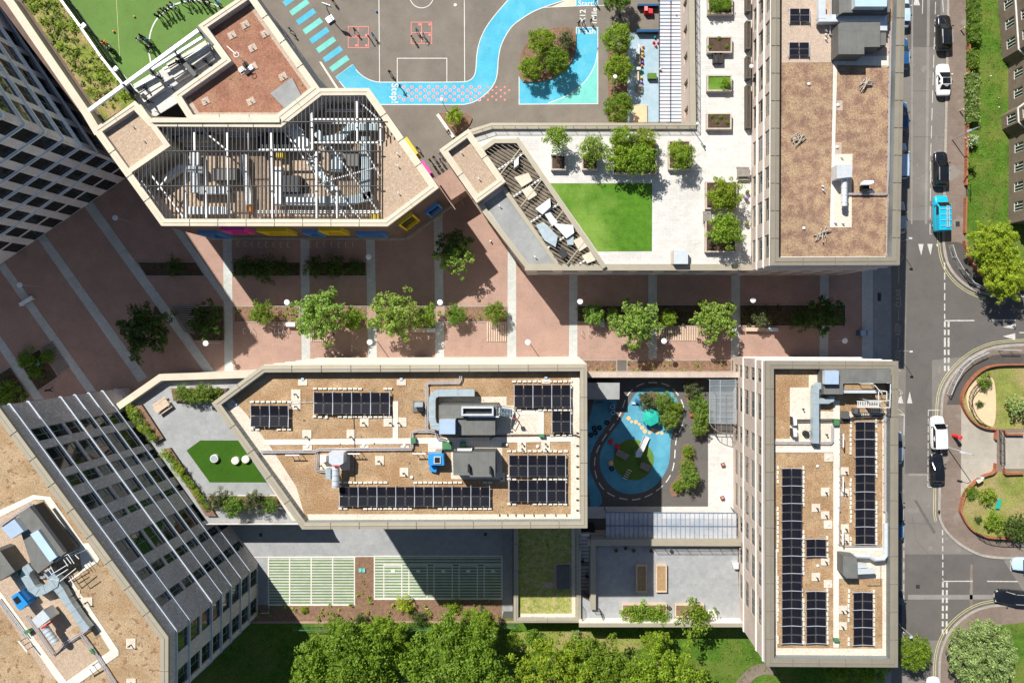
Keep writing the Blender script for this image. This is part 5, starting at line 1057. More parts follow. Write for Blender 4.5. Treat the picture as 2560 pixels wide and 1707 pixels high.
    wm, rm = fin(wh, 'tyre'), fin(rim, 'rim')
    for sx in (-1, 1):
        for y in (Lc*.30, -Lc*.30): out.append(('wheel', wm, 0, (sx*(w_-.20), y, .33), rm))
        hl = MB(); hl.box((sx*w_*.66, F_-.20, belt*.58), (.30,.22,.16), 'alu'); out.append(('headlight', fin(hl,'headlight'), 0, None))
        tl = MB(); tl.box((sx*w_*.70, B_+.10, belt*.66), (.2,.10,.14), 'red'); out.append(('tail_light', fin(tl,'tail_light'), 0, None))
        mi = MB(); mi.box((sx*(w_+.09), ws-.3, belt+.0), (.18,.12,.14), paint); out.append(('wing_mirror', fin(mi,'wing_mirror'), 0, None))
    pl = MB(); pl.box((0, F_+.0, .42), (.5,.03,.11), 'white_paint'); out.append(('number_plate', fin(pl,'number_plate'), 0, None))
    return out
def wheel(r, t):
    vs = []; n = 16
    for x in (-t/2, t/2):
        for j in range(n): a = 2*math.pi*j/n; vs.append((x, r*math.cos(a), r*math.sin(a)))
    return vs, [(j,(j+1)%n,n+(j+1)%n,n+j) for j in range(n)]+[list(range(n-1,-1,-1)), [n+j for j in range(n)]]
CARS = {}
def car(p, deg, paint, style, label, Lc=4.3, Wc=1.8, Hc=1.45, cat='car', name='parked_car', extra=None, zs=.7):
    key = (paint, style, Lc, Wc, Hc)
    if key not in CARS: CARS[key] = car_proto(Lc, Wc, Hc, style, paint)
    q = w2(p, zs); t = thing(name, label, cat, (q.x, q.y, .02), 'vehicles parked and waiting along the street'); t.rotation_euler.z = R_(deg)
    for it in CARS[key]:
        o = bpy.data.objects.new(it[0], it[1]); COL.objects.link(o); o.parent = t
        if it[3]: o.location = it[3]
        if it[0] == 'wheel': rm = bpy.data.objects.new('rim', it[4]); COL.objects.link(rm); rm.parent = o
        if it[2]: md = o.modifiers.new('round', 'SUBSURF'); md.levels = 2; md.render_levels = 2
    if extra: extra(t)
    return t
car(g(3,0,1612,305), 1, 'car_black', 'suv', 'dark navy estate car with silver roof rails at the top of the street', 4.9, 1.9, 1.65)
car(g(3,0,1610,735), 1, 'car_white', 'glassroof', 'white saloon with a dark glass roof beside the kerb', 4.35, 1.85, 1.45)
car(g(3,1,1582,-15), 0, 'car_black', 'suv', 'black car with a glossy bonnet just north of the bright blue van', 4.75, 1.9, 1.65)
def vanrack(t):
    mb = MB(); x = .22
    for s in (-.14, .14): mb.beam((x+s,-2.0,2.05), (x+s,.9,2.05), .05, .07, 'alu')
    for i in range(13): mb.beam((x-.14,-1.95+i*.23,2.05), (x+.14,-1.95+i*.23,2.05), .04, .04, 'alu')
    for i in range(4): mb.beam((-.7,-1.8+i*.75,1.97), (.75,-1.8+i*.75,1.97), .05, .05, 'alu')
    me = bpy.data.meshes.new('ladder'); me.from_pydata([tuple(v) for v in mb.v], [], mb.f); me.materials.append(MATS['alu']); o = bpy.data.objects.new('ladder_rack', me); COL.objects.link(o); o.parent = t
car(g(3,1,1585,395), 1, 'car_cyan', 'van', 'bright blue panel van carrying a ladder on its roof', 4.95, 1.95, 1.9, 'van', 'parked_van', vanrack)
car(g(3,2,1557,835), 2, 'car_white', 'mpv', 'white van parked beside the red pillar on the pavement', 4.5, 1.85, 1.8, 'van', 'parked_van')
car(g(3,2,1550,1165), 1, 'car_black', 'hatch', 'dark grey-black hatchback parked right behind the white van', 4.2, 1.8, 1.5)
car(g(3,3,2240,778), 86, 'car_black', 'suv', 'black car turning in the lower side road', 4.6, 1.9, 1.55)
car(g(3,3,2390,475), 90, 'car_pale_blue', 'hatch', 'pale blue-white car cut off by the right edge in the lower side road', 4.3, 1.85, 1.5)
car(g(3,3,1520,1660), 0, 'car_white', 'hatch', 'white car just showing at the bottom edge in the marked bay', 4.3, 1.8, 1.5)
for (x, y), pt, st, lb in [(g(3,0,1235,110),'car_pale_blue','hatch','pale blue car in the tower shade, furthest up the street'),(g(3,0,1225,500),'car_blue','suv','very dark blue car in deep shade, second from the top beside the north tower'),(g(3,0,1218,1085),'car_blue','hatch','mid blue car in the shade beside the north tower'),(g(3,0,1210,1480),'car_pale_blue','mpv','pale blue people carrier in the shade half way along the north tower'),
    (g(3,1,1196,430),'car_silver','hatch','silver-blue hatchback in the shade nearest the plaza corner'),(g(3,2,1170,970),'car_silver','hatch','silver car in the shade beside the south tower, nearest the plaza'),(g(3,2,1170,1520),'car_black','suv','near-black car with a pale windscreen in the shade beside the south tower'),(g(3,3,1170,110),'car_blue','suv','dark blue car in the shade beside the south tower'),(g(3,3,1178,870),'car_black','mpv','long black people carrier with a pale bonnet near the south end of the tower')]:
    car((x, y), 0, pt, st, lb, 4.4 if st != 'mpv' else 4.9, 1.8, 1.55 if st != 'mpv' else 1.8)
# ================= PEOPLE =================
def body_mesh(pose):
    """one continuous skinned figure, 1.35 m tall, facing +Y"""
    J = {'pel':(0,0,.70,.105),'wst':(0,.0,.82,.095),'che':(0,.0,.98,.115),'nck':(0,.01,1.10,.042),'hd0':(0,.02,1.17,.062),'hd1':(0,.03,1.24,.092),'hd2':(0,.02,1.31,.062)}
    E = [('pel','wst'),('wst','che'),('che','nck'),('nck','hd0'),('hd0','hd1'),('hd1','hd2')]
    sw = {'stand':(.03,-.02),'walk':(.20,-.20),'run':(.30,-.26),'reach':(.06,-.06),'sit':(.36,.36)}[pose]
    for s, nm in ((1,'l'),(-1,'r')):
        f_ = sw[0] if s > 0 else sw[1]
        if pose == 'sit': J['hip'+nm]=(.08*s,.03,.68,.085); J['kne'+nm]=(.10*s,.34,.66,.06); J['ank'+nm]=(.10*s,.36,.34,.04); J['toe'+nm]=(.10*s,.50,.31,.035)
        else: J['hip'+nm]=(.08*s,0,.66,.085); J['kne'+nm]=(.09*s,f_*.6+.02,.36,.058); J['ank'+nm]=(.09*s,f_,.07+abs(f_)*.10,.040); J['toe'+nm]=(.10*s,f_+.14,.04+abs(f_)*.06,.034)
        E += [('pel','hip'+nm),('hip'+nm,'kne'+nm),('kne'+nm,'ank'+nm),('ank'+nm,'toe'+nm)]
        J['sho'+nm]=(.15*s,0,1.04,.058)
        a = {'stand':((.19,-.02,.84),(.20,.06,.66)),'walk':((.20,-.10*s,.84),(.21,-.14*s+.06,.68)),'run':((.22,-.16*s,.86),(.20,.08-.12*s,.80)),'reach':((.28,.14,.98),(.24,.34,1.06)),'sit':((.20,.08,.84),(.14,.28,.74))}[pose]
        e, h_ = a; J['elb'+nm]=(e[0]*s,e[1],e[2],.038); J['wri'+nm]=(h_[0]*s,h_[1],h_[2],.025)
        d = (Vector(h_)-Vector(e)).normalized(); d.x *= s; sd = Vector((s,0,0)); p = Vector((h_[0]*s,h_[1],h_[2])); pm = p+d*.05; J['pal'+nm]=(*pm,.028)
        E += [('che','sho'+nm),('sho'+nm,'elb'+nm),('elb'+nm,'wri'+nm),('wri'+nm,'pal'+nm)]
        ax = d.cross(Vector((s,0,0)));  ax = ax.normalized() if ax.length > .1 else Vector((0,1,0))
        for k in range(4): 
            q = pm+ax*((k-1.5)*.019)+d*(.045+.01*(k in (1,2))); J['f%d%s'%(k,nm)]=(*q,.009); q2 = q+d*.025+sd*(-.012); J['g%d%s'%(k,nm)]=(*q2,.008); E += [('pal'+nm,'f%d%s'%(k,nm)),('f%d%s'%(k,nm),'g%d%s'%(k,nm))]
        q = p+d*.03+ax*.045; J['th'+nm]=(*q,.009); E.append(('wri'+nm,'th'+nm))
    J['nos'] = (0,.135,1.225,.012); E.append(('hd1','nos'))
    for s, nm in ((1,'l'),(-1,'r')): J['ear'+nm]=(.098*s,.02,1.22,.014); E.append(('hd1','ear'+nm))
    ks = list(J); me = bpy.data.meshes.new('b'); me.from_pydata([J[k][:3] for k in ks], [(ks.index(a), ks.index(b)) for a, b in E], [])
    o = bpy.data.objects.new('b', me); COL.objects.link(o); md = o.modifiers.new('s', 'SKIN'); md.use_smooth_shade = True
    for i, k in enumerate(ks): me.skin_vertices[0].data[i].radius = (J[k][3], J[k][3]*(.8 if k in ('che','wst','pel') else 1)); me.skin_vertices[0].data[i].use_root = (k == 'pel')
    o.modifiers.new('u', 'SUBSURF').levels = 1; dg = bpy.context.evaluated_depsgraph_get(); dg.update()
    out = bpy.data.meshes.new_from_object(o.evaluated_get(dg)); bpy.data.objects.remove(o); return out, sw
BODY = {}
def person_meshes(pose, top, leg):
    if pose not in BODY: BODY[pose] = body_mesh(pose)
    key = (pose, top, leg)
    if key in BODY: return BODY[key]
    me = BODY[pose][0].copy(); me.name = 'person'; me.materials.clear()
    for m in ('skin', top, leg, 'black', 'white_paint'): me.materials.append(MATS[m])
    for p in me.polygons:
        c = p.center; z = c.z; xx = abs(c.x)
        sit = pose == 'sit'
        if z > 1.105 and not (pose == 'reach' and xx > .13):
            i = 0
            if c.y > .105 and 1.235 < z < 1.262 and .02 < xx < .055: i = 3
        elif (xx > .165 and z < .72 and not sit) or (pose in ('reach',) and c.y > .30): i = 0
        elif z > (.74 if not sit else .76) : i = 1
        elif z > .10 or (sit and z > .38): i = 2
        else: i = 3
        p.material_index = i
    BODY[key] = me; return me
HAIRS = {}
def hair_mesh(m, long):
    if (m, long) in HAIRS: return HAIRS[(m, long)]
    mb = MB(); mb.ball((0,-.005,1.262), .112, m, 7, .95)
    if long: mb.ball((0,-.09,1.14), .07, m, 5, 1.9)
    mb.v = [(x, y if y < .06 else .06+(y-.06)*.5, z if z > 1.21 or y < 0 else 1.21) for x, y, z in mb.v]
    me = bpy.data.meshes.new('hair'); me.from_pydata(mb.v, [], mb.f); me.materials.append(MATS[m]); me.polygons.foreach_set('use_smooth', [True]*len(me.polygons)); HAIRS[(m, long)] = me; return me
def person(p, deg, pose, top, leg, hair, label, group, z=0.0, s=1.0, long=False, zh=.8):
    q = w2(p, z+zh*s); t = thing('person', label, 'person', (q.x, q.y, z), group)
    dz = -.28 if pose == 'sit' else 0
    t.rotation_euler.z = R_(deg); t.scale = (s, s, s); t.location.z = z+.03+dz*s
    o = bpy.data.objects.new('body', person_meshes(pose, top, leg)); COL.objects.link(o); o.parent = t
    h = bpy.data.objects.new('hair', hair_mesh(hair, long)); COL.objects.link(h); h.parent = t
GY_ = 'children in the school yard'; N_, K_, B_, W_ = 'cloth_navy', 'cloth_black', 'cloth_sky', 'cloth_white'
for (c_, r, x, y), dg, po_, tp_, hr, lb in [((1,0,315,275),120,'walk',B_,'hair_dark','child in a pale blue top walking beside the brown block, west of the painted bars'),
    ((1,0,905,275),160,'walk',N_,'hair_brown','child in navy in the upper left square of the left coral grid'),((1,0,1035,342),-60,'stand',N_,'hair_dark','child in navy standing on the right edge of the left coral grid'),((1,0,1072,320),-150,'reach',B_,'hair_dark','child with a yellow sleeve at the right of the left coral grid'),
    ((1,0,1475,278),200,'walk',B_,'hair_dark','child in blue in the upper left square of the right coral grid'),((1,0,1433,345),-30,'stand',W_,'hair_dark','child in a pale top at the left edge of the right coral grid'),((1,0,1537,318),140,'reach',W_,'hair_fair','fair-haired child in white at the centre of the right coral grid'),
    ((1,0,1225,662),30,'walk',N_,'hair_dark','lone child in navy left of the white goal box lines'),((1,0,1322,795),-120,'run',N_,'hair_dark','child running on the blue track beside the word Step'),((1,0,702,5),0,'stand',K_,'hair_dark','child in black at the top edge near the basketball stand'),
    ((1,0,1480,1360),170,'walk',N_,'hair_dark','child in navy walking alone beside the yellow window surround'),((1,0,1632,1445),200,'stand',N_,'hair_dark','child at the top of the group by the brick steps'),((1,0,1597,1472),-80,'stand',K_,'hair_brown','child in black and white on the left of the group by the brick steps'),
    ((1,0,1692,1468),90,'stand',B_,'hair_dark','child in blue on the right of the group by the brick steps'),((1,0,1640,1532),0,'stand',N_,'hair_dark','child in dark teal at the bottom left of the group by the brick steps'),((1,0,1688,1530),40,'sit',K_,'hair_dark','child sitting with outstretched legs at the bottom of the group by the brick steps'),
    ((1,0,1688,1408),-140,'walk',B_,'hair_fair','child next to the cream coping of the small podium tower, above the group'),((1,0,1765,1200),60,'sit',N_,'hair_dark','child in navy sitting on the long bench by the small bark bed'),
    ((2,0,617,212),30,'walk',K_,'hair_dark','leftmost of the three children above the word Finish'),((2,0,657,203),-10,'walk',B_,'hair_dark','middle one of the three children above the word Finish, in blue'),((2,0,727,192),20,'walk',N_,'hair_dark','rightmost of the three children above the word Finish'),
    ((2,0,765,8),0,'walk',B_,'hair_dark','child in blue inside the Start box at the top edge'),((2,0,850,2),30,'walk',N_,'hair_dark','child in navy just right of the Start box at the top edge')]:
    person(g(c_,r,x,y), dg, po_, tp_, 'cloth_grey' if tp_ != K_ else K_, hr, lb, GY_, 0.015, 1.0+.08*math.sin(x), len(lb) % 2 == 0)
GQ = 'players on the green pitch'; zq = Z1+.03
for i, (x, y, tp_, lb) in enumerate([(1440,150,K_,'end player in black at the left of the line following the white arc'),(1472,130,K_,'second player in black from the left end of the line on the arc'),(1495,100,N_,'third player from the left end of the line on the arc'),(1525,95,K_,'fourth player from the left end of the line on the arc'),(1556,70,N_,'fifth player from the left end of the line on the arc'),(1582,42,B_,'player in blue, sixth from the left end of the line on the arc'),(1600,72,W_,'small player in white in front of the blue one on the arc'),
    (1672,14,N_,'left player of the upper part of the arc line'),(1718,6,B_,'player in blue beside the left player on the upper arc'),(1765,8,N_,'third player on the upper arc'),(1815,14,N_,'fourth player on the upper arc, near its top'),(1862,10,N_,'fifth player on the upper arc'),(1888,40,K_,'player stepping out below the upper arc'),(1918,18,N_,'sixth player on the upper arc'),(2000,30,B_,'player in pale blue at the far right end of the arc'),(2020,62,N_,'rightmost player of the line, beside the cream coping'),
    (1302,335,K_,'player in black at the top left of the huddle on the pitch'),(1275,372,W_,'player in a white shirt at the left of the huddle'),(1312,362,N_,'player in navy inside the huddle'),(1352,368,B_,'player in bright blue at the top of the huddle'),(1385,405,K_,'player in black at the right of the huddle'),(1352,430,K_,'player in black at the bottom of the huddle'),
    (962,398,'cloth_orange','person in orange sitting on the sideline of the pitch'),(982,422,'cloth_red','person in red sitting on the sideline of the pitch'),(1008,436,W_,'person in white on the sideline next to the red one'),(1012,470,K_,'person in black at the end of the sideline row')]):
    person(g(0,0,x,y), (i*67) % 360, ['stand','walk','reach','run'][i % 4], tp_, K_ if tp_ != W_ else N_, 'hair_dark', lb, GQ, zq, 1.12)
for x, y, po_, tp_, lb in [(1325,806,'sit',N_,'person in navy sitting on the pale timber steps at the left'),(1572,800,'walk',W_,'person in white crossing the pale timber deck with a bag'),(1928,598,'sit',N_,'person in navy sitting on the steps beside the cream coping'),(1358,925,'walk',K_,'person in black in the shade at the foot of the timber deck'),(1640,575,'stand',K_,'person in black among the steps beneath the white beams'),(1885,560,'walk',K_,'person in black walking at the top of the timber steps'),(1775,618,'stand',K_,'person in black under the dark beam at the timber steps'),(1392,622,'walk','cloth_red','person in red stepping off the pitch below the white beams')]:
    person(g(0,0,x,y), (x*3) % 360, po_, tp_, K_, 'hair_dark', lb, 'people on the timber steps', Z1+.12, 1.15)
person(g(2,3,650,450), 180, 'walk', K_, K_, 'hair_dark', 'person in black halfway down the outdoor stair', 'people on the outdoor stair', 1.7, 1.1); person(g(2,3,688,585), 10, 'walk', K_, 'cloth_grey', 'hair_dark', 'person lower down the outdoor stair, near the landing', 'people on the outdoor stair', 1.15, 1.1)
person(g(0,2,445,445), 30, 'walk', 'cloth_black', 'cloth_grey', 'hair_dark', 'person in black walking on the plaza beside the dark tower', 'people on the plaza', .02, 1.2)
# ================= ROOF EQUIPMENT =================
zm, zs_, zn_, zl = ZM-1.0+.03, ZS-.95+.03, ZN-1.0+.03, ZL-.4+.03
def solar(p0, p1, nx, ny, z, label, axis='x', blocks=True, tilt=.16):
    """p0,p1 opposite corners (seen) ; nx by ny panels; axis: direction in which the array runs"""
    h = z+.35; a, b = w2(p0, h), w2(p1, h); x0, x1, y0, y1 = min(a.x,b.x), max(a.x,b.x), min(a.y,b.y), max(a.y,b.y)
    t = thing('solar_array', label, 'solar panels', ((x0+x1)/2, (y0+y1)/2, z), 'solar arrays on the school roofs'); dx, dy = (x1-x0)/nx, (y1-y0)/ny; g_ = .035
    rails = MB()
    for i in range(nx):
        for j in range(ny):
            X0, X1, Y0, Y1 = x0+i*dx+g_, x0+(i+1)*dx-g_, y0+j*dy+g_, y0+(j+1)*dy-g_
            k = j if axis == 'x' else i; up = (lambda X, Y: h+tilt*((Y-y0-dy)/dy if k else (y0+dy-Y)/dy)) if axis == 'x' else (lambda X, Y: h+tilt*((X-x0-dx)/dx if k else (x0+dx-X)/dx))
            if (axis == 'x' and ny != 2) or (axis == 'y' and nx != 2): up = lambda X, Y: h
            mb = MB(); c_ = [(X0,Y0),(X1,Y0),(X1,Y1),(X0,Y1)]; top = [(X,Y,up(X,Y)+.03) for X,Y in c_]; bot = [(X,Y,up(X,Y)-.01) for X,Y in c_]
            mb.mesh(bot+top, [(0,1,5,4),(1,2,6,5),(2,3,7,6),(3,0,4,7),(3,2,1,0)], 'panel_frame'); e = .02
            mb.face([(X,Y,Z) for X,Y,Z in top], 'panel_frame'); ins = [(X+(e if X == X0 else -e), Y+(e if Y == Y0 else -e), Z+.004) for (X,Y,Z) in top]
            mb.face(ins, 'solar_cell_y' if axis == 'x' else 'solar_cell'); mb.build('panel', t)
    n = nx if axis == 'x' else ny
    for i in range(n+1):
        if i % 2 and i != n: continue
        if axis == 'x': X = x0+i*dx; rails.beam((X,y0-.12,h+tilt), (X,(y0+y1)/2,h+.05), .05, .07, 'alu'); rails.beam((X,(y0+y1)/2,h+.05), (X,y1+.12,h+tilt), .05, .07, 'alu'); rails.beam((X,y0,z),(X,y0,h+tilt),.05,.05,'alu'); rails.beam((X,y1,z),(X,y1,h+tilt),.05,.05,'alu')
        else: Y = y0+i*dy; rails.beam((x0-.12,Y,h+tilt), ((x0+x1)/2,Y,h+.05), .05, .07, 'alu'); rails.beam(((x0+x1)/2,Y,h+.05), (x1+.12,Y,h+tilt), .05, .07, 'alu'); rails.beam((x0,Y,z),(x0,Y,h+tilt),.05,.05,'alu'); rails.beam((x1,Y,z),(x1,Y,h+tilt),.05,.05,'alu')
    rails.build('frame', t)
    if blocks:
        mb = MB(); rs = random.Random(int(x0*10)); run = (x1-x0) if axis == 'x' else (y1-y0); k = int(run/.52)
        for sd_ in (0, 1):
            for i in range(k+1):
                if 1 < i < k-1 and (i//5+sd_) % 3 == 0: continue
                s_ = i*run/k+rs.uniform(-.03,.03); o_ = .33+rs.uniform(-.02,.03)
                if axis == 'x': mb.box((x0+s_, (y1+o_) if sd_ else (y0-o_), z), (.42,.2,.14), 'block_pale', rz=rs.uniform(-.05,.05))
                else: mb.box(((x1+o_) if sd_ else (x0-o_), y0+s_, z), (.2,.42,.14), 'block_pale', rz=rs.uniform(-.05,.05))
        mb.build('ballast', t)
solar(g(0,2,2305,582), g(1,2,300,778), 4, 2, zm, 'short solar array nearest the pointed west end of the middle roof')
solar(g(1,2,533,462), g(1,2,1228,662), 8, 2, zm, 'solar array of eight columns on the upper part of the middle roof'); solar(g(1,2,768,1325), g(1,2,2146,1507), 16, 2, zm, 'longest solar array, along the lower side of the middle roof')
solar(g(2,2,20,393), g(2,2,537,600), 6, 2, zm, 'top solar array in the upper right corner of the middle roof'); solar(g(2,2,366,630), g(2,2,537,832), 2, 2, zm, 'small square solar array right of the gravel square on the middle roof')
solar(g(2,2,-27,1037), g(2,2,492,1236), 6, 2, zm, 'upper one of the stacked pair of arrays at the lower right of the middle roof'); solar(g(2,2,-27,1264), g(2,2,492,1466), 6, 2, zm, 'lower one of the stacked pair of arrays at the lower right of the middle roof')
solar(g(3,2,122,1160), g(3,3,306,1200), 2, 20, zs_, 'very long solar array down the west side of the south tower roof', 'y'); solar(g(3,2,794,733), g(3,3,977,292), 2, 14, zs_, 'long solar array on the east side of the south tower roof', 'y')
solar(g(3,3,344,243), g(3,3,526,402), 2, 2, zs_, 'tiny square solar array in the middle of the south tower roof', 'y'); solar(g(3,3,346,722), g(3,3,527,1200), 2, 6, zs_, 'six-row solar array right beside the very long one on the south tower', 'y')
solar(g(3,3,776,732), g(3,3,956,1215), 2, 6, zs_, 'solar array in the south-east corner of the south tower roof', 'y')
solar(g(3,0,198,80), g(3,0,384,203), 2, 2, zn_, 'upper one of two raised solar tables on the north tower gravel', 'x', False, .0); solar(g(3,0,192,390), g(3,0,378,512), 2, 2, zn_, 'lower one of two raised solar tables on the north tower gravel', 'x', False, .0)
# vents on gravel squares
def vent(p, z, label, pad=None, kind='pipe', pm='gravel_pale', rot=0.0):
    mb = MB(); q = w2(p, z); t = thing('roof_vent', label, 'roof vent', (q.x,q.y,z), 'vents and caps standing on the roofs')
    if pad: 
        P = W(pad, z) if len(pad) == 4 else None; a = (sum(P, Vector((0,0)))/4); sx, sy = (P[1]-P[0]).length, (P[2]-P[1]).length; rz = math.atan2(P[1].y-P[0].y, P[1].x-P[0].x)
        mb.box((a.x,a.y,z), (sx, sy, .05), 'gravel_pale' if pm is None else pm, rz); mb.build('gravel_pad', t); mb = MB()
    if kind == 'pipe': mb.cyl((q.x,q.y,z), .055, .45, 'dark_metal', 8); mb.cyl((q.x,q.y,z+.45), .10, .08, 'dark_metal', 10)
    elif kind == 'hook': mb.tube([(q.x,q.y,z),(q.x,q.y,z+.6),(q.x+.12,q.y+.08,z+.72),(q.x+.24,q.y+.02,z+.6)], .06, 'dark_metal', 7)
    elif kind == 'cap': mb.cyl((q.x,q.y,z), .13, .12, 'steel_white', 14); mb.cyl((q.x,q.y,z+.12), .17, .05, 'steel_white', 14, r2=.06)
    elif kind == 'white': mb.tube([(q.x-.1,q.y+.14,z+.1),(q.x,q.y,z+.35),(q.x+.14,q.y-.12,z+.2)], .07, 'steel_white', 8); mb.cyl((q.x,q.y,z), .06, .3, 'steel_white', 8)
    elif kind == 'drain': mb.box((q.x,q.y,z), (.30,.26,.14), 'car_pale_blue')
    mb.build('vent_head', t)
def vp(c, r, x, y, pad, lb, z, kind='pipe', pm='gravel_pale'): vent(g(c,r,x,y), z, lb, rect(c, r, *pad) if pad else None, kind, pm)
for a in [(1,2,368,480,(325,438,410,545),'vent on the tall gravel strip left of the eight-column array, upper'),(1,2,372,592,(325,548,410,622),'vent on the tall gravel strip left of the eight-column array, lower'),(1,2,468,868,(425,808,510,885),'vent on the square just above the west end of the pale path'),(1,2,876,868,(833,805,912,885),'vent on the square above the path where the thin conduit crosses'),
    (1,2,992,742,(955,695,1035,778),'vent on the square below the eight-column array, left of the path spur'),(1,2,1238,742,(1172,695,1250,778),'vent on the square touching the left side of the path spur'),(1,2,1313,742,(1309,695,1383,778),'vent on the square touching the right side of the path spur'),(1,2,1132,1092,(1095,1047,1175,1130),'vent on the square between the silver flue unit and the blue unit'),
    (1,2,1360,1202,(1320,1155,1400,1235),'vent on the square below left of the bright blue unit'),(1,2,2258,1248,(2242,1200,2285,1285),'vent on the narrow pad beside the lower dark plant box'),(2,2,94,930,(50,915,130,955),'upper left vent of the four below the long pipe'),(2,2,94,978,(50,957,130,995),'lower left vent of the four below the long pipe'),(2,2,308,932,(267,915,350,955),'upper right vent of the four below the long pipe'),(2,2,310,980,(267,957,350,995),'lower right vent of the four below the long pipe'),(1,2,598,1135,None,'vent beside the small white box near the silver flue unit')]: vp(*a, zm)
for a in [(1,2,475,957,(430,948,515,1000),'white cap below the west end of the pale path'),(1,2,990,948,(955,950,1035,985),'white cap just under the pale path, middle'),(1,2,1362,950,(1328,952,1405,985),'white cap under the path left of the green pipe box'),(1,2,1430,1242,None,'round cap above the longest solar array'),(1,2,650,690,None,'round cap under the eight-column array'),(2,2,235,960,None,'round cap between the two vent pairs'),(1,2,2300,945,None,'white cap on the gravel right of the white condenser')]: vp(*a, zm, 'cap')
for x, lb in ((430,'left'),(1335,'middle')): vp(1,2,x,343,(x-42,348,x+42,400),'pale blue drain box at the foot of the north parapet, '+lb+' one', zm, 'drain')
vp(2,2,312,326,(272,345,352,385),'pale blue drain box at the foot of the north parapet, right one', zm, 'drain'); vp(0,2,2168,570,None,'pale blue drain box in the pointed west corner of the middle roof', zm, 'drain')
for a in [(3,2,315,615,None,'vent on the wide gravel area of the south tower'),(3,2,530,848,None,'vent right of the curved duct on the south tower'),(3,2,708,1190,(665,1150,740,1220),'vent right of the path beside the long white tray'),(3,2,705,1388,(665,1345,740,1415),'vent beside the lower white tray on the south tower'),(3,2,525,1380,(485,1338,562,1415),'vent left of the path at mid height of the south tower'),(3,2,443,1523,(400,1485,478,1560),'vent beside the fourth rows of the very long array'),
    (3,3,525,25,(485,-10,562,60),'vent just above the tiny square array'),(3,3,708,148,(668,110,742,185),'vent right of the path near the thin white tray'),(3,3,525,450,(485,415,562,485),'vent between the tiny array and the round cap'),(3,3,442,595,(400,555,478,628),'vent between the tiny array and the six-row array'),(3,3,675,900,(652,855,695,930),'left of two vents right of the path near the south end'),(3,3,713,897,(697,855,725,930),'right of two vents right of the path near the south end'),(3,3,675,1043,(650,1005,722,1077),'single vent right of the path near the south end'),(3,3,708,258,(668,200,742,280),'vent at the end of the thin white tray')]: vp(*a, zs_)
for a in [(3,2,453,1140,None,'white round cap near the top of the very long array'),(3,3,455,488,None,'white round cap below the tiny square array'),(3,3,550,655,(512,620,588,690),'flat cap on a square left of the path below the tiny array'),(3,3,550,110,(512,75,588,150),'flat cap on a square above the tiny array'),(3,2,548,1060,(515,1020,595,1100),'flat cap on the pale square at the top left of the path crossing')]: vp(*a, zs_, 'cap')
for a in [(3,0,373,775,None,'white round cap on the red sedum of the north tower, upper part'),(3,1,327,527,None,'white round cap on the red sedum of the north tower, lower part'),(3,0,640,968,None,'small cap beside the pale path, upper'),(3,0,632,1352,None,'small cap beside the pale path, lower')]: vp(*a, zn_, 'cap')
for a in [(3,1,500,150,None,'upper white twin vent left of the path on the north tower'),(3,1,612,480,None,'white twin vent at the lower end of the gravel strip'),(3,1,680,485,None,'single white vent beside the twin at the end of the gravel strip'),(3,0,670,1450,None,'white vent above the grey box unit'),(3,0,525,290,None,'upper white vent left of the stepped dark plant box'),(3,0,530,330,None,'second white vent left of the stepped dark plant box'),(3,0,528,370,None,'third white vent left of the stepped dark plant box'),(3,1,505,185,None,'lower white twin vent left of the path on the north tower'),(3,0,690,548,None,'white vent in the corner below the stepped dark plant box')]: vp(*a, zn_, 'white')
def dia(c, r, x, y, s=46): return G(c, r, '%f,%f %f,%f %f,%f %f,%f' % (x-s,y-12, x+s*.4,y-s, x+s,y+12, x-s*.4,y+s))
zb = ZA-.9+.02
for c_, r, x, y, lb in [(0,0,2252,228,'topmost'),(0,0,2130,325,'upper left'),(0,0,2320,442,'upper right'),(0,0,2235,648,'middle left'),(0,0,2325,615,'middle right'),(0,0,1888,930,'lower left'),(0,0,2305,932,'lower middle'),(1,0,85,310,'right'),(1,0,248,705,'lower right')]:
    vent(g(c_,r,x,y), zb, lb+' white vent on a diamond pad of the rust-red roof by the pitch', dia(c_,r,x,y), 'white', 'gravel_pink')
for c_, r, x, y, z, lb in [(0,0,1225,1165,ZA-.63,'upper white vent on the west gravel corner of the arts block'),(0,0,1325,1295,ZA-.63,'lower white vent on the west gravel corner of the arts block'),(1,0,1303,1420,ZA-.63,'upper white vent on the east gravel roof of the arts block'),(1,0,1307,1530,ZA-.63,'middle white vent on the east gravel roof of the arts block'),(1,1,1312,210,ZA-.63,'lower white vent on the east gravel roof of the arts block'),(1,0,1890,1410,9.04,'white vent at the top of the small podium tower roof'),(1,1,2050,80,9.04,'white vent at the bottom of the small podium tower roof'),(1,1,2240,330,ZP-.3,'white horseshoe vent on the upper grey strip roof'),(2,1,215,795,ZP-.3,'white horseshoe vent on the lower grey strip roof')]: vent(g(c_,r,x,y), z, lb, None, 'white')
for x, y, lb in [(690,750,'hooked vent left of the pale path on the lower left roof'),(805,820,'hooked vent on the square pad beside the pale path of the lower left roof'),(685,335,'tangled dark hooked vent by the white slabs of the lower left roof')]: vent(g(0,3,x,y), zl, lb, rect(0,3,x-50,y-40,x+45,y+40), 'hook')
vent(g(0,3,1205,1212), zl, 'lone hooked vent on a square in the bare area of the lower left roof', rect(0,3,1160,1158,1246,1248), 'hook'); vent(g(0,3,1205,1560), zl, 'hooked vent at the bottom edge of the lower left roof', rect(0,3,1162,1524,1248,1600), 'hook'); vent(z3('510,85')[0], zl, 'hooked vent near the top of the slab path on the lower left roof', None, 'hook')
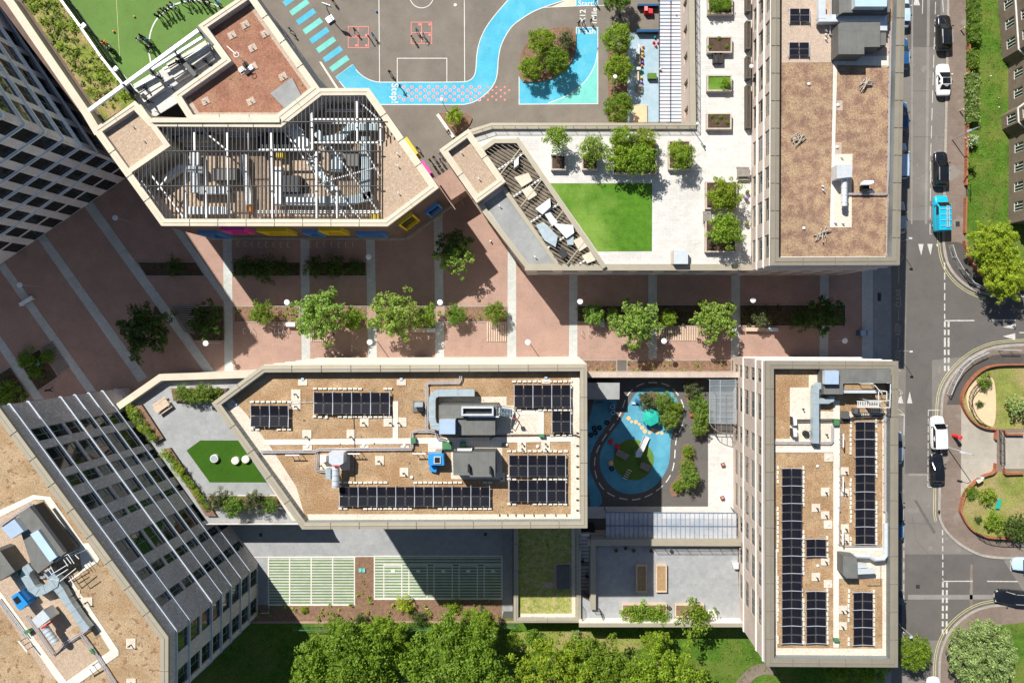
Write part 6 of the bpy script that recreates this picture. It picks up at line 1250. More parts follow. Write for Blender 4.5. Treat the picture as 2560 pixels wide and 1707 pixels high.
# plant boxes, ducts and pipes
def boxes(name, label, cat, items, z, group=None):
    q = w2(items[0][1][0], z); t = thing(name, label, cat, (q.x,q.y,z), group)
    for nm, pts, h, m, top in items:
        hh = h if isinstance(h, tuple) else (0, h); mb = MB(); P = [(p.x,p.y) for p in W(pts, z+hh[1])]; mb.prism(P, z+hh[0], z+hh[1], m, top=top); mb.build(nm, t)
    return t
def duct(label, pts, z, wd, hh, m, bot=.35, name='air_duct', cat='duct', joints=True, parent=None):
    P = [w3(p, z+bot+hh) for p in pts]; mb = MB(); P2 = [Vector((p.x,p.y)) for p in P]; n = len(P2); L = []; Rr = []
    ws = wd if isinstance(wd, list) else [wd]*n
    for i in range(n):
        a = (P2[i]-P2[i-1]).normalized() if i else (P2[1]-P2[0]).normalized(); b = (P2[i+1]-P2[i]).normalized() if i < n-1 else a
        n1 = Vector((-a.y,a.x)); n2 = Vector((-b.y,b.x)); mm = (n1+n2).normalized(); k = ws[i]/2/max(.5, mm.dot(n1)); L.append(P2[i]+mm*k); Rr.append(P2[i]-mm*k)
    for i in range(n-1): mb.prism([(Rr[i].x,Rr[i].y),(Rr[i+1].x,Rr[i+1].y),(L[i+1].x,L[i+1].y),(L[i].x,L[i].y)], z+bot, z+bot+hh-.001*i, m)
    if joints:
        for i in range(n-1):
            d = P2[i+1]-P2[i]; k = max(1, int(d.length/1.3))
            for j in range(1, k+1):
                q = P2[i]+d*(j/k); u = d.normalized(); s = Vector((-u.y,u.x))*(ws[i]/2+.03); mb.beam((q.x+s.x,q.y+s.y,z+bot+hh/2), (q.x-s.x,q.y-s.y,z+bot+hh/2), .05, hh+.06, m)
    for i in range(0, n): mb.beam((P2[i].x,P2[i].y,z), (P2[i].x,P2[i].y,z+bot), .1, .1, 'dark_metal')
    if parent: return mb.build(name, parent)
    return solo(mb, name, label, cat, 'ducts on the roofs')
def pipes(label, pts, z, r=.07, off=(0,.2), m='pipe_clad', bot=.25, name='roof_pipe', cat='pipe'):
    mb = MB(); P = [w3(p, z+bot) for p in pts]
    for o_ in off:
        Q = offset_line([Vector((p.x,p.y)) for p in P], o_) if o_ else P
        mb.tube([(q.x,q.y,z+bot) for q in Q], r, m, 6)
    for a, b in zip(P, P[1:]):
        k = max(1, int((b-a).length/1.6))
        for j in range(k): q = a+(b-a)*(j/k); mb.beam((q.x,q.y,z), (q.x,q.y,z+bot), .06, .06, 'dark_metal')
    return solo(mb, name, label, cat, 'pipe runs on the roofs')
boxes('plant_enclosure', 'large dark grey plant enclosure with an open trough on the middle roof', 'plant enclosure', [('casing', G(1,2,'1678,582 2190,578 2215,578 2215,700 1838,700 1838,858 1680,858'), 2.4, 'plant_grey', 'membrane'), ('casing', G(1,2,'1838,702 2195,702 2195,856 1838,856'), 2.1, 'plant_grey', 'membrane'),
    ('hood', G(1,2,'1682,716 1828,716 1828,848 1682,848'), (2.4,3.1), 'galv_pale', 'hood_blue'), ('trough_rim', G(1,2,'1885,596 2180,596 2180,612 1900,612 1900,664 2166,664 2166,612 2180,612 2180,680 1885,680'), (2.4,2.9), 'galv_pale', 'galv_pale'), ('trough', G(1,2,'1901,613 2165,613 2165,663 1901,663'), (2.4,2.44), 'black', 'rubber_black'), ('pipe_tray', G(1,2,'1950,684 2230,684 2230,694 1950,694'), (2.4,2.5), 'steel_white', 'steel_white')], zm)
boxes('plant_enclosure', 'plain dark grey plant box with two slots, below the white condenser on the middle roof', 'plant enclosure', [('casing', G(1,2,'1806,1020 1990,1020 1990,1010 2196,1010 2196,1240 1962,1240 1962,1225 1812,1225'), 2.2, 'plant_grey', 'membrane'), ('cowl', G(1,2,'1942,1130 1955,1130 1965,1200 1942,1200'), (2.2,2.7), 'black', 'rubber_black'), ('cowl', G(1,2,'2142,1148 2155,1148 2165,1215 2142,1215'), (2.2,2.7), 'black', 'rubber_black')], zm)
boxes('condenser_unit', 'white condenser between the green pipe box and the plain plant box', 'condenser', [('casing', G(1,2,'1848,980 1982,980 1976,1030 1848,1028'), .9, 'steel_white', 'steel_white')], zm)
boxes('pump_unit', 'bright blue plant unit with a square black opening on the middle roof', 'plant unit', [('casing', G(1,2,'1580,1032 1718,1028 1726,1134 1580,1132'), 1.3, 'blue_plant', 'blue_plant'), ('rim', G(1,2,'1632,1054 1696,1054 1696,1120 1632,1120'), (1.3,1.42), 'alu', 'alu'), ('opening', G(1,2,'1640,1062 1688,1062 1688,1112 1640,1112'), (1.42,1.43), 'black', 'black'), ('hose_cover', G(1,2,'1592,1140 1664,1146 1652,1200 1590,1184'), .5, 'blue_plant', 'blue_plant'), ('control_box', G(1,2,'1645,998 1704,998 1704,1028 1645,1028'), 1.0, 'membrane_grey', 'membrane_grey')], zm)
for (c_, r), s, z, lb in (((1,2),'1420,884 1464,884 1464,932 1420,932',zm,'small green pipe box straddling the pale path left of the plant, middle roof'),((1,2),'1708,926 1792,926 1792,986 1708,986',zm,'largest green pipe box, left one under the big plant enclosure'),((1,2),'1872,926 1922,926 1922,978 1872,978',zm,'green pipe box directly above the white condenser'),((2,2),'248,852 298,852 298,876 248,876',zm,'thin green pipe box below the gravel square'),((3,2),'608,712 658,712 658,768 608,768',zs_,'green pipe box on the pale path of the south tower, at its top'),((3,3),'610,1166 654,1166 654,1192 610,1192',zs_,'green pipe box on the pale path of the south tower, at its bottom')):
    boxes('pipe_crossing', lb, 'pipe cover', [('cover', G(c_,r,s), .5, 'green_box', 'green_box')], z, 'green pipe covers')
duct('curved pale blue air duct wrapping round the big plant enclosure on the middle roof', G(1,2,'2005,470 1850,470 1670,472 1630,490 1616,530 1616,700 1630,770 1682,786'), zm, .72, .8, 'galv')
pipes('long twin pipe running the width of the middle roof', G(1,2,'45,1018 540,1015 580,998 1430,992 1440,960 1440,838 1470,828 1600,830 1645,840 1665,895 1740,910'), zm)
pipes('twin pipe looping up from the plant to the north parapet of the middle roof', G(1,2,'1575,825 1575,395 1590,385 1870,382 1888,345 1888,310'), zm); pipes('thin dark conduit crossing the middle roof from array to array', G(1,2,'895,690 905,880 907,1318'), zm, .03, (0,), 'dark_metal', .06); pipes('thin pipe along the walkway east of the plant', G(1,2,'2150,900 2190,868 2350,862 2930,862 2975,880 2975,1000'), zm, .03, (0,.12), 'dark_metal', .12); pipes('small pipe linking the two upper left solar arrays', G(1,2,'310,572 410,560 528,556'), zm, .03, (0,), 'alu', .1); pipes('pipe loop beside the silver flue unit', G(1,2,'545,1020 545,1180 590,1195 650,1195'), zm, .06, (0,.2))
t = boxes('flue_unit', 'silver flue unit with a fat round duct on the middle roof', 'flue', [('casing', G(1,2,'668,1018 804,1018 800,1115 770,1132 700,1132 668,1110'), (.5,1.9), 'galv_pale', 'galv_pale'), ('side_box', G(1,2,'636,1172 684,1172 684,1262 640,1258'), (.3,1.3), 'galv', 'galv'), ('red_band', G(1,2,'702,1133 770,1133 768,1144 704,1144'), (.8,1.9), 'red', 'red')], zm)
mb = MB(); a, b = w3(g(1,2,733,1140), zm+1.2), w3(g(1,2,730,1335), zm+1.2); mb.tube([a, b], .38, 'galv_pale', 16); [mb.tube([a+(b-a)*f_, a+(b-a)*(f_+.03)], .42, 'galv', 16) for f_ in (.15,.4,.65,.9)]; mb.build('round_duct', t, smooth=False)
boxes('equipment_box', 'small white box left of the silver flue unit', 'box', [('casing', G(1,2,'588,1050 640,1050 640,1104 588,1104'), .8, 'steel_white', 'steel_white')], zm); boxes('weather_station', 'small instrument cluster on a square base left of the curved duct', 'instrument', [('base', G(1,2,'1440,545 1535,545 1535,645 1440,645'), .15, 'dark_metal', 'membrane'), ('case', G(1,2,'1455,560 1530,560 1530,600 1455,600'), (.15,.6), 'galv', 'galv'), ('dome', G(1,2,'1480,600 1535,600 1535,640 1480,640'), (.15,.8), 'black', 'black')], zm)
for x0, x1, y, lb in ((268,398,1040,'first white cable tray stand from the west on the middle roof'),(822,955,1028,'white cable tray stand right of the flue unit'),(1435,1560,1026,'white cable tray stand left of the blue unit'),(1850,1975,886,'white cable tray stand under the big plant enclosure')):
    mb = MB(); a, b = w3(g(1,2,x0,y), zm+1.0), w3(g(1,2,x1,y), zm+1.0); mb.beam(a, b, .12, .06, 'steel_white'); [mb.beam(a+(b-a)*f_-Vector((0,0,1.0)), a+(b-a)*f_, .05, .05, 'dark_metal') for f_ in (.1,.5,.9)]; solo(mb, 'cable_tray', lb, 'cable tray', 'white trays on legs')
mb = MB(); q = w3(g(1,2,2225,590), zm+2.3)
for i in range(9): a = w3(g(1,2,2235+i*14,600+i*2), zm+2.2-.2*i); mb.beam(a, a+Vector((0,-.9,0)), .16, .05, 'galv')
for yy in (585, 650): mb.beam(w3(g(1,2,2225,yy), zm+3.0), w3(g(1,2,2360,yy+20), zm+1.2), .06, .06, 'steel_white'); mb.beam(w3(g(1,2,2225,yy), zm+2.0), w3(g(1,2,2225,yy), zm+3.0), .05, .05, 'steel_white'); mb.beam(w3(g(1,2,2360,yy+20), zm), w3(g(1,2,2360,yy+20), zm+1.2), .05, .05, 'steel_white')
solo(mb, 'access_stair', 'light metal access stair at the right end of the big plant enclosure', 'stairs')
mb = MB(); q = w3(g(2,2,32,695), zm); mb.beam(q, q+Vector((0,0,1.6)), .06, .06, 'dark_metal'); mb.box((q.x,q.y,zm+1.4), (.35,.3,.3), 'dark_metal'); mb.beam(q+Vector((-.3,.2,1.7)), q+Vector((.35,-.1,1.7)), .05, .05, 'red'); solo(mb, 'aerial_mast', 'short aerial mast with a dark box in the gravel square of the middle roof', 'aerial')
mb = MB()
for y in (835,952,1045,1145,1250,1345,1450,1545): q = w2(g(2,2,600,y), zm); mb.box((q.x,q.y,zm), (.25,.12,.14), 'dark_metal')
for x in (2235,2310,2385,2460,2550,2650,2750,2850): q = w2(g(1,3,x,25), zm); mb.box((q.x,q.y,zm), (.08,.24,.14), 'dark_metal')
solo(mb, 'safety_anchor', 'row of small dark anchors along the gravel edge of the middle roof', 'anchor')
# south tower plant
boxes('plant_enclosure', 'grey plant enclosure filling the top right corner of the south tower roof', 'plant enclosure', [('casing', G(3,2,'512,255 1130,250 1130,380 690,385 690,482 512,482'), 1.9, 'plant_grey', 'membrane'), ('side', G(3,2,'490,262 512,262 512,482 484,482'), 1.0, 'galv', 'galv'), ('hood', G(3,2,'522,268 650,268 650,390 522,390'), (1.9,2.6), 'galv_pale', 'hood_blue'), ('tank', G(3,2,'706,396 975,396 975,440 706,440'), (.9,1.7), 'galv', 'rust_wood'), ('tank_lid', G(3,2,'700,446 1005,446 1005,472 700,472'), (.9,1.9), 'galv_pale', 'galv_pale')], zs_)
boxes('condenser_unit', 'dark louvred condenser left of the pipe bundle on the south tower', 'condenser', [('casing', G(3,2,'690,643 748,643 748,705 690,705'), .9, 'plant_grey', 'plant_grey')], zs_, 'dark condensers'); boxes('condenser_unit', 'dark louvred condenser in the middle above the pipe bundle', 'condenser', [('casing', G(3,2,'795,615 845,615 845,660 795,660'), .9, 'plant_grey', 'plant_grey')], zs_, 'dark condensers'); boxes('condenser_unit', 'widest dark condenser under the steel gallery of the south tower', 'condenser', [('casing', G(3,2,'930,612 1050,612 1050,655 960,655'), .9, 'plant_grey', 'plant_grey')], zs_, 'dark condensers')
duct('tall pale blue duct with a side branch on the south tower', G(3,2,'505,405 470,405 445,425 440,470 440,570 440,700 442,800 440,930'), zs_, .72, .8, 'galv'); duct('short curved branch duct turning up towards the plant corner', G(3,2,'468,545 550,545 585,530 590,502'), zs_, .6, .7, 'galv')
pipes('dark twin pipe crossing from the white coolers to the green box', G(3,2,'265,733 610,728 700,735 760,720 800,700 1050,695 1075,650'), zs_, .07, (0,.2), 'dark_metal'); pipes('pipe following the walkway along the west part of the south tower', G(3,2,'55,935 580,937 600,920 600,770'), zs_, .06, (0,.2)); pipes('pipe beside the walkway down the south tower', G(3,2,'662,770 662,1560'), zs_, .05, (0,)); pipes('long pipe down the east edge of the south tower roof', G(3,2,'1065,650 1065,1560') + G(3,3,'1080,0 1080,90'), zs_, .05, (0,.14)); pipes('pale loop of pipe under the curved silver duct', G(3,3,'655,-40 655,300 690,312 1040,310'), zs_, .04, (0,)); pipes('thin branch pipe with a hooked end near the small louvred box', G(3,3,'920,672 1035,672 1037,480'), zs_, .03, (0,), 'dark_metal', .12)
mb = MB(); P_ = [w3(p, zs_+1.0) for p in G(3,3,'1082,100 1082,395 1060,425 980,430 930,402 785,398')]; mb.tube(P_, .26, 'galv_pale', 12); solo(mb, 'air_duct', 'round silver duct running down the east edge and bending left on the south tower', 'duct', 'ducts on the roofs')
boxes('plant_unit', 'dark grey wedge-shaped box with a silver ribbed duct on the south tower', 'plant unit', [('casing', G(3,3,'688,398 815,412 825,605 720,605 688,570'), 1.7, 'plant_grey', 'membrane'), ('outlet', G(3,3,'822,470 910,480 910,508 822,512'), (.4,1.1), 'galv_pale', 'galv_pale'), ('ribbed_duct', G(3,3,'822,520 985,530 985,562 822,570'), (.4,1.3), 'galv_pale', 'galv_pale')], zs_)
boxes('cooler_unit', 'upper white cooler box with fans left of the tall duct', 'cooler', [('casing', G(3,2,'232,692 262,692 268,765 240,768'), .9, 'steel_white', 'steel_white'), ('fan', G(3,2,'220,690 230,690 230,765 220,765'), .7, 'dark_metal', 'dark_metal')], zs_, 'white coolers'); boxes('cooler_unit', 'lower white cooler box with fans left of the tall duct', 'cooler', [('casing', G(3,2,'232,798 266,798 270,872 240,872'), .9, 'steel_white', 'steel_white'), ('fan', G(3,2,'220,796 230,796 230,868 220,868'), .7, 'dark_metal', 'dark_metal')], zs_, 'white coolers')
mb = MB(); q = w3(g(3,2,340,840), zs_); mb.cyl(q, .36, .4, 'rubber_black', 14); [mb.beam(q+Vector((0,0,.2)), q+Vector((math.cos(a)*.8, math.sin(a)*.8+.3, .9)), .03, .03, 'galv') for a in (0.6,1.3,2.0,2.7)]; mb.beam(q, q+Vector((1.5,-1.9,.1)), .04, .04, 'dark_metal'); solo(mb, 'satellite_dish', 'dark round dish base with thin arms on the gravel of the south tower', 'dish')
t = thing('steel_gallery', 'white steel gallery and ladder over the plant in the corner of the south tower', 'platform', w3(g(3,2,1060,500), zs_)); mb = MB()
for s in ('970,385 1125,385','1125,385 1118,605','1118,605 825,598','1015,455 1090,455','1090,455 1090,540','1015,455 1015,600','930,540 1120,540','980,400 1050,480','860,385 1125,385'):
    a, b = [w3(p, zs_+2.6) for p in G(3,2,s)]; mb.beam(a, b, .07, .07, 'steel_white'); mb.beam(a-Vector((0,0,2.6)), a, .06, .06, 'steel_white')
mb.build('guard_rail', t); mb = MB()
for i in range(13): a, b = w3(g(3,2,825+i*16,548), zs_+1.9), w3(g(3,2,825+i*16,596), zs_+1.9); mb.beam(a, b, .08, .04, 'steel_white')
mb.beam(w3(g(3,2,815,546), zs_+1.9), w3(g(3,2,1040,550), zs_+1.9), .06, .08, 'steel_white'); mb.beam(w3(g(3,2,815,598), zs_+1.9), w3(g(3,2,1040,602), zs_+1.9), .06, .08, 'steel_white'); mb.build('ladder', t)
for c_, r, x, y0, y1, lb in ((3,2,692,845,968,'upper white tray stand right of the walkway, south tower'),(3,2,690,1238,1372,'middle white tray stand right of the walkway, south tower'),(3,3,688,165,300,'lower white tray stand right of the walkway, south tower')):
    mb = MB(); a, b = w3(g(c_,r,x,y0), zs_+1.1), w3(g(c_,r,x,y1), zs_+1.1); mb.beam(a, b, .14, .06, 'steel_white'); [mb.beam(a+(b-a)*f_-Vector((0,0,1.1)), a+(b-a)*f_, .05, .05, 'dark_metal') for f_ in (.1,.5,.9)]; solo(mb, 'cable_tray', lb, 'cable tray', 'white trays on legs')
# north tower plant
boxes('plant_enclosure', 'stepped dark grey plant box below the elbow duct on the north tower', 'plant enclosure', [('casing', G(3,0,'645,225 670,208 1030,206 1030,432 884,434 884,500 645,500'), 2.0, 'plant_grey', 'membrane'), ('step', G(3,0,'1032,302 1085,302 1085,416 1032,416'), 1.5, 'plant_grey', 'membrane')], zn_)
boxes('plant_enclosure', 'dark plant box with a pale blue tank at the top of the north tower', 'plant enclosure', [('casing', G(3,0,'652,-120 1120,-120 1120,115 690,118 652,138'), 2.0, 'plant_grey', 'membrane'), ('tank', G(3,0,'800,-60 1092,-60 1092,62 800,62'), (2.0,2.9), 'galv_pale', 'car_pale_blue')], zn_)
duct('pale elbow duct running round the plant boxes on the north tower', G(3,0,'497,-20 497,168 700,168 1062,168 1062,280'), zn_, .8, .8, 'galv_pale', joints=True)
pipes('pipe from the elbow duct down the side of the stepped plant box', G(3,0,'570,240 570,318 625,330 628,525'), zn_, .08, (0,)); pipes('long handrail pipe along the east edge of the north tower roof', G(3,0,'1120,200 1100,1568') + G(3,1,'1090,210 700,208'), zn_, .05, (0,.12)); pipes('pipe along the lower east edge of the north tower roof', G(3,1,'1092,240 1090,600 1085,780'), zn_, .05, (0,)); pipes('vertical pipe between the plant boxes at the top of the north tower', G(3,0,'578,-80 580,140'), zn_, .08, (0,))
t = boxes('air_unit', 'pale grey box unit feeding a fat round duct on the north tower', 'plant unit', [('casing', G(3,0,'632,1512 772,1512 772,1625 632,1640'), (.3,1.8), 'galv_pale', 'galv_pale')], zn_)
mb = MB(); a, b = w3(g(3,1,700,60), zn_+1.0), w3(g(3,1,700,325), zn_+1.0); mb.tube([a, b], .33, 'galv_pale', 16); [mb.tube([a+(b-a)*f_, a+(b-a)*(f_+.03)], .37, 'alu', 16) for f_ in (.1,.35,.6,.85)]; mb.build('round_duct', t)
t = boxes('hooded_fan', 'white hooded fan on a black frame beside the fat duct on the north tower', 'fan unit', [('hood', G(3,1,'890,88 970,88 975,112 930,128 862,128 868,100'), (.8,1.3), 'steel_white', 'steel_white'), ('frame', G(3,1,'868,130 930,130 930,185 868,185'), .8, 'black', 'black'), ('foot', G(3,1,'850,183 970,183 970,195 850,195'), .3, 'steel_white', 'steel_white')], zn_)
def logpile(c, r, x, y, lb, n=11, sd=1):
    rs = random.Random(sd); q = w2(g(c,r,x,y), zn_); t = thing('log_pile', lb, 'log pile', (q.x,q.y,zn_), 'log piles on the sedum roof')
    for i in range(n):
        a = 1.0+rs.uniform(-1.1,1.1); L = rs.uniform(.7,1.5); cx, cy, z = q.x+rs.uniform(-.45,.45), q.y+rs.uniform(-.4,.4), zn_+.08+.07*(i//3); d = Vector((math.cos(a), math.sin(a), 0))*L/2; k = Vector((cx,cy,z))
        mb = MB(); mb.tube([k-d, k+Vector((rs.uniform(-.08,.08),rs.uniform(-.08,.08),.05)), k+d], rs.uniform(.035,.075), 'log_wood', 6); mb.build('log', t)
logpile(3,0,885,780,'large loose log pile on the upper right sedum of the north tower',13,1); logpile(3,0,262,1278,'compact log pile on the left sedum of the north tower',11,2); logpile(3,1,490,588,'log pile near the bottom edge of the north tower roof',11,5)
# south-west tower plant
boxes('plant_enclosure', 'grey plant box with an open steel lid on the lower left roof', 'plant enclosure', [('casing', z3('200,210 370,80 850,650 480,925 400,830'), 2.0, 'plant_grey', 'membrane'), ('hood', z3('20,350 180,240 300,390 140,490'), (2.0,2.7), 'galv_pale', 'hood_blue'), ('hood', z3('380,430 480,375 720,715 630,780'), (2.0,2.4), 'galv_pale', 'car_pale_blue'), ('louvre', z3('390,90 430,70 850,640 810,660'), (1.0,2.3), 'dark_metal', 'dark_metal')], zl)
boxes('plant_enclosure', 'dark grey plant box cut off by the left edge of the lower left roof', 'plant enclosure', [('casing', z3('-60,620 0,640 190,900 -60,1050'), 2.0, 'plant_grey', 'membrane')], zl)
boxes('pipe_crossing', 'long green pipe cover between the two plant boxes of the lower left roof', 'pipe cover', [('cover', z3('150,735 205,715 290,850 270,960 240,965'), .8, 'green_box', 'green_box')], zl, 'green pipe covers'); boxes('pipe_crossing', 'green pipe cover at the lower slab path of the lower left roof', 'pipe cover', [('cover', G(0,3,'815,1265 840,1255 865,1290 845,1305'), .5, 'green_box', 'green_box')], zl, 'green pipe covers'); boxes('pipe_crossing', 'green pipe cover at the left slab path of the lower left roof', 'pipe cover', [('cover', G(0,3,'215,1095 260,1075 280,1095 235,1125'), .5, 'green_box', 'green_box')], zl, 'green pipe covers')
boxes('pump_unit', 'bright blue plant unit with a square black opening on the lower left roof', 'plant unit', [('casing', z3('140,1215 230,1160 350,1310 250,1395 205,1345'), 1.3, 'blue_plant', 'blue_plant'), ('opening', z3('160,1250 215,1210 265,1275 210,1315'), (1.3,1.36), 'black', 'black'), ('panel', z3('235,1170 300,1130 390,1240 330,1290'), (.3,1.0), 'blue_plant', 'car_blue')], zl)
duct('U-shaped grey blue duct on the lower left roof', z3('385,840 330,880 310,960 400,1110 470,1160 560,1130 680,1060 690,1010 640,960 600,900'), zl, .85, .8, 'galv'); duct('long tapering duct leading down from the U-shaped one', z3('700,1080 760,1150 860,1310 930,1400 1010,1530 1090,1640'), zl, [.9,.85,.7,.6,.75,.85], .7, 'galv')
pipes('twin pipe around the plant area of the lower left roof', z3('10,330 380,60 870,640 900,720'), zl, .06, (0,.2)); pipes('twin pipe at the left edge of the lower left roof', z3('-40,1250 200,1570 330,1750'), zl, .06, (0,.2)); pipes('twin pipe leaving the lower left roof plant towards the bottom edge', G(0,3,'740,1130 860,1290 1060,1600'), zl, .07, (0,.22)); pipes('pipe framing the flue unit of the lower left roof', G(0,3,'240,960 480,1310 590,1220 840,1060'), zl, .06, (0,.2)); pipes('twisted pipe inside the U-shaped duct', z3('400,900 470,970 540,990 580,960'), zl, .06, (0,.15))
t = boxes('flue_unit', 'silver flue unit with red trim and a fat round duct on the lower left roof', 'flue', [('casing', G(0,3,'290,985 395,895 460,975 350,1060'), (.4,1.8), 'galv_pale', 'galv_pale'), ('red_band', G(0,3,'375,1062 425,1025 432,1036 382,1073'), (.6,1.6), 'red', 'red')], zl)
mb = MB(); a, b = w3(g(0,3,405,1050), zl+1.2), w3(g(0,3,515,1200), zl+1.2); mb.tube([a, b], .36, 'galv_pale', 16); [mb.tube([a+(b-a)*f_, a+(b-a)*(f_+.03)], .4, 'galv', 16) for f_ in (.1,.3,.5,.7,.9)]; mb.build('round_duct', t)
t = thing('steel_gallery', 'white steel platform with ladder rails over the slabs of the lower left roof', 'platform', w3(z3('850,780')[0], zl)); mb = MB()
for s in ('580,830 660,940','620,800 680,910','660,930 860,810','700,780 740,740','740,740 860,680','860,680 940,800','715,960 860,870','760,1020 960,860','840,720 900,800','800,740 860,830','870,1025 1010,930','950,690 1000,740'):
    a, b = [w3(p, zl+1.8) for p in z3(s)]; mb.beam(a, b, .06, .06, 'steel_white'); mb.beam(a-Vector((0,0,1.8)), a, .05, .05, 'galv')
mb.build('guard_rail', t)
for s, lb in (('740,1478 852,1410','white tray stand near the bottom of the lower left roof'),('170,1178 250,1278','white tray stand at the left edge of the lower left roof')):
    mb = MB(); a, b = [w3(p, zl+1.1) for p in G(0,3,s)]; mb.beam(a, b, .14, .06, 'steel_white'); [mb.beam(a+(b-a)*f_-Vector((0,0,1.1)), a+(b-a)*f_, .05, .05, 'dark_metal') for f_ in (.1,.5,.9)]; solo(mb, 'cable_tray', lb, 'cable tray', 'white trays on legs')
# ducts under the slatted screen
za = 8.32
def zz(s, z=1): # survey frames of the plant court
    o = {1:(340,290,5.806), 2:(640,220,4.612)}[z]; return [(o[0]+float(q.split(',')[0])/o[2], o[1]+float(q.split(',')[1])/o[2]) for q in s.split()]
duct('angled pale duct at the left of the screened plant court', zz('395,930 600,770 640,750 960,785'), za, .75, .8, 'galv_pale'); duct('upright white duct crossing the left part of the screened plant court', zz('845,530 850,880 850,1110'), za, 1.1, .7, 'galv_pale'); duct('wide pale duct below the middle of the left plant court', zz('900,1080 1320,1075'), za, .9, .8, 'galv_pale'); duct('top left pale duct row of the plant court', zz('390,235 820,235'), za, .75, .6, 'galv_pale')
duct('long bottom duct run of the plant court, west half', zz('730,1370 1320,1370'), za, .9, .7, 'galv_pale'); duct('white duct column by the middle of the plant court', zz('1560,560 1570,760 1640,1280'), za, .7, .6, 'steel_white'); duct('zigzag pale blue duct at the top right of the plant court', zz('690,500 760,600 980,570 1080,450 1400,450', 2), za, .85, .8, 'galv'); duct('vertical pale blue duct down the right side of the plant court', zz('1260,560 1260,1180 1300,1280', 2), za, 1.1, .8, 'galv')
duct('bottom pale blue duct of the right plant court', zz('730,1300 1060,1300 1330,1240', 2), za, 1.1, .8, 'galv'); duct('diagonal pale blue duct in the centre right of the plant court', zz('650,830 760,1000 900,1170', 2), za, .8, .7, 'galv'); duct('short blue duct block right of centre in the plant court', zz('930,760 930,960', 2), za, 1.3, .8, 'galv'); duct('white duct column at the left of the right plant court', zz('260,910 260,1350', 2), za, .95, .7, 'steel_white'); duct('slanting pale duct above the bottom beam', zz('330,1300 700,1310', 2), za, .9, .9, 'galv_pale')
boxes('air_unit', 'white angled air unit under the top middle of the slatted screen', 'plant unit', [('casing', zz('300,430 440,420 640,640 520,720', 2), 1.8, 'steel_white', 'steel_white')], za); boxes('air_unit', 'dark box unit in the right part of the plant court', 'plant unit', [('casing', zz('1000,740 1180,740 1180,900 1060,900', 2), 1.5, 'plant_grey', 'membrane')], za); boxes('air_unit', 'pale flat unit in the upper left of the plant court', 'plant unit', [('casing', zz('600,330 700,270 1110,270 1110,365 600,365'), 1.2, 'gravel_pale', 'coping_cream')], za)
boxes('air_unit', 'long dark unit in the middle left of the plant court', 'plant unit', [('casing', zz('1090,760 1480,760 1480,930 1090,930'), 1.4, 'plant_grey', 'membrane')], za); boxes('air_unit', 'dark block under the centre of the slatted screen', 'plant unit', [('casing', zz('310,1010 500,1010 500,1200 310,1200', 2), 1.6, 'dark_metal', 'dark_metal')], za); boxes('air_unit', 'dark block at the top centre of the plant court', 'plant unit', [('casing', zz('0,560 480,560 480,700 0,700', 2), 1.4, 'dark_metal', 'dark_metal')], za)
boxes('valve_set', 'small yellow valve set in the middle of the plant court', 'valve', [('body', zz('230,740 330,740 330,800 230,800', 2), .9, 'yellow', 'yellow')], za); boxes('tool_chest', 'small orange box near the bottom beam of the plant court', 'box', [('body', zz('1615,1290 1660,1290 1660,1385 1615,1385'), .9, 'orange', 'orange')], za); boxes('valve_set', 'yellow and black valve set at the lower right of the plant court', 'valve', [('body', zz('1320,1460 1410,1460 1410,1510 1320,1510', 2), 3.0, 'yellow', 'yellow')], za)
for s, zq_, lb in (('380,160 1800,160',1,'upper'),('1080,260 1800,262',1,'second'),('1350,302 1850,304',1,'third'),('680,445 1180,445',1,'left'),('730,1410 1420,1410',1,'bottom')): pipes(lb+' thin white pipe seen between the slats in the western plant court', zz(s, zq_), za, .06, (0,.2), 'steel_white', .7)
for s, lb in (('0,1440 1440,1440','bottom'),('650,410 1430,410','upper'),('200,1250 700,1250','lower left'),('800,272 1250,272','topmost')): pipes(lb+' white pipe seen between the slats in the eastern plant court', zz(s, 2), za, .08, (0,.22), 'steel_white', .8)
# podium plant strip with diagonal louvres
q = w3((1350,510), ZP-.3); t = thing('plant_screen', 'open diagonal slat screen over the narrow plant strip of the podium', 'screen', q)
reg2 = W([(1212,377),(1237,358),(1293,358),(1502,661),(1398,661),(1266,464)], ZP+.2); ang = math.radians(-31); u = Vector((math.cos(ang), math.sin(ang))); v_ = Vector((-u.y, u.x)); mb = MB()
def spans_dir(poly, u, off):
    vv = Vector((-u.y, u.x)); ts = []; n = len(poly)
    for i in range(n):
        a, b = poly[i], poly[(i+1)%n]; da, db = a.dot(vv)-off, b.dot(vv)-off
        if da*db < 0: p = a+(b-a)*(da/(da-db)); ts.append(p.dot(u))
    ts.sort(); return [(u*a+vv*off, u*b+vv*off) for a, b in zip(ts[::2], ts[1::2])]
offs = [p.dot(v_) for p in reg2]; o_ = min(offs)+.15
while o_ < max(offs):
    for a, b in spans_dir(reg2, u, o_): mb.beam((a.x,a.y,ZP+.15), (b.x,b.y,ZP+.15), .06, .12, 'coping_brown')
    o_ += .40
mb.build('slats', t); mb = MB(); u2 = Vector((math.cos(R_(52)), math.sin(R_(52)))); u3 = Vector((math.cos(R_(33)), math.sin(R_(33)))); offs = [p.dot(Vector((-u3.y,u3.x))) for p in reg2]; o_ = min(offs)+1.5; k = 0
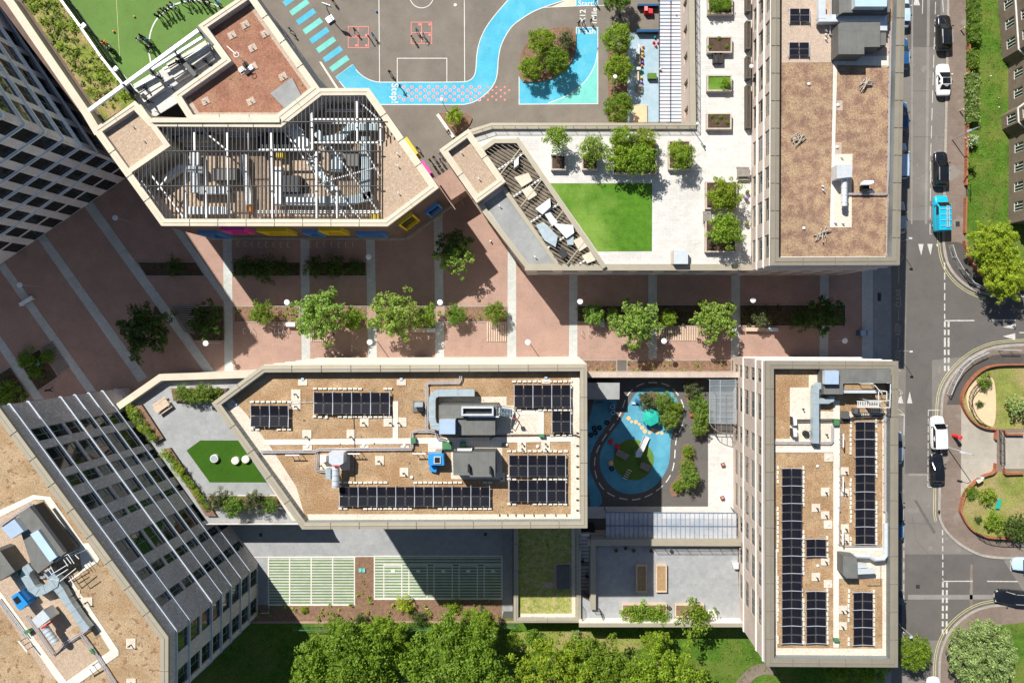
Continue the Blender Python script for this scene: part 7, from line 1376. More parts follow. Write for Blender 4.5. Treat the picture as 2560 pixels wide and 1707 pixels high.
while o_ < max(offs):
    for a, b in spans_dir(reg2, u3 if k % 2 == 0 else u2, o_ if k % 2 == 0 else ((reg2[0]+reg2[3])/2+(reg2[3]-reg2[0])*((k-4)/9)).dot(Vector((-u2.y,u2.x)))): mb.beam((a.x,a.y,ZP+(.0 if k % 2 == 0 else .32)), (b.x,b.y,ZP+(.0 if k % 2 == 0 else .32)), .2 if k % 2 == 0 else .12, .12, 'steel_white' if k % 2 == 0 else 'coping_tan')
    o_ += 1.9; k += 1
mb.build('beam', t)
zc = ZP-.33
for s, h_, m, lb in (('215,350 350,250 355,330 280,400',1.0,'steel_white','upper white air unit in the podium plant strip'),('220,500 290,470 420,600 400,700 300,640',.9,'galv','ribbed blue duct block at the lower left of the podium plant strip'),('370,480 560,500 570,570 500,620',1.0,'steel_white','largest white air unit in the podium plant strip'),('300,400 350,380 420,470 370,510',.8,'galv_pale','pale duct block in the middle of the podium plant strip'),('500,620 565,590 565,680 510,680',.7,'galv','small duct stub at the bottom of the podium plant strip')):
    boxes('air_unit', lb, 'plant unit', [('casing', G(2,1,s), h_, m, m)], zc, 'units in the podium plant strip')
for s, lb in (('20,60 150,20 190,90 90,150','upper left cream duct panel in the podium plant strip'),('90,180 170,140 230,220 150,270','second cream duct panel in the podium plant strip'),('560,640 640,600 700,690 620,740','cream unit in the lower part of the podium plant strip'),('640,780 720,740 770,820 690,850','pale tan unit near the bottom of the podium plant strip'),('420,740 470,700 520,770 470,810','dark round tank in the podium plant strip')):
    boxes('air_unit', lb, 'plant unit', [('casing', G(2,1,s), .7, 'coping_cream' if 'dark' not in lb else 'dark_metal', 'coping_cream' if 'dark' not in lb else 'dark_metal')], zc, 'units in the podium plant strip')
boxes('air_unit', 'white ribbed unit at the top of the podium plant strip', 'plant unit', [('casing', G(2,0,'20,1480 60,1440 60,1510 20,1540'), 1.0, 'steel_white', 'steel_white')], zc, 'units in the podium plant strip')
# ================= FURNITURE AND SMALL THINGS =================
def lamp(p, label, z0=0.0, h=4.2, r=.36, group='disc lamps on the plaza'):
    q = w2(p, z0+h); t = thing('street_lamp', label, 'street lamp', (q.x,q.y,z0), group)
    mb = MB(); mb.tube([(q.x,q.y,z0),(q.x,q.y,z0+h)], .05, 'galv', 8); mb.build('pole', t); mb = MB(); mb.cyl((q.x,q.y,z0+h), r, .08, 'steel_white', 24); mb.cyl((q.x,q.y,z0+h+.08), r*.97, .04, 'steel_white', 24, r2=r*.5); mb.build('lamp_head', t)
for a, lb in [(g(0,1,1058,432),'disc lamp in the shade between the dark tower and the arts block'),(g(0,1,183,1048),'disc lamp beside the white slab bench on the far left stone band'),(g(0,2,1890,15),'white disc lamp above the west roof garden'),(g(1,1,285,1208),'white disc lamp at the shadow edge above the western sunny bed'),(g(1,1,1035,790),'disc lamp on the third stone band in the shade'),(g(1,1,1690,1208),'white disc lamp at the top of the fourth stone band, on the shadow edge'),
    (g(1,2,1045,5),'white disc lamp at the edge of the middle roof on the third stone band'),(g(2,1,625,1200),'white disc lamp above the small tree in the shaded bed'),(g(2,1,2212,1187),'large white disc lamp in the shade near the north tower'),(g(2,2,145,5),'disc lamp just above the middle block between two stone bands'),(g(2,1,1395,1562),'disc lamp under the right side of the large tree above the nursery'),(g(3,1,705,1560),'white disc lamp near the street end of the plaza')]: lamp(a, lb)
def arm_lamp(base, head, label, h=8.0, z0=.12, m='dark_metal', h2=None, hl=.55):
    b = w2(base, z0); e = w2(head, z0+h); t = thing('street_lamp', label, 'street lamp', (b.x,b.y,z0), 'tall arm lamps along the street'); mb = MB(); mb.tube([(b.x,b.y,z0),(b.x,b.y,z0+h*.92),(b.x+(e.x-b.x)*.4,b.y+(e.y-b.y)*.4,z0+h),(e.x,e.y,z0+h)], .07 if h > 5 else .04, m, 8, r2=.03); mb.build('pole', t)
    d = (e-b).normalized() if (e-b).length > .01 else Vector((1,0)); mb = MB(); mb.beam((e.x-d.x*.1,e.y-d.y*.1,z0+h), (e.x+d.x*hl,e.y+d.y*hl,z0+h), .24, .12, m); mb.build('lamp_head', t)
arm_lamp(g(3,0,1690,1283), g(3,0,1860,1195), 'grey arm lamp casting a bent shadow by the small blossomed hedge', 6.5, m='galv'); arm_lamp(g(3,2,1640,965), g(3,2,1800,1018), 'pale arm lamp on the pavement behind the white van', 6.5, m='galv_pale')
for h_, y0, lb in (((2278,596),607,'small pale lamp head reaching over the road above the plaza corner'),((2279.5,878.5),875.6,'small pale lamp head over the road just above the south tower corner'),((2279.5,1591),1553.6,'small pale lamp head over the road near the south end of the tower')): arm_lamp((2238,y0), h_, lb, 4.5, m='galv_pale', hl=.3)
lamp(g(1,0,1704,917), 'flat white lamp head over the pink dots of the blue track', 0, 4.5, .22, 'yard lamps'); lamp(g(2,0,948,706), 'flat white lamp head in front of the middle round yard tree', 0, 5.0, .24, 'yard lamps'); lamp(g(2,0,1702,1135), 'small white lamp at the inner corner of the roof garden railing', ZP-.3, 2.6, .16, 'roof garden lamps'); lamp(g(2,0,1750,1302), 'slim grey post lamp lying in sun at the roof garden railing corner', ZP-.3, .9, .1, 'roof garden lamps')
# basketball stand
q = w3(g(1,0,700,185), .012); t = thing('basketball_stand', 'portable basketball stand with a weighted grey base beside the painted bars', 'basketball hoop', q); mb = MB(); mb.box((q.x-.25,q.y,.02), (1.0,.8,.3), 'galv', R_(35)); mb.build('base', t); mb = MB(); mb.tube([q+Vector((0,0,.3)), q+Vector((.2,.2,3.0)), q+Vector((.3,.5,3.2))], .06, 'dark_metal', 7); mb.build('pole', t); mb = MB(); mb.beam(q+Vector((-.3,.75,3.1)), q+Vector((.8,.35,3.1)), .05, .8, 'galv_pale'); mb.build('backboard', t); mb = MB(); mb.tube([(q.x+.42+.22*math.cos(a*.524), q.y+.9+.22*math.sin(a*.524), 3.0) for a in range(13)], .02, 'coral_paint', 5); mb.build('hoop', t)
def ball(p, r, m, lb, z=0.02, g_=None): mb = MB(); q = w2(p, z+r); mb.ball((q.x,q.y,z+r), r, m, 8); solo(mb, 'ball', lb, 'ball', g_, smooth=True)
ball(g(0,0,1042,292), .14, 'orange', 'orange ball on the green pitch', Z1+.03); ball(g(0,0,1232,155), .12, 'yellow', 'yellow-green ball on the green pitch', Z1+.03); ball(g(0,0,1787,92), .1, 'steel_white', 'small white ball on the pitch inside the arc', Z1+.03); ball(g(1,0,1105,106), .14, 'blue_plant', 'blue ball left of the long white court line'); ball(g(2,0,1455,12), .1, 'blue_plant', 'blue ball lying on the nursery canopy', 3.0); ball(g(2,0,1508,133), .1, 'steel_white', 'white ball lying on the nursery canopy', 3.0); ball(g(2,0,1362,638), .16, 'orange_pale', 'orange ball at the edge of the nursery canopy', 3.0)
mb = MB(); q = w2(g(1,0,1830,50)); mb.cyl((q.x,q.y,.01), .22, .06, 'slab', 12); solo(mb, 'ground_light', 'small pale round cover in the court near the blue track', 'cover')
# benches
def bench(p0, p1, z, m, label, h=.45, wd=.45, name='bench', grp='benches', top=None):
    a, b = w2(p0, z+h), w2(p1, z+h); t = thing(name, label, 'bench', (*((a+b)/2), z), grp); mb = MB(); mb.beam((a.x,a.y,z+h-.05), (b.x,b.y,z+h-.05), wd, .1, top or m); mb.build('seat', t); d = (b-a)
    for f_ in (.1, .9): q = a+d*f_; mb = MB(); mb.beam((q.x-d.normalized().x*.12,q.y-d.normalized().y*.12,z+(h-.1)/2), (q.x+d.normalized().x*.12,q.y+d.normalized().y*.12,z+(h-.1)/2), wd*.8, h-.1, m); mb.build('leg', t)
    return t
bench(g(1,0,1665,1050), g(1,0,1812,1262), .012, 'slab', 'long pale stone bench along the small bark bed in the yard', .45, .42); bench(g(0,1,178,1232), g(0,1,296,1160), .02, 'steel_white', 'white slab bench lying across the far left stone band', .5, .5)
bench(g(0,1,1800,1240), g(0,1,1802,1330), .05, 'wood_pale', 'narrow yellow timber bench beside the shaded slatted deck', .45, .35); bench(g(1,1,272,1410), g(1,1,356,1412), .02, 'render_white', 'white block table below the western sunny bed', .7, .55, 'table')
bench(g(1,1,1428,1462), g(1,1,1560,1464), .02, 'wood_pale', 'timber half of the bench beneath the middle large plaza tree', .5, .55); bench(g(1,1,1565,1462), g(1,1,1642,1464), .02, 'galv_pale', 'white metal half of the bench beneath the middle large plaza tree', .55, .6); bench(g(3,1,-205,1455), g(3,1,0,1458), .02, 'wood_pale', 'sunlit timber bench near the north edge of the plaza by the tower', .5, .5); bench(g(3,1,5,1455), g(3,1,95,1458), .02, 'galv_pale', 'white metal end bench beside the eastern timber bench', .55, .5)
bench(g(2,1,808,1410), g(2,1,848,1410), .02, 'galv', 'small grey steel block seat below the shaded bed', .6, .6)
def slat_deck(c, r, x0, y0, x1, y1, n, vert, lb, rot=None):
    P = rot or rect(c, r, x0, y0, x1, y1); A, B, C_, D = [w2(p, .1) for p in P]; mb = MB()
    for i in range(n):
        f_ = (i+.5)/n; a, b = (A+(B-A)*f_, D+(C_-D)*f_) if vert else (A+(D-A)*f_, B+(C_-B)*f_); mb.beam((a.x,a.y,.07), (b.x,b.y,.07), ((B-A).length if vert else (D-A).length)/n*.55, .1, 'wood_pale' if 'sun' in lb else 'wood_grey')  # shaded decks take a darker wood: shade put into the colour
    solo(mb, 'slatted_deck', lb, 'deck', 'slatted decks let into the plaza')
slat_deck(1,1,500,1442,640,1568,8,True,'sunny slatted deck under the western large plaza tree'); slat_deck(1,1,2115,1390,2300,1568,9,True,'sunny slatted deck at the east end of the western beds'); slat_deck(2,1,1320,1430,1710,1560,18,True,'wide sunny slatted deck between the two eastern large trees'); slat_deck(0,1,1575,1250,1790,1480,12,False,'shaded slatted deck beside the diagonal stone band', G(0,1,'1545,1245 1785,1245 1785,1500 1690,1480')); slat_deck(0,2,0,0,0,0,11,False,'slatted deck at the right side of the left corner bed', G(0,2,'375,50 478,-10 640,235 540,310'))
for (c_, r, s), m in (((1,1,'1028,1243 1106,1243 1108,1425 1030,1425'),'rust_wood'),((1,1,'1643,1243 1726,1243 1726,1385 1645,1385'),'rust_wood')): sheet('brick_crossing', G(c_,r,s), .042, 'plaza_brick')
def hoop(p, lb, big=False):
    q = w2(p, .4); mb = MB(); mb.tube([(q.x,q.y-.35,.0),(q.x,q.y-.35,.7),(q.x,q.y-.2,.85),(q.x,q.y+.2,.85),(q.x,q.y+.35,.7),(q.x,q.y+.35,0)], .03, 'galv_pale', 6); solo(mb, 'bike_stand', lb, 'bike stand', 'steel bike hoops in rows on the plaza')
for k in range(5): hoop(g(1,1,35+66*k,678), ORD[k]+' steel bike hoop from the left in the shade between first and second stone bands')
for k in range(7): hoop(g(1,1,500+66*k,678), ORD[k]+' steel bike hoop from the left in the shade between second and third stone bands')
for k in range(3): hoop(g(0,1,2190+66*k,672), ORD[k]+' steel bike hoop from the left under the blue and pink window surrounds')
for x, y, k in ((180,1470,'left'),(218,1470,'middle'),(258,1480,'right')): hoop(g(1,1,x,y), k+' steel bike hoop beside the white block table')
for x in (640, 705): hoop(g(2,1,x,1482), ('left' if x < 700 else 'right')+' steel bike hoop in sun beside the small grey block seat')
for x in (2245, 2315): hoop(g(0,1,x,1470), ('left' if x < 2300 else 'right')+' steel bike hoop by the stone band at the left of the sunny area')
# planters on the roof garden
def planter(c, r, s, h, z, lb, m='planter_wood', soil='soil'):
    P = W(G(c,r,s), z+h); t = thing('planter', lb, 'planter', (*(sum(P, Vector((0,0)))/len(P)), z), 'raised planters'); mb = MB(); I = offset(P, .17); n = len(P); mb.prism([(p.x,p.y) for p in P], z, z+h, m, cap=False)
    for i in range(n): j = (i+1)%n; mb.face([(P[i].x,P[i].y,z+h),(P[j].x,P[j].y,z+h),(I[j].x,I[j].y,z+h),(I[i].x,I[i].y,z+h)], m); mb.face([(I[i].x,I[i].y,z+h),(I[j].x,I[j].y,z+h),(I[j].x,I[j].y,z+h-.12),(I[i].x,I[i].y,z+h-.12)], m)
    mb.build('box', t); mb = MB(); mb.face([(p.x,p.y,z+h-.1) for p in I] if (I[1]-I[0]).cross(I[2]-I[1]) > 0 else [(p.x,p.y,z+h-.1) for p in reversed(I)], soil); mb.build('soil_bed', t); return t
zt = ZP-.35
planter(2,0,'1797,-40 2027,-40 2027,132 1797,132',.7,zt,'square planter full of leafy green at the top of the roof garden'); planter(2,0,'1793,335 2022,335 2020,486 1793,486',.7,zt,'nearly bare planter just above the two dark troughs'); planter(2,0,'1790,688 2020,688 2018,838 1790,838',.7,zt,'planter half grass and half shrub on the roof garden',soil='turf'); planter(2,0,'1787,1038 2017,1038 2015,1188 1787,1188',.7,zt,'planter of brown soil with a few weeds at the railing corner')
planter(2,0,'357,1420 497,1420 497,1562 357,1562',.7,zt,'square planter under the leftmost tree of the railing row'); planter(2,0,'642,1420 790,1420 790,1560 642,1560',.7,zt,'square planter under the spiky second tree'); planter(2,0,'925,1290 1330,1290 1330,1600 925,1600',.7,zt,'wide planter under the four-part clump of trees'); planter(2,0,'1436,1290 1640,1290 1640,1558 1436,1558',.7,zt,'rightmost planter of the railing row'); planter(2,1,'1778,98 2070,98 2070,352 1778,352',.7,zt,'upper planter beside the north tower wall'); planter(2,1,'1775,440 2060,440 2060,748 1775,748',.7,zt,'lower planter beside the north tower wall')
planter(2,0,'1848,478 1892,478 1892,578 1848,578',.6,zt,'left dark trough below the nearly bare planter','dark_metal'); planter(2,0,'1896,478 1940,478 1940,578 1896,578',.6,zt,'right dark trough below the nearly bare planter','dark_metal')
for y0, y1, lb in ((-30,105,'topmost'),(190,450,'second'),(515,720,'third'),(780,1175,'lowest and longest')): planter(2,0,'2150,%d 2195,%d 2195,%d 2150,%d' % (y0,y0+5,y1,y1),.9,zt,lb+' narrow dark planter hugging the north tower wall','corten')
plant('bush', g(2,0,1965,760), .7, 14, 'leaf_bright', 'round shrub in the half-grass planter of the roof garden', 'shrub', 'shrubs on the roof garden', z0=zt+.6, name='shrub'); plant('bush', g(2,0,1870,50), .7, 18, 'leaf_mid', 'dense shrub in the leafy planter at the top of the roof garden', 'shrub', 'shrubs on the roof garden', z0=zt+.6, name='shrub'); plant('bush', g(2,0,1960,30), .7, 17, 'leaf_bright', 'low foliage on the right of the leafy planter at the top', 'shrub', 'shrubs on the roof garden', z0=zt+.6, name='shrub')
for i, (x, y) in enumerate(((1835,1065),(1920,1070),(1975,1120),(1885,1115),(1975,420),(1905,348),(1812,430))): plant('bush', g(2,0,x,y), .3, 5, 'leaf_bright', ['weed in the top left of the brown soil planter','weed in the top right of the brown soil planter','weed in the bottom right of the brown soil planter','weed in the middle of the brown soil planter','weed at the right of the nearly bare planter','weed at the top of the nearly bare planter','weed at the left of the nearly bare planter'][i], 'weed', 'weeds in planters', z0=zt+.55, name='weed')
for i, (x, y, lb) in enumerate(((2158,195,'green pot plant beside the upper wall planter'),(2152,258,'dark red pot plant below the green one'),(2152,488,'green pot plant by the tower wall between the two planters'))): mb = MB(); q = w2(g(2,1,x,y), zt+.3); mb.cyl((q.x,q.y,zt), .18, .4, 'planter_wood', 12, r2=.24); mb.ball((q.x,q.y,zt+.5), .24, 'leaf_bright' if i != 1 else 'purple', 5); solo(mb, 'flower_pot', lb, 'pot plant', 'pots by the tower wall')
def picnic(c, r, x0, y0, x1, y1, z, lb, m='wood_grey', rot=0.0):
    a, b = w2(g(c,r,x0,y0), z+.7), w2(g(c,r,x1,y1), z+.7); cx, cy = (a.x+b.x)/2, (a.y+b.y)/2; sx, sy = abs(b.x-a.x), abs(a.y-b.y); t = thing('picnic_table', lb, 'picnic table', (cx,cy,z), 'tables on roof terraces')
    ca, sa = math.cos(rot), math.sin(rot)
    for nm, dy, h, w_ in (('table_top',0,.72,sy*.55),('seat',sy*.42,.45,.28),('seat',-sy*.42,.45,.28)): mb = MB(); mb.box((cx-dy*sa, cy+dy*ca, z+h-.06), (sx, w_, .06), m, rot); mb.build(nm, t)
    for f_ in (-.35, .35): mb = MB(); mb.box((cx+f_*sx*ca, cy+f_*sx*sa, z), (.1, sy*.7, .66), m, rot); mb.build('leg', t)
picnic(2,0,2065,1530,2185,1650,zt,'grey slatted picnic table against the tower wall'); picnic(2,1,1757,370,1830,490,zt,'grey slatted bench table between the two wall planters'); picnic(0,2,1408,530,1552,650,4.1,'pale timber picnic table on the west roof garden','wood_pale', R_(35))
boxes('roof_box', 'pale grey lift overrun box with a diagonal seam on the roof garden', 'plant box', [('casing', G(2,1,'1484,727 1616,727 1616,855 1484,855'), 1.2, 'brick_tan', 'galv_pale'), ('side_board', G(2,1,'1462,735 1482,735 1482,855 1462,855'), .5, 'planter_wood', 'planter_wood')], zt); sheet('mat', G(2,0,'1850,645 1955,645 1955,680 1850,680'), zt+.03, 'render_white')
boxes('satellite_dish', 'white round dish on the north tower wall above the roof garden', 'dish', [('dish', [(1879+5*math.cos(a), 165+5*math.sin(a)) for a in [i*.785 for i in range(8)]], (2.0,2.3), 'steel_white', 'steel_white')], zt)
# discs on the artificial lawn
for x, y, r_, lb in ((1962,1073,.52,'open white round seat on the dark artificial lawn'),(2155,1092,.48,'middle round timber-topped stool on the dark artificial lawn'),(2250,1080,.48,'right round timber-topped stool beside the coping')):
    q = w2(g(0,2,x,y), 4.6); t = thing('round_stool', lb, 'stool', (q.x,q.y,4.13), 'round seats on the dark artificial lawn'); mb = MB(); mb.cyl((q.x,q.y,4.13), r_, .42, 'render_white', 24); mb.build('drum', t); mb = MB(); mb.cyl((q.x,q.y,4.55), r_*.8, .03, 'slab' if x > 2000 else 'galv', 24); mb.build('cushion', t)
# nursery terrace furniture
for x0, lb in ((1140,'left timber planter bench, in the shade of the terrace'),(1322,'right timber planter bench, in full sun on the terrace')):
    P = G(2,3,'%d,484 %d,484 %d,732 %d,736' % (x0,x0+100,x0+98,x0+2)); planter(2,3,'%d,484 %d,484 %d,734 %d,734' % (x0,x0+100,x0+100,x0),.55,ZD,lb,'wood_pale',soil='rust_wood')
planter(2,3,'1010,842 1422,842 1422,970 1010,970',.5,ZD,'wide pale timber planter at the south edge of the terrace','wood_pale','bark_mulch'); planter(2,3,'1496,845 1765,845 1765,965 1496,965',.5,ZD,'shorter pale timber planter at the south edge of the terrace','wood_pale','bark_mulch')
for x, y, m, lb in ((956,352,'orange','orange pot in the shade at the left of the terrace'),(1118,352,'blue_plant','dark blue pot in the shade on the terrace'),(1278,354,'orange','orange pot on the shadow edge of the terrace'),(1462,356,'car_pale_blue','blue-white pot in sun on the terrace'),(1042,330,'planter_wood','small square brown pot by the terrace coping'),(1445,876,'wood_grey','small barrel between the two southern planters')):
    mb = MB(); q = w2(g(2,3,x,y), ZD+.3); mb.cyl((q.x,q.y,ZD), .17, .35, m, 14, r2=.24, top='soil'); solo(mb, 'flower_pot', lb, 'pot', 'pots on the nursery terrace')
boxes('storage_box', 'pale box seat at the right of the southern terrace planters', 'box', [('body', G(2,3,'1790,915 1865,915 1885,960 1880,985 1800,985'), .6, 'render_white', 'render_white')], ZD); boxes('sink', 'small white wall sink with a tap on the terrace by the tower', 'sink', [('basin', G(2,3,'2020,462 2080,462 2080,520 2040,520'), .8, 'galv_pale', 'steel_white')], ZD)
mb = MB(); rail(mb, [w3(g(2,3,735,880), ZD), w3(g(2,3,800,880), ZD), w3(g(2,3,830,960), ZD)], 1.1, .12); rail(mb, [w3(g(2,3,640,850), ZD), w3(g(2,3,640,965), ZD)], 1.1, .12); solo(mb, 'gate', 'dark metal gate and rails at the top of the outdoor stair', 'gate')
mb = MB(); rail(mb, [w3(g(2,3,618,205), 2.85), w3(g(2,3,622,770), .2)], 1.0, .3); rail(mb, [w3(g(2,3,716,205), 2.85), w3(g(2,3,716,770), .2)], 1.0, .3); solo(mb, 'handrail', 'pair of dark handrails beside the outdoor stair', 'handrail')
# glazed canopies
def canopy(label, P, z, ribs, m, along='x', rib='dark_metal', cross=(), posts=True, name='glass_canopy'):
    A, B, C_, D = [w2(p, z) for p in P]; t = thing(name, label, 'canopy', (*((A+C_)/2), 0), 'glazed canopies'); mb = MB(); mb.prism([(p.x,p.y) for p in (A,B,C_,D)], z-.03, z, m); mb.build('glazing', t); mb = MB()
    for i in range(ribs+1):
        f_ = i/ribs; a, b = (A+(B-A)*f_, D+(C_-D)*f_) if along == 'x' else (A+(D-A)*f_, B+(C_-B)*f_); mb.beam((a.x,a.y,z+.03), (b.x,b.y,z+.03), .045, .06, rib)
    for f_ in (0, 1, *cross):
        a, b = (A+(D-A)*f_, B+(C_-B)*f_) if along == 'x' else (A+(B-A)*f_, D+(C_-D)*f_); mb.beam((a.x,a.y,z+.05), (b.x,b.y,z+.05), .09, .1, rib)
    mb.build('rib', t)
    if posts:
        mb = MB(); [mb.beam((p.x,p.y,0), (p.x,p.y,z-.03), .1, .1, rib) for p in (A,B,C_,D)]; mb.build('post', t)
    return t
canopy('long ribbed blue-white canopy beside the nursery surface', G(2,0,'1352,-120 1565,-120 1560,1122 1350,1122'), 2.9, 38, 'canopy_panel', 'y', 'dark_metal', (.5,)); canopy('glass canopy with close blue ribs above the terrace wing, half in shade', G(2,3,'862,0 2060,5 2060,250 862,245'), 2.9, 28, 'canopy_glass', 'x', 'rib_blue', (.5,)); canopy('clear curved-end glass canopy beside the tower in the nursery courtyard', G(2,2,'1815,350 2055,350 2055,752 1812,745'), 2.9, 7, 'clear_glass', 'y', 'galv', (.4,))
mb = MB(); P_ = [w3(p, 2.85) for p in smoothed([Vector(p) for p in G(2,2,'1812,745 1850,800 1920,835 2000,850 2055,850')], 2)]; mb.tube(P_, .05, 'wood_grey', 6); [mb.beam(w3(g(2,2,x,752), 2.85), w3(g(2,2,x,y), 2.85), .05, .06, 'wood_grey') for x, y in ((1870,812),(1920,835),(1970,848),(2010,850))]; [mb.beam(w3(g(2,2,x,y), 0), w3(g(2,2,x,y), 2.85), .07, .07, 'wood_grey') for x, y in ((1850,800),(2000,850))]; solo(mb, 'pergola_frame', 'curved bare pergola frame at the end of the clear canopy', 'pergola')
for s, lb in (('1155,38 1350,38 1350,56 1155,56','upper dark window band frame above the nursery'),('1148,272 1350,272 1350,294 1148,294','dark blue bench shelter at the top of the nursery surface')):
    boxes('shelter', lb, 'shelter', [('roof', G(2,0,s), (.75,.85), 'car_blue', 'car_blue'), ('back', G(2,0,s), .75, 'dark_metal', 'dark_metal')], .02)
boxes('sand_pit', 'pale sand pit at the bottom of the nursery surface', 'sand pit', [('rim', G(2,0,'1112,962 1242,962 1242,1125 1112,1125'), .25, 'wood_pale', 'wood_pale'), ('sand', G(2,0,'1118,974 1232,974 1232,1120 1118,1120'), (.25,.26), 'sand', 'sand')], .02); boxes('storage_crate', 'green turf-topped crate on the nursery surface', 'crate', [('body', G(2,0,'1248,672 1326,672 1330,724 1248,724'), .6, 'dark_metal', 'play_green')], .02); boxes('play_house', 'small red play cart at the top of the nursery yard', 'play cart', [('body', G(2,0,'1216,75 1292,82 1292,125 1216,118'), .7, 'red', 'red'), ('roof', G(2,0,'1216,60 1246,60 1246,100 1216,100'), (.7,1.0), 'red', 'coral_paint')], .02)
for i, (x, y, m, lb) in enumerate([(1203,428,'orange_pale','first'),(1198,465,'orange','second'),(1203,500,'yellow','third'),(1195,535,'orange','fourth'),(1198,575,'purple','fifth, purple,'),(1192,608,'orange','sixth'),(1196,655,'emerald','seventh, green,'),(1188,718,'yellow','eighth'),(1192,758,'purple','ninth, purple,'),(1188,800,'orange','tenth'),(1190,828,'emerald','eleventh, green,'),(1312,345,'emerald','green toy apart from the rest near the blue shelter, not the'),(1320,422,'coral_paint','pink toy by the canopy edge, not the'),(1303,392,'red','red toy by the canopy edge, not the'),(1345,395,'red','long red toy under the canopy edge, not the')]):
    lb = lb if 'not the' not in lb else lb.replace(', not the', ''); mb = MB(); q = w2(g(2,0,x,y), .2); mb.cyl((q.x,q.y,.024), .2, .3, m, 12, r2=.14); mb.ball((q.x,q.y,.34), .12, m, 5); solo(mb, 'toy', (lb+' toy from the top of the row beside the wooden play frame') if i < 11 else lb, 'toy', 'toys on the nursery surface')
for s, h_, m, lb in (('1142,408 1172,408 1172,500 1142,500',.6,'galv_pale','white metal trough at the top of the play frame row'),('1142,510 1180,510 1180,590 1142,590',.5,'wood_grey','wooden play table beside the toy row'),('1145,616 1182,616 1182,642 1145,642',.7,'galv_pale','small white box halfway down the toy row'),('1152,650 1166,650 1166,740 1152,740',.5,'wood_pale','narrow plank bench beside the toy row'),('1140,780 1200,780 1200,850 1140,850',.35,'wood_grey','low square wooden frame at the end of the toy row')): boxes('play_furniture', lb, 'play table', [('body', G(2,0,s), h_, m, m)], .02, 'wooden play furniture')
# nursery courtyard play equipment
q = w2(g(2,2,1270,705), .8); t = thing('play_shelter', 'bright green hexagonal play shelter in the courtyard', 'play shelter', (q.x,q.y,.03)); mb = MB(); P = W(G(2,2,'1270,612 1345,650 1345,740 1272,776 1200,735 1200,660'), 1.6); n = 6; cx = sum(P, Vector((0,0)))/6
for i in range(6): a, b = P[i], P[(i+1)%6]; mb.face([(a.x,a.y,1.55),(b.x,b.y,1.55),(cx.x,cx.y,1.75)][::-1], 'emerald')
mb.prism([(p.x,p.y) for p in P], 1.45, 1.55, 'emerald'); mb.build('roof', t); [ (lambda m_: (m_.beam((cx.x+(p.x-cx.x)*.9,cx.y+(p.y-cx.y)*.9,.03), (cx.x+(p.x-cx.x)*.9,cx.y+(p.y-cx.y)*.9,1.45), .08, .08, 'wood_pale'), m_.build('post', t)))(MB()) for p in P]
q = w3(g(2,2,1195,960), .03); t = thing('slide', 'shiny steel slide on the green turf mound', 'slide', q); mb = MB(); P = [w3(p, z_) for p, z_ in zip(G(2,2,'1150,1045 1180,965 1225,880 1240,862'), (.9,.7,.2,.12))]
top_, bot_ = w3(g(2,2,1160,1035), 1.1), w3(g(2,2,1240,868), .15); d = (bot_-top_); s = Vector((-d.y,d.x,0)).normalized()*.38; k = 8; pr = [top_+d*(i/k)+Vector((0,0,.12*math.sin(i/k*6.28))) for i in range(k+1)]
for a, b in zip(pr, pr[1:]): mb.face([a-s,b-s,b+s,a+s], 'alu')
mb.build('chute', t); mb = MB()
for sg in (-1,1):
    for a, b in zip(pr, pr[1:]): mb.beam(a+s*sg+Vector((0,0,.08)), b+s*sg+Vector((0,0,.08)), .05, .2, 'alu')
mb.build('side_rail', t); mb = MB(); mb.beam((top_.x,top_.y,0), (top_.x,top_.y,1.08), .7, .7, 'galv_pale'); mb.build('platform', t)
boxes('play_deck', 'brown timber deck on the left of the turf mound', 'deck', [('boards', G(2,2,'975,985 1080,1040 1045,1092 948,1035'), .5, 'wood_grey', 'wood_grey')], .03, 'mound decks'); boxes('play_deck', 'brown timber deck on the right of the turf mound', 'deck', [('boards', G(2,2,'1190,1100 1282,1145 1250,1196 1168,1152'), .5, 'wood_grey', 'wood_grey')], .03, 'mound decks')
mb = MB()
for i in range(5): a, b = w3(g(2,2,1060-i*11,1170+i*19), .35), w3(g(2,2,1098-i*11,1188+i*19), .35); mb.beam(a, b, .09, .3, 'slab')
solo(mb, 'log_steps', 'five pale steps set into the shaded side of the turf mound', 'steps')
for x, y, r_, m, lb in ((908,915,.36,'red','upper red dome stool at the left of the turf mound'),(965,962,.40,'red','lower red dome stool touching the turf mound'),(904,1113,.38,'orange_pale','orange dome stool at the left of the turf mound'),(1648,678,.26,'red','red ball half hidden in the courtyard shrubs'),(1802,738,.28,'red','red ball at the corner of the clear canopy'),(1342,573,.2,'orange','orange toy in the curved island bed')): mb = MB(); q = w2(g(2,2,x,y), .2); mb.ball((q.x,q.y,.03+r_*.7), r_, m, 8, .7); solo(mb, 'dome_stool', lb, 'play stool', 'domes and balls in the courtyard', smooth=True)
for x, y, lb in ((871,742,'highest of the black tyres in the shade'),(805,790,'second black tyre from the right in the shaded row'),(755,793,'tyre at the top of the pair touching each other'),(765,835,'lower tyre of the touching pair'),(722,857,'lowest left black tyre of the group'),(916,1165,'single black tyre beside the orange dome')):
    q = w2(g(2,2,x,y), .1); mb = MB(); mb.tube([(q.x+.24*math.cos(a*.524), q.y+.24*math.sin(a*.524), .12) for a in range(13)], .09, 'tyre', 8, caps=False); solo(mb, 'tyre', lb, 'tyre', 'play tyres', smooth=True)
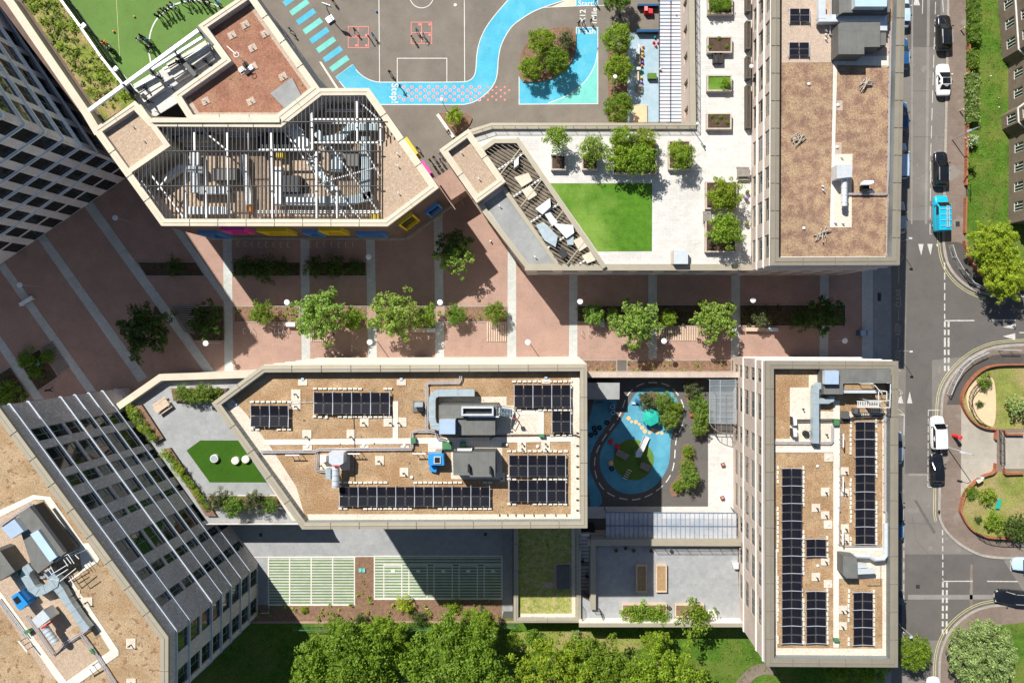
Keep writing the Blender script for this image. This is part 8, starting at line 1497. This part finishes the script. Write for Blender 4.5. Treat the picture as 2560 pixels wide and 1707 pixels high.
for x, y, m, lb in ((920,593,'blue_plant','upper open blue drum at the shadow edge'),(926,648,'car_blue','lower dark blue drum in the shade')): q = w2(g(2,2,x,y), .5); mb = MB(); mb.cyl((q.x,q.y,.03), .3, .7, m, 16, top='car_blue'); mb.tube([(q.x+.28*math.cos(a*.524), q.y+.28*math.sin(a*.524), .75) for a in range(13)], .04, 'galv_pale', 6); solo(mb, 'drum', lb, 'drum', 'blue drums in the courtyard')
q = w3(g(2,2,1150,545), .03); mb = MB(); mb.tube([q+Vector((-.3,0,.35)), q+Vector((.3,0,.35))], .3, 'blue_plant', 14); mb.beam(q+Vector((-.8,-.25,.2)), q+Vector((-.2,-.25,.2)), .3, .08, 'galv_pale'); solo(mb, 'play_barrel', 'blue barrel lying on its side at the tip of the island bed', 'barrel')
for x, y, w_, h_, lb in ((805,572,.9,.3,'low grey log bench in the shade near the blue drums'),(712,715,.2,.5,'small pale post at the shaded wall of the courtyard')): q = w2(g(2,2,x,y), .3); mb = MB(); mb.box((q.x,q.y,.03), (w_, .28, h_), 'wood_grey'); solo(mb, 'log_bench', lb, 'bench', 'log seats')
for x, y, lb in ((1938,1128,'upper red-brown flower tub on the white courtyard path'),(1932,1432,'lower red-brown flower tub on the white courtyard path')): q = w2(g(2,2,x,y), .4); mb = MB(); mb.box((q.x,q.y,.03), (.5,.5,.4), 'planter_wood', .3, top='soil'); mb.ball((q.x,q.y,.5), .18, 'coral_paint', 5); solo(mb, 'flower_pot', lb, 'pot plant', 'tubs on the courtyard path')
boxes('waste_bin', 'dark bin in the corner between the middle block and the terrace canopy', 'bin', [('body', G(2,3,'705,115 755,115 762,190 708,190'), 1.1, 'rubber_black', 'rubber_black')], .02); boxes('trolley', 'low red trolley beside the dark bin', 'trolley', [('bed', G(2,3,'768,185 822,185 822,195 768,195'), .4, 'red', 'red')], .02)
# beams over the timber steps
q = w3(g(0,0,1400,700), Z1+.1); t = thing('steel_pergola', 'pale steel frame of long beams over the timber steps and the pitch edge', 'steel frame', q)
for a, b, w_, m, z_ in (((815,1020),(1820,285),.42,'galv_pale',2.6),((1400,640),(1870,340),.3,'galv_pale',1.6),((1240,810),(1460,690),.2,'galv_pale',.9),((1500,640),(1990,390),.22,'steel_white',.6)): mb = MB(); mb.beam(w3(g(0,0,*a), Z1+z_), w3(g(0,0,*b), Z1+z_), w_, .3, m); mb.build('beam', t)
for a, b, w_ in (((1560,430),(1800,700),.5),((1100,770),(1230,870),.4),((1330,620),(1500,740),.22),((1815,250),(1960,420),.3)): mb = MB(); mb.beam(w3(g(0,0,*a), Z1+1.3), w3(g(0,0,*b), Z1+1.3), w_, .35, 'dark_metal'); mb.build('cross_beam', t)
for x, y in ((1560,435),(1340,620),(1110,770),(1800,270)): p = w3(g(0,0,x,y), Z1+2.6); mb = MB(); mb.beam((p.x,p.y,Z1), p, .18, .18, 'dark_metal'); mb.build('post', t)
q = w3(g(0,0,850,400), Z1); t = thing('pitch_fence', 'tall fence with silver rails between the wild grass and the green pitch', 'fence', q); pts = [(150,-560),(555,-5),(740,250),(925,520),(1130,780)]
for z_, m in ((3.0,'galv_pale'),(.1,'galv_pale'),(1.5,'dark_metal')): mb = MB(); [mb.beam(w3(g(0,0,*a), Z1+3.0)-Vector((0,0,3.0-z_)), w3(g(0,0,*b), Z1+3.0)-Vector((0,0,3.0-z_)), .26 if z_ > 2 else .12, .12, m) for a, b in zip(pts, pts[1:])]; mb.build('rail', t)
mb = MB()
for a, b in zip(pts, pts[1:]):
    A_, B_2 = w3(g(0,0,*a), Z1+3.0), w3(g(0,0,*b), Z1+3.0); L = (B_2-A_).length
    for i in range(int(L/.16)): p = A_+(B_2-A_)*(i*.16/L); mb.beam((p.x,p.y,Z1), p, .03, .03, 'black')
    for j in range(1, 14): z_ = Z1+j*.21; mb.beam((A_.x,A_.y,z_), (B_2.x,B_2.y,z_), .02, .02, 'black')
mb.build('mesh_panel', t)
for a in pts[1:]: p = w3(g(0,0,*a), Z1+3.0); mb = MB(); mb.beam((p.x,p.y,Z1), p+Vector((0,0,.1)), .16, .16, 'dark_metal'); mb.build('post', t)
for x, y, lb in ((745,245,'upper floodlight on the pitch fence'),(1040,640,'lower floodlight on the pitch fence')): p = w3(g(0,0,x,y), Z1+3.4); mb = MB(); mb.box((p.x+.3,p.y+.1,Z1+3.3), (.5,.45,.2), 'galv_pale', .8); mb.beam((p.x,p.y,Z1+3.0), (p.x+.3,p.y,Z1+3.35), .1, .1, 'galv'); solo(mb, 'floodlight', lb, 'floodlight', 'floodlights on the pitch fence')
# walls, railings and gates on the street side
def bwall(pts, lb, z0=.12, h=.6, wd=.2, m='brick_orange', closed=False):
    mb = MB(); P = W(smoothed([Vector(p) for p in pts], 2) if len(pts) > 4 else [Vector(p) for p in pts], z0+h)
    for a, b in zip(P, P[1:]): mb.beam((a.x,a.y,z0+h/2), (b.x,b.y,z0+h/2), wd, h, m)
    solo(mb, 'brick_wall', lb, 'wall', 'low brick walls')
bwall(G(3,0,'1862,-120 1856,500 1844,1000 1832,1568') + G(3,1,'1828,130'), 'long orange brick wall between pavement and street lawn, north part'); bwall(G(3,1,'1826,240 1822,400 1818,570'), 'short orange brick wall beside the blue van'); bwall(G(3,1,'1814,640 1840,760 1890,860 1970,960 2100,1040 2350,1090'), 'dark curved brick wall behind the railing under the yellow tree')
bwall(G(3,2,'2900,208 2350,208 2100,212 1980,250 1880,340 1812,438 1786,520 1800,602 1850,694 1930,766 2010,798 2100,805'), 'curved orange wall around the sandy upper garden'); bwall(G(3,2,'2108,805 2100,900'), 'short orange wall at the upper side of the garden path'); bwall(G(3,2,'2100,1120 2098,1205 1985,1232 1885,1308 1812,1400 1782,1520 1778,1568') + G(3,3,'1786,20 1830,112 1900,182 1990,226 2100,242 2350,244 2900,244'), 'curved orange wall around the lower garden with flowers'); bwall(G(3,2,'2185,1168 2185,1215 2350,1210'), 'short wall beside the lower garden path at the right edge'); bwall(G(3,2,'2185,815 2190,850 2350,852'), 'short wall beside the upper garden path at the right edge')
bwall(G(3,0,'1850,548 1900,505'), 'small slanting wall stub crossing the street lawn edge', .14, .5, .3, 'coping_tan')
def guard(pts, lb, z0=.12, m='galv_pale', h=1.1, name='guard_rail'):
    mb = MB(); P = [w3(p, z0) for p in pts]; rail(mb, P, h, .13, 1.6, m)
    for a, b in zip(P, P[1:]): mb.beam(a+Vector((0,0,h)), b+Vector((0,0,h)), .07, .07, m)
    solo(mb, name, lb, 'railing', 'pedestrian railings')
guard(G(3,1,'1655,690 1690,800 1750,905 1850,1030 1975,1090'), 'silver pedestrian railing round the upper junction corner'); guard(G(3,2,'1640,480 1690,360 1760,240 1850,160 1985,95'), 'silver pedestrian railing round the lower junction corner'); guard(G(3,2,'2110,78 2280,78'), 'short silver railing at the right of the lower junction corner')
guard(G(3,2,'2120,810 2125,890 2128,1120'), 'dark iron gate across the garden path', m='black', name='iron_gate'); guard(G(3,1,'1815,140 1820,235'), 'small dark gate in the orange street wall', m='black', name='iron_gate'); guard(smoothed([Vector(p) for p in G(3,3,'1900,180 1990,235 2120,255 2350,258 2600,258')], 1), 'dark railing on top of the lower garden wall', z0=.5, m='black', h=1.0); guard(smoothed([Vector(p) for p in G(3,2,'2000,330 1900,400 1845,480 1838,570 1870,660 1930,735 2000,775')], 1), 'thin dark railing inside the sandy garden', z0=.14, m='black', h=.9)
guard(G(1,3,'370,1045 1200,1052 2400,1020'), 'dark green mesh fence along the park edge', z0=.02, m='green_box', h=1.3, name='mesh_fence')
# street furniture
q = w3(g(3,2,1700,860), .12); mb = MB(); mb.cyl((q.x,q.y,.12), .24, 1.55, 'red', 20); mb.cyl((q.x,q.y,1.67), .30, .1, 'red', 20); mb.cyl((q.x,q.y,1.77), .27, .12, 'red', 20, r2=.05); o = solo(mb, 'post_box', 'round red pillar box on the pavement beside the white van', 'post box')
boxes('sign_board', 'small cream sign board on the lower garden wall', 'sign', [('board', G(3,2,'1908,1270 1960,1258 1980,1272 1930,1300'), (1.0,1.06), 'coping_cream', 'coping_cream'), ('post', G(3,2,'1935,1282 1945,1280 1945,1290 1935,1292'), 1.0, 'wood_grey', 'wood_grey')], .12); mb = MB(); q = w3(g(3,2,1930,1240), .12); mb.cyl(q, .2, .9, 'galv', 14); mb.ball((q.x,q.y,1.05), .22, 'galv_pale', 6); solo(mb, 'litter_bin', 'silver domed bin at the corner of the lower garden wall', 'bin')
q = w3((609,153), ZA-.9); t = thing('weather_mast', 'instrument mast with a white ring and weighted feet on the rust-red roof', 'mast', q); mb = MB(); mb.tube([q, q+Vector((0,0,2.2))], .06, 'steel_white', 8); mb.beam(q+Vector((0,0,2.2)), q+Vector((-1.0,.9,2.2)), .07, .07, 'steel_white'); mb.tube([q+Vector((.1+.3*math.cos(a*.524), -.1+.3*math.sin(a*.524), 2.2)) for a in range(13)], .04, 'steel_white', 6); mb.build('pole', t)
for dx, dy, m in ((.3,-.5,'black'),(.9,-.9,'steel_white'),(-.2,-1.1,'steel_white'),(.5,-1.4,'black')): mb = MB(); mb.box((q.x+dx,q.y+dy,q.z), (.6,.5,.25), m, .6); mb.build('foot', t)
t = thing('garden_chair', 'turquoise reclining chair on the lower garden lawn', 'garden chair', w3(g(3,2,2115,1490), .14)); mb = MB(); mb.beam(w3(g(3,2,2105,1530), .5), w3(g(3,2,2130,1450), .7), .55, .06, 'emerald'); mb.build('seat', t)
for s in ('2080,1435 2140,1450','2030,1508 2100,1538'): mb = MB(); a, b = [w3(p, .5) for p in G(3,2,s)]; mb.beam(a, b, .05, .05, 'emerald'); mb.beam(a-Vector((0,0,.36)), a, .05, .05, 'emerald'); mb.build('frame', t)
for x, y, lb in ((2045,700,'small white litter on the street lawn near the top'),(2118,900,'white litter strip on the street lawn'),(2120,985,'second white litter strip on the street lawn')): mb = MB(); q = w2(g(3,0,x,y), .2); mb.box((q.x,q.y,.2), (.2,.12,.05), 'steel_white', .6); solo(mb, 'litter', lb, 'litter', 'litter on the lawn')
for x, y, lb in ((1768,278,'upper pale bollard light on the pavement beside the dark estate car'),(1758,1020,'lower pale bollard light on the pavement below the white saloon')): mb = MB(); q = w2(g(3,0,x,y), .12); mb.cyl((q.x,q.y,.12), .09, .9, 'coping_cream', 10); solo(mb, 'bollard', lb, 'bollard', 'small pavement bollards')
q = w2(g(3,1,862,1488), .5); t = thing('cycle_locker', 'dark box with a pale lid on the grey pavement at the plaza end', 'utility box', (q.x,q.y,.02)); mb = MB(); mb.box((q.x,q.y,.02), (1.1,.7,.9), 'car_blue'); mb.build('body', t); mb = MB(); mb.box((q.x,q.y,.92), (.75,.72,.06), 'galv'); mb.build('lid', t)
for x, y, m, lb in ((990,532,'emerald','right green utility cover in the bark bed between the parking panels'),(958,530,'emerald','left small green utility cover in the bark bed')): mb = MB(); q = w2(g(1,3,x,y), .1); mb.box((q.x,q.y,.05), (.38,.5,.14), 'teal_track'); solo(mb, 'utility_cover', lb, 'cover', 'green covers in the bark bed')
mb = MB(); q = w2(g(0,2,352,208), .1); mb.box((q.x,q.y,.1), (.5,.35,.15), 'teal_track', .6); solo(mb, 'utility_cover', 'green cover in the left corner bed', 'cover')
for x, y, r_, lb in ((12,680,.5,'larger round cream table half cut off by the left edge'),(18,738,.36,'smaller round cream stool below it at the left edge')): q = w2(g(0,1,x,y), .5); mb = MB(); mb.tube([(q.x+r_*math.cos(a*.524), q.y+r_*math.sin(a*.524), .5) for a in range(13)], .1, 'coping_cream', 8); mb.cyl((q.x,q.y,.02), r_*.5, .45, 'dark_metal', 12); solo(mb, 'round_table', lb, 'table')
mb = MB(); mb.cyl(w3(g(1,1,2153,648), 0), .1, .5, 'steel_white', 10); solo(mb, 'bollard', 'tiny white marker in the sunny brick paving beside the podium', 'bollard')
# brick steps up to the yard bridge
P = W(N('1086.6,447.5 1126.4,420 1164.8,476.5 1124.3,502.5'), 3.2); mb = MB(); mb.prism([(p.x,p.y) for p in P], 0, 3.2, 'plaza_brick'); solo(mb, 'brick_ramp', 'sunlit brick ramp block between the arts block and the small podium tower', 'ramp')
mb = MB(); q = w3((1145,500), 0); mb.tube([q+Vector((0,0,0)), q+Vector((.1,.3,1.6)), q+Vector((.5,0,2.0)), q+Vector((.9,-.9,.4))], .06, 'rust_wood', 6); mb.beam(q+Vector((.2,.5,1.2)), q+Vector((1.4,1.0,1.2)), .06, .06, 'wood_pale'); solo(mb, 'bent_gate', 'bent timber-coloured gate frame in the dark gap below the brick ramp', 'gate')
